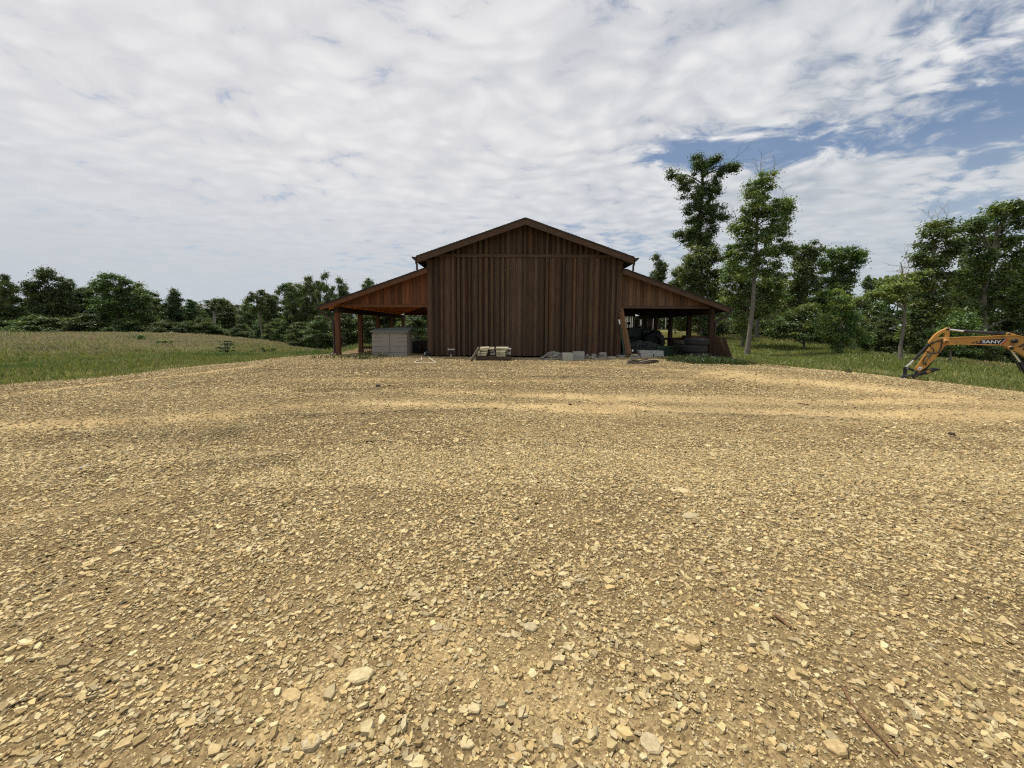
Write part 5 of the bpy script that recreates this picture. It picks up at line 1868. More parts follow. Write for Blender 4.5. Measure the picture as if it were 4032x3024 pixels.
lettering("SANY", M['decal_white'], UB(698), VB(515), UB(1132), VB(577), 0.0, Yd_ - .0035, boom, .022)
lettering("IN", M['decal_navy'], UB(1540), VB(585), UB(1740), VB(712), R(-48), Yx - .0915, boom, .04)
# machine body beyond the frame: tracks, blade, house and cab
bz = ORIGIN[ex.name][2]
for dy in (-.75, .75):
    m = MB()
    prof = [(xc - 1.1 + .28 * math.cos(t), bz + .30 + .28 * math.sin(t)) for t in np.linspace(math.pi / 2, 1.5 * math.pi, 9)] + [(xc + 1.1 + .28 * math.cos(t), bz + .30 + .28 * math.sin(t)) for t in np.linspace(-math.pi / 2, math.pi / 2, 9)]
    m.prism_y(prof, Yx + dy - .2, Yx + dy + .2)
    tk = m.build("track", M['rubber'], ex)
    m = MB()
    for k in range(26):
        xx = xc - 1.1 + 2.2 * k / 25
        m.bx(xx - .025, xx + .025, Yx + dy - .205, Yx + dy + .205, bz + .005, bz + .03)
        m.bx(xx - .025, xx + .025, Yx + dy - .205, Yx + dy + .205, bz + .575, bz + .60)
    m.build("tread", M['rubber'], tk)
m = MB()
m.bx(xc - .8, xc + .8, Yx - .5, Yx + .5, bz + .35, bz + .72)
m.build("undercarriage", M['black_metal'], ex)
m = MB()
m.prism_y([(xc - .95, bz + .75), (xc + 1.25, bz + .75), (xc + 1.35, bz + 1.0), (xc + 1.25, bz + 1.65), (xc - .1, bz + 1.65), (xc - .2, bz + 1.1), (xc - .95, bz + 1.05)], Yx - .85, Yx + .85)
m.build("house", M['yellow'], ex, bevel=.05)
m = MB()
m.prism_y([(xc - .75, bz + 1.09), (xc - .15, bz + 1.09), (xc - .05, bz + 1.66), (xc + .3, bz + 1.66), (xc + .3, bz + 2.5), (xc - .55, bz + 2.5)], Yx - .84, Yx - .02)
m.build("cab", M['glass'], ex, bevel=.04)
m = MB()
m.bx(xc - .6, xc + .36, Yx - .88, Yx + .02, bz + 2.51, bz + 2.58)
m.build("cab_roof", M['black_metal'], ex, bevel=.02)
m = MB()
q = PX(4196, 1533)
m.prism_y([(q[0] - .02, q[2] - .12), (q[0] + .12, q[2] + .14), (xc - .8, bz + 1.0), (xc - .8, bz + .62)], Yx - .13, Yx + .13)
m.build("boom_foot", M['yellow'], ex)
m = MB()
m.bx(xc + 1.5, xc + 1.58, Yx - .95, Yx + .95, bz + .02, bz + .42)
m.bx(xc + 1.0, xc + 1.5, Yx - .4, Yx - .3, bz + .2, bz + .32)
m.build("dozer_blade", M['yellow'], ex)

ex.rotation_euler = (0, 0, -ARM)
ex.location = (xc * math.cos(ARM) + Yx * math.sin(ARM), Yx * math.cos(ARM) - xc * math.sin(ARM), bz)

# ------------------------------------------------------------------ larger stones and sticks in the yard
for k, (u, v, wpx, asp, th_, lb) in enumerate((
        (1422, 2690, 118, .62, .34, "largest pale stone, flat and blunt, lying on sandy soil in the foreground"),
        (1148, 2765, 100, .55, .26, "long flat pale stone pointed at both ends, left of the largest stone"),
        (1225, 2960, 84, .85, .45, "rounded lumpy stone at the bottom edge of the yard"),
        (1868, 2820, 62, .62, .40, "square-edged pale stone alone on sandy gravel in the foreground"),
        (2725, 2565, 82, .75, .62, "tall angular brown stone standing proud of the gravel"),
        (2716, 2048, 86, .40, .22, "long flat slab stone mid-yard among smaller chips"),
        (2674, 1945, 84, .60, .10, "broad thin pale stone flush with the gravel mid-yard"),
        (3285, 2985, 96, .62, .40, "big tan stone at the bottom edge near the long stick"),
        (2090, 2490, 66, .70, .42, "pale blocky stone in the middle of the foreground gravel"),
        (2232, 2330, 46, .75, .62, "pointed stone with a dark shaded side mid-foreground"),
        (2130, 2285, 44, .70, .55, "chunky pale stone with a small hollow before it"),
        (2560, 2960, 100, .85, .22, "broad weathered grey-brown slab at the bottom edge of the yard"),
        (1840, 2960, 70, .60, .35, "flat brownish stone near the bottom middle of the yard"),
        (3130, 2690, 90, .45, .2, "flat grey-tan slab stone in the right foreground gravel"))):
    g = hit(u, v)
    d = float(np.linalg.norm(g - CAM))
    L = wpx / F_PX * g[1] * 1.02
    m = stone_mesh(L, L * asp * 1.15, L * th_ * .8, 300 + k, 6 + k % 2, ((-.5, .97), (.30, 1.0), (.5, .84)))
    z = float(pad_z(np.array([g[0]]), np.array([g[1]]))[0])
    rot = Matrix.Rotation(rb.uniform(-.4, .4), 3, 'Z') @ Matrix.Rotation(rb.uniform(-.1, .1), 3, 'X')
    m.v = [(rot @ Vector(q) + Vector((g[0], g[1], z + L * th_ * .10)))[:] for q in m.v]
    c = ((.52, .44, .27), (.46, .355, .19), (.42, .355, .23))[k % 3 if k != 4 else 1]
    m.c = [c] * len(m.f)
    o = m.build("yard_stone", M['stone'])
    tag(o, lb, "stone", "larger stones lying in the gravel yard")
for k, (pp, r, lb) in enumerate(((((3318, 2745), (3345, 2800), (3400, 2870), (3450, 2930), (3530, 3020)), .0065, "long thin stick lying across the gravel in the right foreground"),
                                 (((3050, 2460), (3085, 2485), (3110, 2510)), .010, "short curved twig in the gravel mid-right"),
                                 (((318, 1880), (335, 1862), (352, 1842)), .012, "pale straight stick on the gravel in the left yard"),
                                 (((3140, 1595), (3185, 1602)), .014, "dark twig on the gravel in the right mid-yard"))):
    m = MB()
    pts = []
    for u, v in pp:
        g = hit(u, v)
        pts.append((g[0], g[1], float(pad_z(np.array([g[0]]), np.array([g[1]]))[0]) + .012))
    m.tube(pts, [r * (1 - .1 * i) for i in range(len(pts))], 6)
    tag(m.build("stick", M['pole_wood'] if k in (0, 1, 3) else M['dead_wood']), lb, "stick")
for k, (u, v, s_, lb) in enumerate(((3745, 1722, .09, "dark clod of soil on the gravel right of centre"), (2245, 1600, .06, "small dark clod far out on the gravel toward the barn"), (1490, 1535, .10, "dark clump on the gravel before the grey shed"),
                                    (3340, 1475, .16, "black lump at the pad's edge before the grassy slope"))):
    g = hit(u, v)
    m = stone_mesh(s_, s_ * .7, s_ * .5, 400 + k, 8)
    m.v = [(x + g[0], y + g[1], z + float(pad_z(np.array([g[0]]), np.array([g[1]]))[0]) + s_ * .15) for x, y, z in m.v]
    tag(m.build("soil_clod", M['dark_wood']), lb, "clod")

# ------------------------------------------------------------------ trees
GREEN = np.array([(0.105, 0.155, 0.040), (0.085, 0.135, 0.040), (0.130, 0.175, 0.044), (0.075, 0.118, 0.042), (0.150, 0.185, 0.044)])


def leaves_np(cent, rad, zsq, per, size, rng, pal=GREEN, lit=1.0, narrow=0.55, up=0.5):
    """diamond leaves filling ellipsoid clumps; returns verts, face colours"""
    n = len(cent)
    idx = np.repeat(np.arange(n), per)
    N = len(idx)
    d = rng.normal(size=(N, 3))
    d /= np.linalg.norm(d, axis=1)[:, None]
    rr = rad[idx] * np.minimum(np.abs(rng.normal(0, .62, N)) + .12, 1.55)
    pos = cent[idx] + d * rr[:, None] * np.stack([np.ones(N), np.ones(N), np.full(N, zsq)], -1)
    nr = d * 0.5 + rng.normal(size=(N, 3)) * 0.55 + np.array([0, 0, up])
    nr /= np.linalg.norm(nr, axis=1)[:, None]
    t = np.cross(nr, rng.normal(size=(N, 3)))
    t /= np.linalg.norm(t, axis=1)[:, None]
    b = np.cross(nr, t)
    s = size * rng.uniform(0.6, 1.25, N)[:, None]
    V = np.stack([pos - t * s, pos + b * s * narrow, pos + t * s, pos - b * s * narrow], 1)
    ctone = rng.uniform(0.78, 1.22, n)
    cpal = pal[rng.integers(0, len(pal), n)]
    col = cpal[idx] * (ctone[idx] * rng.uniform(0.8, 1.2, N))[:, None] * lit
    return V.reshape(-1, 3), col


def leaf_object(name, V, col, mat, parent, origin):
    N = len(V) // 4
    me = np_mesh(name, V - np.array(origin), np.arange(4 * N), np.full(N, 4), col)
    me.materials.append(mat)
    o = bpy.data.objects.new(name, me)
    link(o, parent, origin)
    return o


def clumps_in(blobs, rng, cr, dens):
    """sub-clumps spread through ellipsoid blobs (cx, cy, cz, rx, ry, rz)"""
    cs, rs, bi = [], [], []
    for k, (cx, cy, cz, rx, ry, rz) in enumerate(blobs):
        vol = rx * ry * rz
        n = max(5, int(2.15 * dens * vol ** (2 / 3) / cr ** 2))
        d = rng.normal(size=(n, 3))
        d /= np.linalg.norm(d, axis=1)[:, None]
        r = rng.uniform(0.1, 1, n) ** 0.5
        cs.append(np.array([cx, cy, cz]) + d * r[:, None] * np.array([max(.05, rx - cr * .35), max(.05, ry - cr * .35), max(.05, rz - cr * .22)]))
        rs.append(cr * rng.uniform(0.55, 1.15, n))
        bi += [k] * n
    return np.concatenate(cs), np.concatenate(rs), np.array(bi)


def twig(m, p, d, L, r, rng, depth=0):
    pts = [p]
    q = p.copy()
    for i in range(3):
        d = (d + Vector(rng.normal(0, .22, 3))).normalized()
        q = q + d * L / 3
        pts.append(q.copy())
    m.tube(pts, [r, r * .8, r * .6, r * .35], 4, cap=False)
    if depth < 2:
        for k in range(3):
            twig(m, pts[1 + k % 3], (d + Vector(rng.normal(0, .6, 3))).normalized(), L * .6, r * .55, rng, depth + 1)


def make_tree(root, base, trunk, blobs, rng, cr=.62, dens=2.2, per=70, leaf=.15, zsq=.62, mat='leaf', pal=GREEN, bark='bark', limb=.06, dead=(), lit=1.0, up=.5, shed_low=None):
    m = MB()
    tp = [Vector(t[:3]) for t in trunk]
    m.tube(tp, [t[3] for t in trunk], 9)
    cs, rs, bi = clumps_in(blobs, rng, cr, dens)
    for k, b in enumerate(blobs):
        c = Vector(b[:3])
        # leave the trunk somewhat below the blob
        zt = c.z - 0.5 * max(b[3], abs(c.x - tp[0].x) * .6)
        best = tp[-1]
        for i in range(len(tp) - 1):
            if tp[i].z <= zt <= tp[i + 1].z:
                best = tp[i].lerp(tp[i + 1], (zt - tp[i].z) / max(1e-6, tp[i + 1].z - tp[i].z))
        if zt < tp[0].z + .5:
            best = tp[0].lerp(tp[1], .5)
        mid = best.lerp(c, .5) + Vector((0, 0, .12 * (c - best).length))
        m.tube([best, mid, c], [limb, limb * .7, limb * .4], 5, cap=False)
        own = np.where(bi == k)[0]
        for j in own[::2]:
            e = Vector(cs[j])
            m.tube([c, c.lerp(e, .5) + Vector((0, 0, .05)), e], [limb * .4, limb * .28, limb * .12], 4, cap=False)
    for (p, d, L, r) in dead:
        twig(m, Vector(p), Vector(d).normalized(), L, r, rng)
    m.build("trunk", M[bark], root)
    V, col = leaves_np(cs, rs, zsq, int(per * 2.6), leaf * .60, rng, pal, lit, up=up)
    leaf_object("crown", V, col, M[mat], root, base)


def px_tree(name, label, cat, Y, trunk_px, blobs_px, seed, tr=.15, group=None, dead_px=(), **kw):
    """a single tree read off the photograph: trunk points and crown masses as picture points at distance Y"""
    rng = np.random.default_rng(seed)
    s = Y / F_PX
    q0 = P(*trunk_px[0], Y)
    zb = H(q0[0], Y) - .15
    base = (float(q0[0]), Y, zb)
    root = thing(name, label, cat, base, group)
    n = len(trunk_px)
    trunk = [(q0[0], Y, zb, tr * 1.3)]
    for i, (u, v) in enumerate(trunk_px):
        q = P(u, v, Y)
        if q[2] > zb + .3:
            trunk.append((q[0], Y + rng.uniform(-.1, .1), q[2], tr * (1 - .85 * i / n)))
    blobs = []
    for (u, v, ru, rv) in blobs_px:
        q = P(u, v, Y)
        rx = ru * s * 1.12
        rv = rv * 1.30
        blobs.append((q[0], Y + rng.uniform(-.45, .45) * rx, q[2], rx, max(rx * .85, .7), rv * s))
    dead = []
    for (u, v, du, dv, L, r) in dead_px:
        q = P(u, v, Y)
        dead.append((tuple(q), (du, rng.uniform(-.2, .2), dv), L, r))
    make_tree(root, base, trunk, blobs, rng, dead=dead, **kw)
    return root


# frames: right-hand view u = 2500 + x / 1.4439, v = 580 + y / 1.4439
UR = lambda x: 2500 + x / 1.4439
VR = lambda y: 580 + y / 1.4439


def RB(*l):
    return [(UR(x), VR(y), rx / 1.4439, ry / 1.4439) for x, y, rx, ry in l]


px_tree("oak_tree", "tallest oak with a narrow ragged crown rising behind the barn's east roof", "tree", 45, [(UR(365), VR(1130)), (UR(370), VR(800)), (UR(368), VR(480)), (UR(378), VR(300)), (UR(385), VR(160)), (UR(380), VR(70))],
        RB((225, 145, 40, 22), (262, 180, 36, 26), (300, 215, 46, 40), (340, 95, 40, 30), (365, 65, 28, 22), (375, 150, 50, 46), (430, 95, 40, 22), (455, 70, 20, 14), (330, 270, 70, 45), (395, 250, 50, 50), (470, 185, 36, 40), (500, 135, 26, 34), (545, 105, 34, 20), (568, 120, 16, 18),
           (320, 345, 62, 45), (400, 340, 62, 50), (470, 260, 40, 40), (470, 345, 40, 36), (510, 385, 34, 28), (350, 420, 70, 45), (440, 415, 60, 45), (300, 490, 60, 35), (250, 490, 32, 18), (370, 500, 80, 50), (440, 480, 36, 40), (320, 545, 60, 30), (400, 560, 60, 40)),
        501, tr=.30, cr=.70, dens=1.75, per=75, leaf=.17, lit=.72, zsq=.7, limb=.07, bark='dark_bark', dead_px=((UR(520), VR(110), .5, .8, 1.9, .03), (UR(480), VR(110), .2, .9, 1.5, .025)))
px_tree("maple_tree", "broad dense tree below the tallest oak, its leaves hanging close to the barn roof", "tree", 40, [(UR(385), VR(1110)), (UR(380), VR(800)), (UR(378), VR(600))],
        RB((380, 590, 70, 40), (320, 640, 80, 60), (430, 650, 80, 60), (300, 730, 70, 60), (380, 740, 110, 70), (460, 740, 50, 60), (300, 830, 60, 50), (400, 840, 90, 70), (460, 830, 40, 60), (350, 930, 110, 70), (430, 930, 60, 60), (380, 1020, 110, 50), (225, 930, 60, 60), (280, 1000, 60, 40)),
        502, tr=.22, cr=.75, dens=2.1, per=72, leaf=.18, lit=1.0)
px_tree("hickory_tree", "tall light green tree with a bare grey trunk and dead twigs at its top", "tree", 28, [(UR(635), VR(1190)), (UR(650), VR(1060)), (UR(668), VR(900)), (UR(683), VR(700)), (UR(690), VR(560)), (UR(700), VR(400)), (UR(712), VR(250)), (UR(725), VR(150))],
        RB((720, 185, 40, 30), (690, 200, 44, 30), (765, 190, 34, 40), (655, 270, 24, 30), (745, 250, 60, 44), (700, 290, 50, 40), (720, 360, 90, 46), (640, 360, 40, 26), (660, 410, 70, 46), (760, 400, 80, 50), (845, 320, 40, 32), (870, 350, 26, 26), (850, 390, 40, 34), (580, 450, 36, 26), (615, 470, 46, 34), (820, 460, 46, 40),
           (690, 490, 90, 50), (770, 500, 70, 44), (640, 560, 90, 46), (730, 580, 90, 50), (560, 590, 60, 40), (810, 585, 44, 36), (870, 565, 40, 30), (890, 590, 22, 18), (620, 650, 90, 46), (720, 660, 80, 46), (545, 680, 46, 40), (800, 660, 46, 26), (620, 720, 80, 40), (760, 720, 50, 30)),
        503, tr=.17, cr=.50, dens=1.55, per=66, leaf=.125, lit=1.34, zsq=.6, limb=.045,
        dead_px=((UR(720), VR(160), -.1, 1, 1.1, .02), (UR(760), VR(170), .25, 1, 1.1, .02), (UR(715), VR(170), -.3, 1, 1.2, .018), (UR(790), VR(180), .2, 1, .8, .016), (UR(835), VR(290), .1, 1, .9, .016), (UR(580), VR(430), -.2, 1, 1.1, .018), (UR(565), VR(430), .4, 1, .9, .014)))
px_tree("maple_tree", "bright green tree spreading round the bare trunk of the tall light tree", "tree", 33, [(UR(606), VR(1155)), (UR(615), VR(1050)), (UR(640), VR(900)), (UR(650), VR(760))],
        RB((620, 740, 90, 50), (540, 740, 50, 50), (700, 760, 90, 50), (780, 770, 60, 50), (580, 830, 80, 60), (700, 850, 110, 60), (800, 850, 50, 50), (530, 880, 36, 40), (620, 920, 70, 60), (720, 930, 70, 50), (600, 1010, 40, 60), (620, 1080, 26, 40), (820, 790, 40, 40)),
        504, tr=.12, cr=.58, dens=2.0, per=64, leaf=.145, lit=1.43)
px_tree("slender_tree", "pale-trunked tree right of the tall light tree, standing at the wood's edge", "tree", 42, [(UR(692), VR(1080)), (UR(700), VR(960)), (UR(720), VR(850))],
        RB((730, 830, 60, 50), (790, 760, 70, 50), (830, 740, 36, 30), (760, 880, 90, 46), (850, 850, 50, 40)), 505, tr=.20, cr=.7, dens=2.0, per=60, leaf=.18, lit=.85)
px_tree("oak_tree", "leaning dark oak with a knobbly plume, left of the gap in the east wood", "tree", 38, [(UR(930), VR(1080)), (UR(935), VR(850)), (UR(960), VR(680))],
        RB((1010, 570, 50, 34), (960, 590, 46, 44), (940, 640, 50, 36), (1020, 610, 36, 34), (930, 710, 64, 46), (980, 690, 50, 40), (920, 790, 64, 56), (980, 780, 70, 50), (900, 860, 60, 50), (960, 880, 80, 60)),
        506, tr=.22, cr=.66, dens=1.9, per=70, leaf=.17, lit=0.92, bark='dark_bark')
px_tree("oak_tree", "wide dark oak leaning right over the gap in the east wood", "tree", 40, [(UR(1120), VR(1090)), (UR(1120), VR(850)), (UR(1130), VR(700))],
        RB((1120, 610, 60, 34), (1180, 610, 50, 36), (1080, 660, 60, 40), (1160, 680, 80, 50), (1250, 610, 44, 30), (1285, 605, 30, 30), (1240, 660, 46, 40), (1200, 730, 60, 46), (1090, 740, 90, 50), (1060, 830, 90, 60), (1170, 810, 70, 60), (1050, 920, 100, 60), (1150, 910, 80, 50)),
        507, tr=.24, cr=.68, dens=1.9, per=70, leaf=.17, lit=0.95, bark='dark_bark')
px_tree("maple_tree", "small bright maple standing forward of the wood on the grassy slope", "tree", 26, [(UR(1156), VR(1182)), (UR(1158), VR(1120)), (UR(1170), VR(980))],
        RB((1170, 830, 30, 36), (1165, 900, 56, 46), (1215, 960, 60, 40), (1110, 960, 50, 46), (1170, 1010, 90, 46), (1240, 1040, 60, 36), (1100, 1050, 60, 36), (1290, 1080, 44, 28), (1165, 1090, 60, 36), (1155, 1140, 30, 22)),
        508, tr=.07, cr=.46, dens=2.2, per=60, leaf=.12, lit=1.43)
px_tree("maple_tree", "rounded green understory tree left of the forward maple", "tree", 31, [(UR(960), VR(1120)), (UR(965), VR(980))],
        RB((1020, 910, 50, 36), (940, 950, 70, 44), (880, 990, 60, 40), (1000, 1000, 80, 46), (920, 1050, 80, 40), (1010, 1070, 60, 40), (850, 1040, 50, 40), (800, 1000, 50, 46), (770, 1060, 50, 40)), 509, tr=.08, cr=.55, dens=2.2, per=60, leaf=.14, lit=1.0)
px_tree("mimosa_tree", "flat-topped pale yellow-green tree with spreading bare limbs above the excavator arm", "tree", 21, [(UR(1508), VR(1226)), (UR(1512), VR(1130)), (UR(1530), VR(1000)), (UR(1532), VR(900)), (UR(1525), VR(800))],
        RB((1420, 800, 70, 16), (1360, 830, 60, 18), (1470, 790, 60, 18), (1540, 745, 60, 20), (1590, 725, 50, 20), (1480, 830, 80, 18), (1400, 850, 50, 16), (1330, 858, 36, 14), (1560, 790, 60, 22), (1500, 870, 60, 20)),
        510, tr=.10, cr=.36, dens=2.0, per=55, leaf=.10, lit=1.66, zsq=.4, limb=.035, dead_px=((UR(1525), VR(800), -.05, 1, 1.7, .03), (UR(1522), VR(860), .6, .5, .9, .025)))
px_tree("oak_tree", "tall thin-topped tree with dead twigs, foliage down to the ground behind the excavator arm", "tree", 25, [(UR(1690), VR(1180)), (UR(1690), VR(900)), (UR(1692), VR(700)), (UR(1700), VR(500))],
        RB((1760, 440, 44, 28), (1690, 460, 44, 30), (1670, 500, 40, 34), (1740, 500, 56, 36), (1690, 560, 66, 40), (1790, 560, 50, 30), (1620, 630, 44, 26), (1680, 640, 70, 40), (1770, 630, 60, 36), (1820, 590, 30, 20), (1650, 700, 60, 40), (1740, 700, 80, 44), (1640, 780, 70, 44), (1720, 790, 90, 50), (1640, 870, 80, 50), (1740, 880, 80, 50),
           (1620, 960, 80, 50), (1710, 970, 90, 50), (1620, 1050, 80, 46), (1710, 1060, 90, 46), (1650, 1130, 90, 40), (1740, 1130, 60, 36)),
        511, tr=.15, cr=.50, dens=1.9, per=64, leaf=.13, lit=1.22, dead_px=((UR(1690), VR(440), -.3, 1, .9, .016), (UR(1760), VR(420), .4, 1, .9, .016), (UR(1720), VR(430), .0, 1, .8, .014), (UR(1800), VR(580), 1, .3, 1.0, .016), (UR(1630), VR(560), -1, .3, .6, .014)))
px_tree("oak_tree", "large dark knobbly oak at the far right towering over the excavator", "tree", 26, [(UR(1962), VR(1235)), (UR(1975), VR(1100)), (UR(1990), VR(850)), (UR(2020), VR(600))],
        RB((2100, 345, 60, 26), (2050, 370, 60, 30), (2130, 340, 30, 20), (2190, 370, 26, 24), (2080, 420, 70, 40), (1900, 440, 50, 28), (1880, 470, 46, 30), (1940, 470, 40, 36), (1860, 530, 26, 18), (2180, 430, 40, 40), (2060, 500, 80, 44), (1950, 540, 60, 40), (2160, 510, 60, 40), (2060, 590, 110, 50), (1940, 620, 60, 40), (2200, 590, 60, 50),
           (2000, 680, 110, 50), (2140, 680, 100, 50), (1920, 740, 70, 50), (2050, 780, 120, 60), (2190, 780, 90, 60), (1940, 850, 80, 60), (2080, 880, 110, 60), (2210, 880, 70, 60), (1900, 950, 70, 50), (2020, 970, 110, 56), (2150, 980, 100, 60), (2240, 970, 60, 60)),
        512, tr=.28, cr=.62, dens=1.7, per=66, leaf=.15, lit=0.90, bark='bark')
px_tree("maple_tree", "small pale-leaved sapling tree behind the excavator's stick", "tree", 20, [(UR(1790), VR(1200)), (UR(1795), VR(1080))],
        RB((1850, 960, 50, 24), (1800, 1000, 60, 26), (1870, 1010, 50, 24), (1760, 1050, 50, 30), (1840, 1070, 60, 28), (1800, 1120, 60, 30)), 513, tr=.05, cr=.40, dens=2.0, per=52, leaf=.10, lit=1.2)
px_tree("dead_tree", "bleached dead snag with bare branches standing left of the thin-topped tree", "tree", 30, [(UR(1535), VR(1150)), (UR(1530), VR(900)), (UR(1522), VR(780)), (UR(1518), VR(700)), (UR(1515), VR(652))],
        RB((1450, 870, 50, 40), (1480, 960, 60, 50), (1440, 1040, 60, 50)), 514, tr=.10, cr=.5, dens=1.6, per=50, leaf=.13, lit=.8, bark='dead_wood', dead_px=((UR(1518), VR(740), -.8, .6, .9, .03), (UR(1518), VR(720), .5, .9, .7, .025), (UR(1520), VR(760), -.9, .2, .9, .02)))

# left-hand view: u = x / 1.7015, v = 950 + y / 1.7015
UL = lambda x: x / 1.7015
VL = lambda y: 950 + y / 1.7015


def LB(*l):
    return [(UL(x), VL(y), rx / 1.7015, ry / 1.7015) for x, y, rx, ry in l]


px_tree("oak_tree", "tall dark oak with sky gaps in its crown on the west wood's edge", "tree", 56, [(UL(420), VL(630)), (UL(350), VL(450)), (UL(330), VL(300))],
        LB((310, 200, 50, 22), (340, 235, 50, 36), (280, 235, 34, 20), (380, 260, 46, 40), (300, 285, 50, 30), (215, 285, 34, 24), (230, 320, 46, 26), (430, 300, 34, 30), (350, 330, 80, 40), (260, 370, 70, 40), (430, 360, 50, 40), (330, 410, 100, 40), (250, 440, 70, 40), (410, 440, 70, 40), (330, 490, 110, 50), (260, 540, 90, 50), (400, 540, 90, 50)),
        521, tr=.2, cr=.8, dens=1.75, per=64, leaf=.21, lit=.62, mat='leaf', bark='dark_bark')
px_tree("oak_tree", "broad-crowned oak, widest of the trees along the west field", "tree", 54, [(UL(800), VL(630)), (UL(790), VL(450)), (UL(780), VL(340))],
        LB((760, 245, 60, 24), (810, 250, 50, 22), (690, 275, 44, 20), (650, 285, 18, 12), (860, 270, 44, 22), (720, 310, 70, 24), (800, 310, 80, 34), (890, 310, 46, 34), (660, 310, 24, 12), (950, 340, 40, 28), (840, 370, 100, 36), (740, 380, 60, 40), (930, 390, 60, 36), (1000, 370, 34, 30), (790, 440, 110, 44), (900, 450, 90, 44), (980, 440, 50, 40), (760, 510, 90, 46), (870, 530, 110, 50), (970, 520, 60, 46), (790, 580, 100, 40), (900, 590, 90, 36)),
        522, tr=.22, cr=.78, dens=1.8, per=64, leaf=.20, lit=.74, bark='dark_bark')
px_tree("cedar_tree", "dark pointed cedar standing alone before the west wood", "tree", 55, [(UL(1163), VL(643)), (UL(1165), VL(500)), (UL(1168), VL(345))],
        LB((1170, 345, 14, 22), (1168, 370, 34, 24), (1170, 405, 46, 26), (1165, 440, 54, 30), (1170, 480, 60, 34), (1165, 525, 64, 36), (1170, 570, 56, 30), (1165, 600, 40, 20)), 523, tr=.16, cr=.55, dens=2.6, per=70, leaf=.17, lit=.75, mat='needle', pal=GREEN * np.array([.95, .9, 1.0]))
px_tree("bare_branched_tree", "grey forked half-bare tree in the hollow of the west wood", "tree", 62, [(UL(1435), VL(620)), (UL(1438), VL(520)), (UL(1430), VL(470)), (UL(1400), VL(430))],
        LB((1460, 395, 54, 24), (1430, 420, 40, 20), (1500, 420, 40, 24), (1530, 440, 30, 20), (1470, 450, 46, 22)), 524, tr=.22, cr=.7, dens=1.7, per=56, leaf=.2, lit=.7, bark='dead_wood', dead_px=((UL(1438), VL(490), -.7, .7, 3.5, .1), (UL(1438), VL(500), .8, .7, 3.5, .1)))
for k, (xt, yt, hw, lb, li) in enumerate(((1700, 325, 70, "slim open tree with a see-through crown, left of the barn", .72), (1905, 280, 80, "full-topped slim tree between the field and the barn", .85))):
    px_tree("slender_tree", lb, "tree", 46, [(UL(xt + 60), VL(655)), (UL(xt + 45), VL(520)), (UL(xt + 20), VL(420)), (UL(xt + 10), VL(345))],
            LB((xt, yt + 30, hw * .45, 26), (xt + 40, yt + 20, hw * .4, 24), (xt - 20, yt + 70, hw * .5, 30), (xt + 45, yt + 70, hw * .5, 32), (xt + 10, yt + 120, hw * .6, 30), (xt + 60, yt + 130, hw * .4, 30)), 530 + k, tr=.12, cr=.55, dens=1.7, per=52, leaf=.15, lit=li)
px_tree("pine_sapling", "little layered pine sapling growing in the west field", "sapling", 24.5, [(UL(1516), VL(768)), (UL(1513), VL(720)), (UL(1508), VL(668))],
        LB((1506, 672, 10, 7), (1500, 690, 22, 5), (1525, 695, 20, 5), (1490, 710, 24, 5), (1535, 715, 22, 5), (1505, 735, 30, 6)), 540, tr=.03, cr=.10, dens=1.2, per=12, leaf=.06, lit=.75, mat='needle', limb=.014, zsq=.4)

# --- generic trees: one mesh pair per variant (about 10 m tall), copied with obj.copy()
VAR = {}


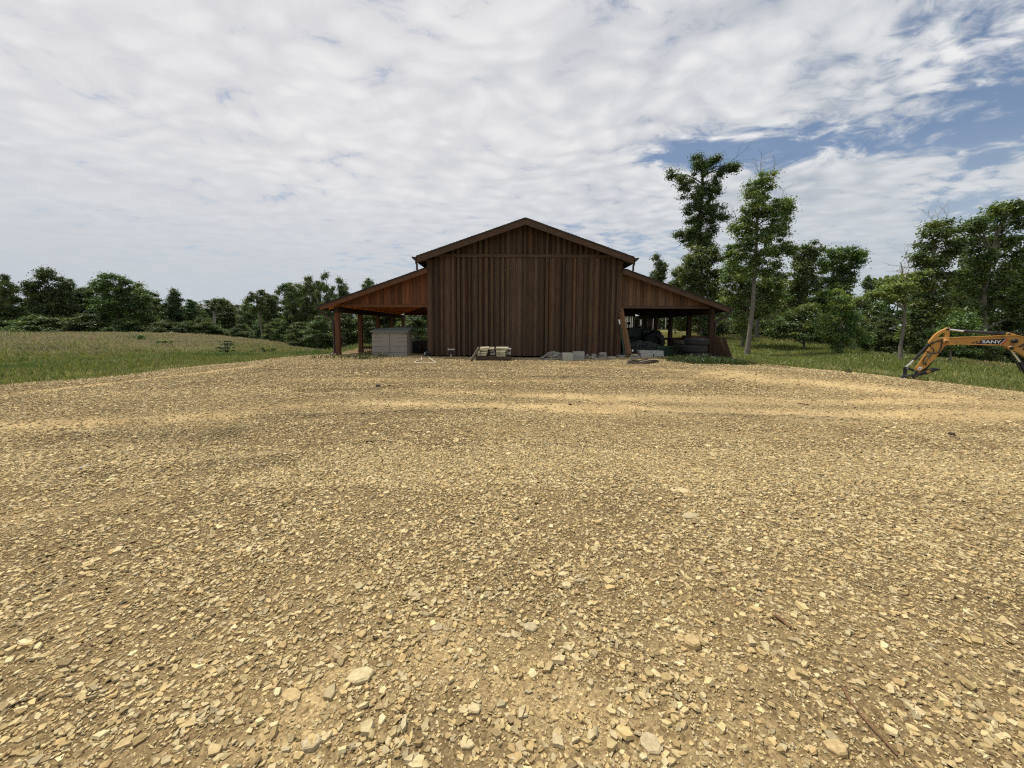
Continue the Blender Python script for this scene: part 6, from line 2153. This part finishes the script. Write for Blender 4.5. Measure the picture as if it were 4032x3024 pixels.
def variant(kind, seed):
    rng = np.random.default_rng(seed)
    blobs = []
    kw = dict(cr=.72, dens=1.9, per=60, leaf=.2, lit=.8)
    trunk = [(0, 0, -.3, .2), (rng.uniform(-.1, .1), 0, 3, .16), (rng.uniform(-.3, .3), rng.uniform(-.3, .3), 6, .1), (rng.uniform(-.3, .3), 0, 9, .03)]
    if kind == 'broad':
        for z, R0, n in ((9.0, .8, 2), (8.0, 1.7, 4), (6.8, 2.3, 5), (5.6, 2.5, 5), (4.4, 2.3, 4), (3.2, 1.8, 3)):
            a0 = rng.uniform(0, 6.28)
            for i in range(n):
                a = a0 + 6.28 * i / n + rng.uniform(-.4, .4)
                rr = R0 * rng.uniform(.5, .95)
                blobs.append((rr * math.cos(a), rr * math.sin(a), z + rng.uniform(-.6, .6), rng.uniform(1.1, 1.7), rng.uniform(1.1, 1.7), rng.uniform(.85, 1.25)))
    elif kind == 'slender':
        kw.update(cr=.6, dens=1.7, per=54, leaf=.18)
        for z, R0, n in ((9.4, .4, 1), (8.5, .9, 3), (7.5, 1.1, 3), (6.4, 1.2, 3), (5.3, 1.0, 2), (4.3, .8, 1)):
            for i in range(n):
                a = rng.uniform(0, 6.28)
                rr = R0 * rng.uniform(.4, 1)
                blobs.append((rr * math.cos(a), rr * math.sin(a), z + rng.uniform(-.5, .5), rng.uniform(.75, 1.15), rng.uniform(.75, 1.15), rng.uniform(.8, 1.1)))
    elif kind == 'dense':
        kw.update(cr=.75, dens=2.0, per=58, leaf=.2)
        for z, R0, n in ((9.2, .5, 1), (8.2, 1.2, 3), (7.0, 1.7, 4), (5.7, 2.1, 5), (4.4, 2.4, 5), (3.1, 2.6, 5), (1.9, 2.6, 5), (.8, 2.4, 5)):
            a0 = rng.uniform(0, 6.28)
            for i in range(n):
                a = a0 + 6.28 * i / n + rng.uniform(-.4, .4)
                rr = R0 * rng.uniform(.5, 1)
                blobs.append((rr * math.cos(a), rr * math.sin(a), z + rng.uniform(-.4, .4), rng.uniform(.9, 1.3), rng.uniform(.9, 1.3), rng.uniform(.5, .8)))
    elif kind == 'low':
        kw.update(cr=1.3, dens=2.2, per=64, leaf=.36, bark='dark_bark', zsq=.75)
        for z, R0, n in ((8.6, 1.2, 2), (7.2, 2.6, 4), (5.6, 4.0, 6), (3.8, 4.8, 7), (2.0, 5.0, 7), (.7, 4.8, 6)):
            a0 = rng.uniform(0, 6.28)
            for i in range(n):
                a = a0 + 6.28 * i / n + rng.uniform(-.4, .4)
                rr = R0 * rng.uniform(.35, 1)
                blobs.append((rr * math.cos(a), rr * math.sin(a), z + rng.uniform(-1, 1), rng.uniform(1.4, 2.3), rng.uniform(1.4, 2.3), rng.uniform(1.1, 1.7)))
    elif kind == 'pine':
        kw.update(cr=.55, dens=2.3, per=56, leaf=.17, zsq=.42, mat='needle', bark='dark_bark', lit=.8)
        for i in range(30):
            z = 1.0 + 8.8 * i / 29
            R0 = 2.5 * (1 - z / 10.6) + .2
            a = i * 2.4 + rng.uniform(-.4, .4)
            rr = R0 * rng.uniform(.45, .85)
            blobs.append((rr * math.cos(a), rr * math.sin(a), z, R0 * .55 + .15, R0 * .55 + .15, .28))
    elif kind == 'cedar':
        kw.update(cr=.55, dens=2.3, per=62, leaf=.16, mat='needle', bark='dark_bark', lit=.75)
        for i in range(16):
            z = .8 + 8.9 * i / 15
            R0 = 1.6 * (1 - (z / 10.4) ** 1.6) + .12
            a = rng.uniform(0, 6.28)
            blobs.append((R0 * .3 * math.cos(a), R0 * .3 * math.sin(a), z, R0 * .8 + .1, R0 * .8 + .1, .55))
    root = bpy.data.objects.new("variant", None)
    COL.objects.link(root)
    ORIGIN[root.name] = (0, 0, 0)
    make_tree(root, (0, 0, 0), trunk, blobs, rng, **kw)
    parts_ = [(c.name.split('.')[0], c.data) for c in root.children]
    for c in list(root.children):
        bpy.data.objects.remove(c)
    bpy.data.objects.remove(root)
    half = {'broad': 3.1, 'slender': 1.6, 'dense': 3.0, 'low': 6.0, 'pine': 2.3, 'cedar': 1.6}[kind]
    return parts_, half


for kind, n in (('broad', 3), ('slender', 2), ('dense', 3), ('low', 3), ('pine', 2), ('cedar', 1)):
    for i in range(n):
        VAR[kind, i] = variant(kind, 900 + 37 * i + len(kind))
rt_ = random.Random(77)
CNT = {}
PROTO = {}
KIND_NAME = {'broad': 'broadleaf_tree', 'slender': 'slender_tree', 'dense': 'understory_tree', 'low': 'low_tree', 'pine': 'pine_tree', 'cedar': 'cedar_tree'}


def plant(kind, u, vtop, Y, wpx, label, group, dz=0.0):
    i = CNT.get(kind, 0)
    CNT[kind] = i + 1
    key = (kind, i % sum(1 for k in VAR if k[0] == kind))
    pr, half = VAR[key]
    x = (u - W_PX / 2) / F_PX * Y
    zb = H(x, Y) - .1
    h = P(u, vtop, Y)[2] - zb
    o = thing(KIND_NAME[kind], label, "tree", (x, Y, zb), group)
    o.scale = (wpx / F_PX * Y / 2 / half, wpx / F_PX * Y / 2 / half, h / 10)
    o.rotation_euler = (0, 0, rt_.uniform(0, 6.28))
    if key not in PROTO:
        PROTO[key] = []
        for nm, me in pr:
            c = bpy.data.objects.new(nm, me)
            COL.objects.link(c)
            c.parent = o
            PROTO[key].append(c)
    else:
        for src in PROTO[key]:
            c = src.copy()
            COL.objects.link(c)
            c.parent = o
    return o


GW, GE = "trees along the west field", "trees of the east wood"
for kind, x, y, w, Y, lb in (
        ('broad', -10, 235, 120, 57, "dark tree cut by the left frame edge beyond the field"),
        ('dense', 95, 213, 170, 55, "steep leafy cone-shaped tree near the left edge of the west wood"),
        ('cedar', 510, 256, 110, 60, "pointed treetop between the tall oak and the broad oak"),
        ('broad', 600, 322, 150, 62, "flat-topped dark tree tucked left of the broad-crowned oak"),
        ('dense', 1000, 345, 150, 57, "bushy shoulder of tree right below the broad-crowned oak"),
        ('pine', 1075, 382, 80, 62, "small pine tip just left of the lone dark cedar"),
        ('pine', 1295, 392, 150, 56, "layered pine right of the lone dark cedar"),
        ('dense', 1370, 470, 130, 58, "low leafy tree below the half-bare forked tree"),
        ('slender', 1540, 420, 70, 70, "thin dark tree right of the half-bare forked tree"),
        ('pine', 1605, 455, 70, 84, "pine at the lowest dip of the treeline"),
        ('pine', 1640, 430, 80, 88, "distant pine at the right of the treeline's lowest dip"),
        ('slender', 1815, 360, 90, 52, "light green slim tree between two slim dark ones west of the barn"),
        ('dense', 1960, 330, 150, 44, "dense mid-green tree behind the field's downhill end"),
        ('dense', 2085, 235, 170, 45, "high rounded tree left of the barn's west lean-to"),
        ('dense', 2200, 215, 170, 44, "tallest tree just left of the barn's west eave"),
        ('slender', 2305, 255, 120, 42, "light feathery tree rising behind the west lean-to roof")):
    plant(kind, UL(x), VL(y), Y, w / 1.7015, lb, GW)
plant('slender', 1466, 1101, 62, 60, "lone treetop peeping over the slope of the west lean-to roof", GW)
for kind, u, v, Y, w, lb in (
        ('dense', 1345, 1225, 37, 150, "low tree seen past the first post of the west lean-to"), ('dense', 1440, 1215, 38, 140, "leafy tree seen between the posts above the landscape rake"),
        ('broad', 1520, 1190, 42, 190, "tree whose leaves show just over the grey shed"), ('dense', 1640, 1190, 37, 180, "dark tree filling the opening right of the grey shed"),
        ('dense', 1255, 1240, 36, 130, "bushy tree below the west eave's downspout"), ('dense', 1180, 1270, 37, 120, "low bushy tree where the field meets the road"),
        ('dense', 1100, 1255, 44, 110, "low bush-like tree right of the slim trees")):
    plant(kind, u, v, Y, w, lb, GW)
for k, (u, v, Y, w) in enumerate(((30, 1215, 54, 200), (150, 1225, 53, 190), (250, 1230, 54, 180), (345, 1225, 53, 170), (430, 1230, 54, 160), (520, 1235, 53, 170), (600, 1240, 54, 150), (660, 1245, 53, 140), (740, 1245, 54, 130), (800, 1240, 55, 130), (850, 1265, 57, 120), (905, 1275, 62, 100), (960, 1265, 60, 100), (-120, 1190, 56, 240), (-300, 1170, 58, 260))):
    plant('low', u, v + 12, Y, w, "low dark tree with branches to the ground in the shaded foot of the west wood", "low trees at the foot of the west wood")
for kind, x, y, w, Y, lb in (
        ('slender', 115, 615, 110, 60, "feathery grey-green treetop above the east lean-to roof"),
        ('broad', 225, 690, 130, 55, "yellow-green treetop right above the east lean-to roof"),
        ('dense', 840, 840, 140, 44, "dark shrubby tree in the wood behind the pale trunk"),
        ('slender', 1305, 735, 70, 42, "narrow spire-like tree in the gap of the east wood"),
        ('dense', 1250, 850, 160, 37, "mid-green tree below the wide leaning oak"),
        ('dense', 1330, 930, 170, 31, "leafy tree left of the flat-topped pale tree"),
        ('dense', 1420, 930, 150, 28, "shaded tree under the flat-topped pale tree"),
        ('dense', 1580, 760, 170, 33, "dark tree just left of the thin-topped tree"),
        ('broad', 1860, 640, 220, 34, "dusky tree between the thin-topped tree and the far right oak"),
        ('dense', 1850, 860, 220, 28, "dark leafy mass of tree above the excavator's stick"),
        ('broad', 2230, 560, 240, 34, "dark tree cut by the right frame edge"),
        ('dense', 2060, 930, 220, 27, "dark tree below the far right oak, behind the boom"),
        ('dense', 2200, 900, 240, 28, "dark tree at the right frame edge behind the boom")):
    plant(kind, UR(x), VR(y), Y, w / 1.4439, lb, GE)
for k, (u, v, Y, w) in enumerate(((2900, 1270, 47, 130), (3010, 1240, 46, 140), (3080, 1255, 42, 130), (3180, 1270, 40, 130), (3260, 1290, 38, 110), (3370, 1290, 33, 130), (3440, 1290, 30, 120), (3580, 1290, 27, 150), (3660, 1310, 25, 130), (3760, 1340, 24, 130), (3850, 1330, 25, 160), (3950, 1330, 25, 170), (4060, 1340, 25, 180), (4250, 1200, 28, 300), (4450, 1150, 30, 320),
                                  (2450, 1240, 92, 90), (2500, 1235, 92, 90), (2560, 1235, 93, 90), (2640, 1235, 90, 90), (2700, 1240, 88, 90), (2710, 1270, 70, 90), (2790, 1265, 66, 90), (2850, 1265, 60, 100))):
    plant('low', u, v - 10, Y, w, "low dark tree with leaves to the ground along the foot of the east wood", "low trees at the foot of the east wood")

for k, (u, v, Y, w) in enumerate(((10, 1150, 61, 130), (130, 1160, 60, 120), (240, 1150, 61, 110), (330, 1165, 60, 120), (400, 1140, 61, 110), (520, 1160, 60, 130), (610, 1175, 61, 110), (700, 1190, 62, 110), (770, 1205, 62, 100), (830, 1205, 66, 110), (890, 1215, 70, 100), (940, 1222, 74, 100), (985, 1205, 70, 90), (1040, 1190, 58, 100), (1090, 1180, 54, 110), (1150, 1150, 50, 120), (1190, 1140, 48, 120), (1260, 1130, 47, 120))):
    plant(('dense', 'cedar', 'dense', 'pine')[k % 4], u, v - 22, Y, w * (1.15 if k % 2 == 0 else .8), "mid-height dark tree filling the west wood between the taller crowns", "mid-height trees filling the west wood")
# the wood behind, one mass
rng = np.random.default_rng(99)
cs, rs = [], []
wm = MB()
for (x0, x1, y0, y1, n, h0, h1) in ((-150, -62, 72, 110, 90, 5.0, 7.6), (-74, -30, 74, 108, 70, 4.0, 5.6), (-34, 6, 66, 100, 50, 4.5, 7.5), (30, 60, 82, 100, 16, 6.0, 9.0), (36, 62, 48, 78, 26, 6, 9.0), (50, 80, 30, 60, 26, 7, 10), (44, 60, 20, 36, 10, 6, 9), (-10, 40, 92, 112, 26, 6.0, 9.0)):
    for _ in range(n):
        X, Y = rng.uniform(x0, x1), rng.uniform(y0, y1)
        h = rng.uniform(h0, h1)
        zb = H(X, Y)
        wm.tube([(X, Y, zb - .2), (X, Y, zb + h * .8)], [.16, .05], 5, cap=False)
        for k in range(15):
            t = rng.uniform(.08, 1)
            a = rng.uniform(0, 6.28)
            rr = 2.7 * (1 - t * .75) * rng.uniform(.3, 1)
            cs.append((X + rr * math.cos(a), Y + rr * math.sin(a), zb + h * t))
            rs.append(rng.uniform(.8, 1.4))
V, col = leaves_np(np.array(cs), np.array(rs), .65, 40, .30, rng, GREEN, .68)
wood = leaf_object("woodland", V, col, M['leaf'], None, (0, 0, 0))
tag(wood, 'dark mixed woodland filling in behind the field and slope', 'woodland', kind='stuff')
wm.c = [(1, 1, 1)] * len(wm.f)
tk = wm.build("trunk", M['dark_bark'], wood)
tk['kind'] = 'stuff'

# ------------------------------------------------------------------ shrubs, weeds, grass
for k, (u, v, Y, wx, hz, lit, lb) in enumerate(((30, 1318, 40, 2.6, 1.0, 1.35, "bright green bushy shrub at the left end of the field's crest"),
                                                (555, 1372, 30, .3, .45, 1.6, "upright dark green weed clump in the middle of the west field"),
                                                (650, 1383, 28, .9, .35, 1.3, "low green shrub right of the upright weed clump"),
                                                (1060, 1385, 27, 1.2, .4, 1.3, "dark green shrub below the field's downhill slope"))):
    rng = np.random.default_rng(600 + k)
    x = (u - W_PX / 2) / F_PX * Y
    zb = H(x, Y)
    root = thing("shrub", lb, "shrub", (x, Y, zb), "shrubs and weeds in the west field")
    n = 14
    c = np.stack([x + rng.uniform(-.5, .5, n) * wx, Y + rng.uniform(-.4, .4, n) * wx, zb + rng.uniform(.15, .85, n) * hz], -1)
    V, col = leaves_np(c, np.full(n, hz * .30), .8, 60, .05 + hz * .05, rng, GREEN, lit, narrow=.4)
    m = MB()
    for q in c:
        m.tube([(x, Y, zb - .05), (float(q[0]), float(q[1]), float(q[2]))], [.018, .006], 4, cap=False)
    m.build("stem", M['dark_bark'], root)
    leaf_object("foliage", V, col, M['leaf'], root, (x, Y, zb))


def blades(x, y, z, h, w, col, lean, rng):
    n = len(x)
    a = rng.uniform(0, 2 * np.pi, n)
    la = rng.uniform(0, 2 * np.pi, n)
    l = h * lean * rng.uniform(.2, 1.3, n)
    dx, dy = np.cos(a) * w / 2, np.sin(a) * w / 2
    mx, my = np.cos(la) * l, np.sin(la) * l
    V = np.stack([np.stack([x - dx, y - dy, z - .02], -1), np.stack([x + dx, y + dy, z - .02], -1),
                  np.stack([x + dx * .6 + mx * .35, y + dy * .6 + my * .35, z + h * .62], -1), np.stack([x + mx, y + my, z + h], -1), np.stack([x - dx * .6 + mx * .35, y - dy * .6 + my * .35, z + h * .62], -1)], 1)
    return V.reshape(-1, 3), col


def grass_obj(name, label, x, y, z, h, w, col, lean, rng):
    V, col = blades(x, y, z, h, w, col, lean, rng)
    n = len(x)
    me = np_mesh(name, V, np.arange(5 * n), np.full(n, 5), col)
    me.materials.append(M['blade'])
    o = bpy.data.objects.new(name, me)
    link(o)
    tag(o, label, 'grass', kind='stuff')


rng = np.random.default_rng(123)
# west field
N = 420000
y = np.sqrt(rng.uniform(0, 1, N) * (62 ** 1.5 - 7 ** 1.5) + 7 ** 1.5) ** (4 / 3.0)
x = -rng.uniform(0.05, 1.5, N) * y
k = (pad_sd(x, y) + edge_noise(x, y) > 0.05 - rng.exponential(.16, N)) & (fbm(x, y, 0.5, 111, 4) + rng.uniform(-.25, .25, N) > .30)
x, y = x[k], y[k]
n = len(x)
dist = np.hypot(x, y)
tuft = fbm(x, y, 0.35, 113, 4)
tuft2 = vnoise(x, y, 1.6, 117)
h = (0.06 + 0.16 * np.clip(tuft2 * tuft * 2.2, 0, 1.3)) * rng.uniform(.5, 1.35, n) * (1 + np.clip((dist - 20) / 40, 0, 1) * .35)
w = 0.006 + 0.0009 * dist
crest = np.clip((y - 19) / 14 + (fbm(x, y, .12, 119, 3) - .5) * 1.6, 0, 1) * .85
dark = np.clip((fbm(x, y, 0.22, 121, 3) - .5) * 5, 0, 1)
pal = np.array([(0.215, 0.220, 0.070), (0.165, 0.195, 0.058), (0.27, 0.24, 0.095), (0.115, 0.16, 0.048), (0.33, 0.27, 0.14)])
col = pal[rng.choice(5, n, p=[.34, .20, .24, .08, .14])]
pink = np.array([(0.40, 0.305, 0.25), (0.35, 0.265, 0.205), (0.42, 0.35, 0.27)])[rng.integers(0, 3, n)]
sel = rng.uniform(0, 1, n) < crest
col = np.where(sel[:, None], pink, col)
col = np.where(((rng.uniform(0, 1, n) < dark) & ~sel)[:, None], np.array((0.11, 0.16, 0.05)), col)
col = col * np.array((.80, .82, .84)) * rng.uniform(.75, 1.25, (n, 1))
grass_obj("field_grass", "olive and pinkish seeding grass covering the west field", x, y, np.where(pad_sd(x, y) + edge_noise(x, y) < 0.08, np.maximum(pad_z(x, y), terrain_z(x, y)), terrain_z(x, y)), h, w, col, .55, rng)
# east slope
N = 380000
y = np.sqrt(rng.uniform(0, 1, N) * (66 ** 1.5 - 7 ** 1.5) + 7 ** 1.5) ** (4 / 3.0)
x = rng.uniform(0.18, 1.5, N) * y
k = (pad_sd(x, y) + edge_noise(x, y) > 0.05 - rng.exponential(.16, N)) & (fbm(x, y, 0.5, 131, 4) + rng.uniform(-.25, .25, N) > .26)
x, y = x[k], y[k]
n = len(x)
dist = np.hypot(x, y)
tuft2 = vnoise(x, y, 1.4, 137) * fbm(x, y, .4, 133, 4)
h = (0.08 + 0.18 * np.clip(tuft2 * 2.2, 0, 1.3)) * rng.uniform(.5, 1.35, n)
up_ = np.clip((y - 34) / 14, 0, 1)
h = h * (1 - .55 * up_)
w = 0.006 + 0.0009 * dist
pal = np.array([(0.22, 0.255, 0.075), (0.18, 0.23, 0.066), (0.27, 0.28, 0.09), (0.14, 0.19, 0.058), (0.36, 0.32, 0.155)])
col = pal[rng.choice(5, n, p=[.32, .28, .2, .14, .06])]
straw = np.array((0.36, 0.30, 0.16))
col = np.where((rng.uniform(0, 1, n) < up_ * .7 + np.clip((fbm(x, y, .2, 139, 3) - .58) * 4, 0, .5))[:, None], straw, col)
col = col * rng.uniform(.75, 1.25, (n, 1))
grass_obj("slope_grass", "green unmown grass covering the east slope", x, y, np.where(pad_sd(x, y) + edge_noise(x, y) < 0.08, np.maximum(pad_z(x, y), terrain_z(x, y)), terrain_z(x, y)), h, w, col, .55, rng)
# weeds before the east lean-to, by the west post and along the wall foot
xs_, ys2, hs = [], [], []
for (u, v, n, sx_, sy_, hh) in ((2720, 1426, 1500, .50, .25, .15), (2790, 1432, 1700, .45, .28, .19), (2850, 1434, 1000, .35, .28, .17), (2650, 1418, 450, .4, .2, .11), (2740, 1410, 420, .45, .08, .40), (2900, 1438, 300, .4, .2, .12), (1400, 1412, 700, .5, .35, .14), (1300, 1410, 350, .7, .25, .12), (1450, 1408, 350, .3, .15, .2)):
    g = hit(u, v)
    xs_.append(rng.normal(g[0], sx_, n))
    ys2.append(rng.normal(g[1], sy_, n))
    hs.append(rng.uniform(.35, 1.2, n) * hh)
x, y, h = map(np.concatenate, (xs_, ys2, hs))
k = fbm(x, y, 1.5, 151, 3) + rng.uniform(-.12, .12, len(x)) > .47
x, y, h = x[k], y[k], h[k] * (.7 + .8 * vnoise(x[k], y[k], 2.5, 153))
n = len(x)
pal = np.array([(0.055, 0.095, 0.026), (0.07, 0.11, 0.03), (0.04, 0.07, 0.024), (0.20, 0.19, 0.10)])
col = pal[rng.choice(4, n, p=[.4, .3, .22, .08])] * rng.uniform(.75, 1.25, (n, 1))
grass_obj("weeds", "rank green weeds growing on the gravel at the lean-to corners", x, y, np.maximum(pad_z(x, y), terrain_z(x, y)), h, np.full(n, .022), col, .9, rng)
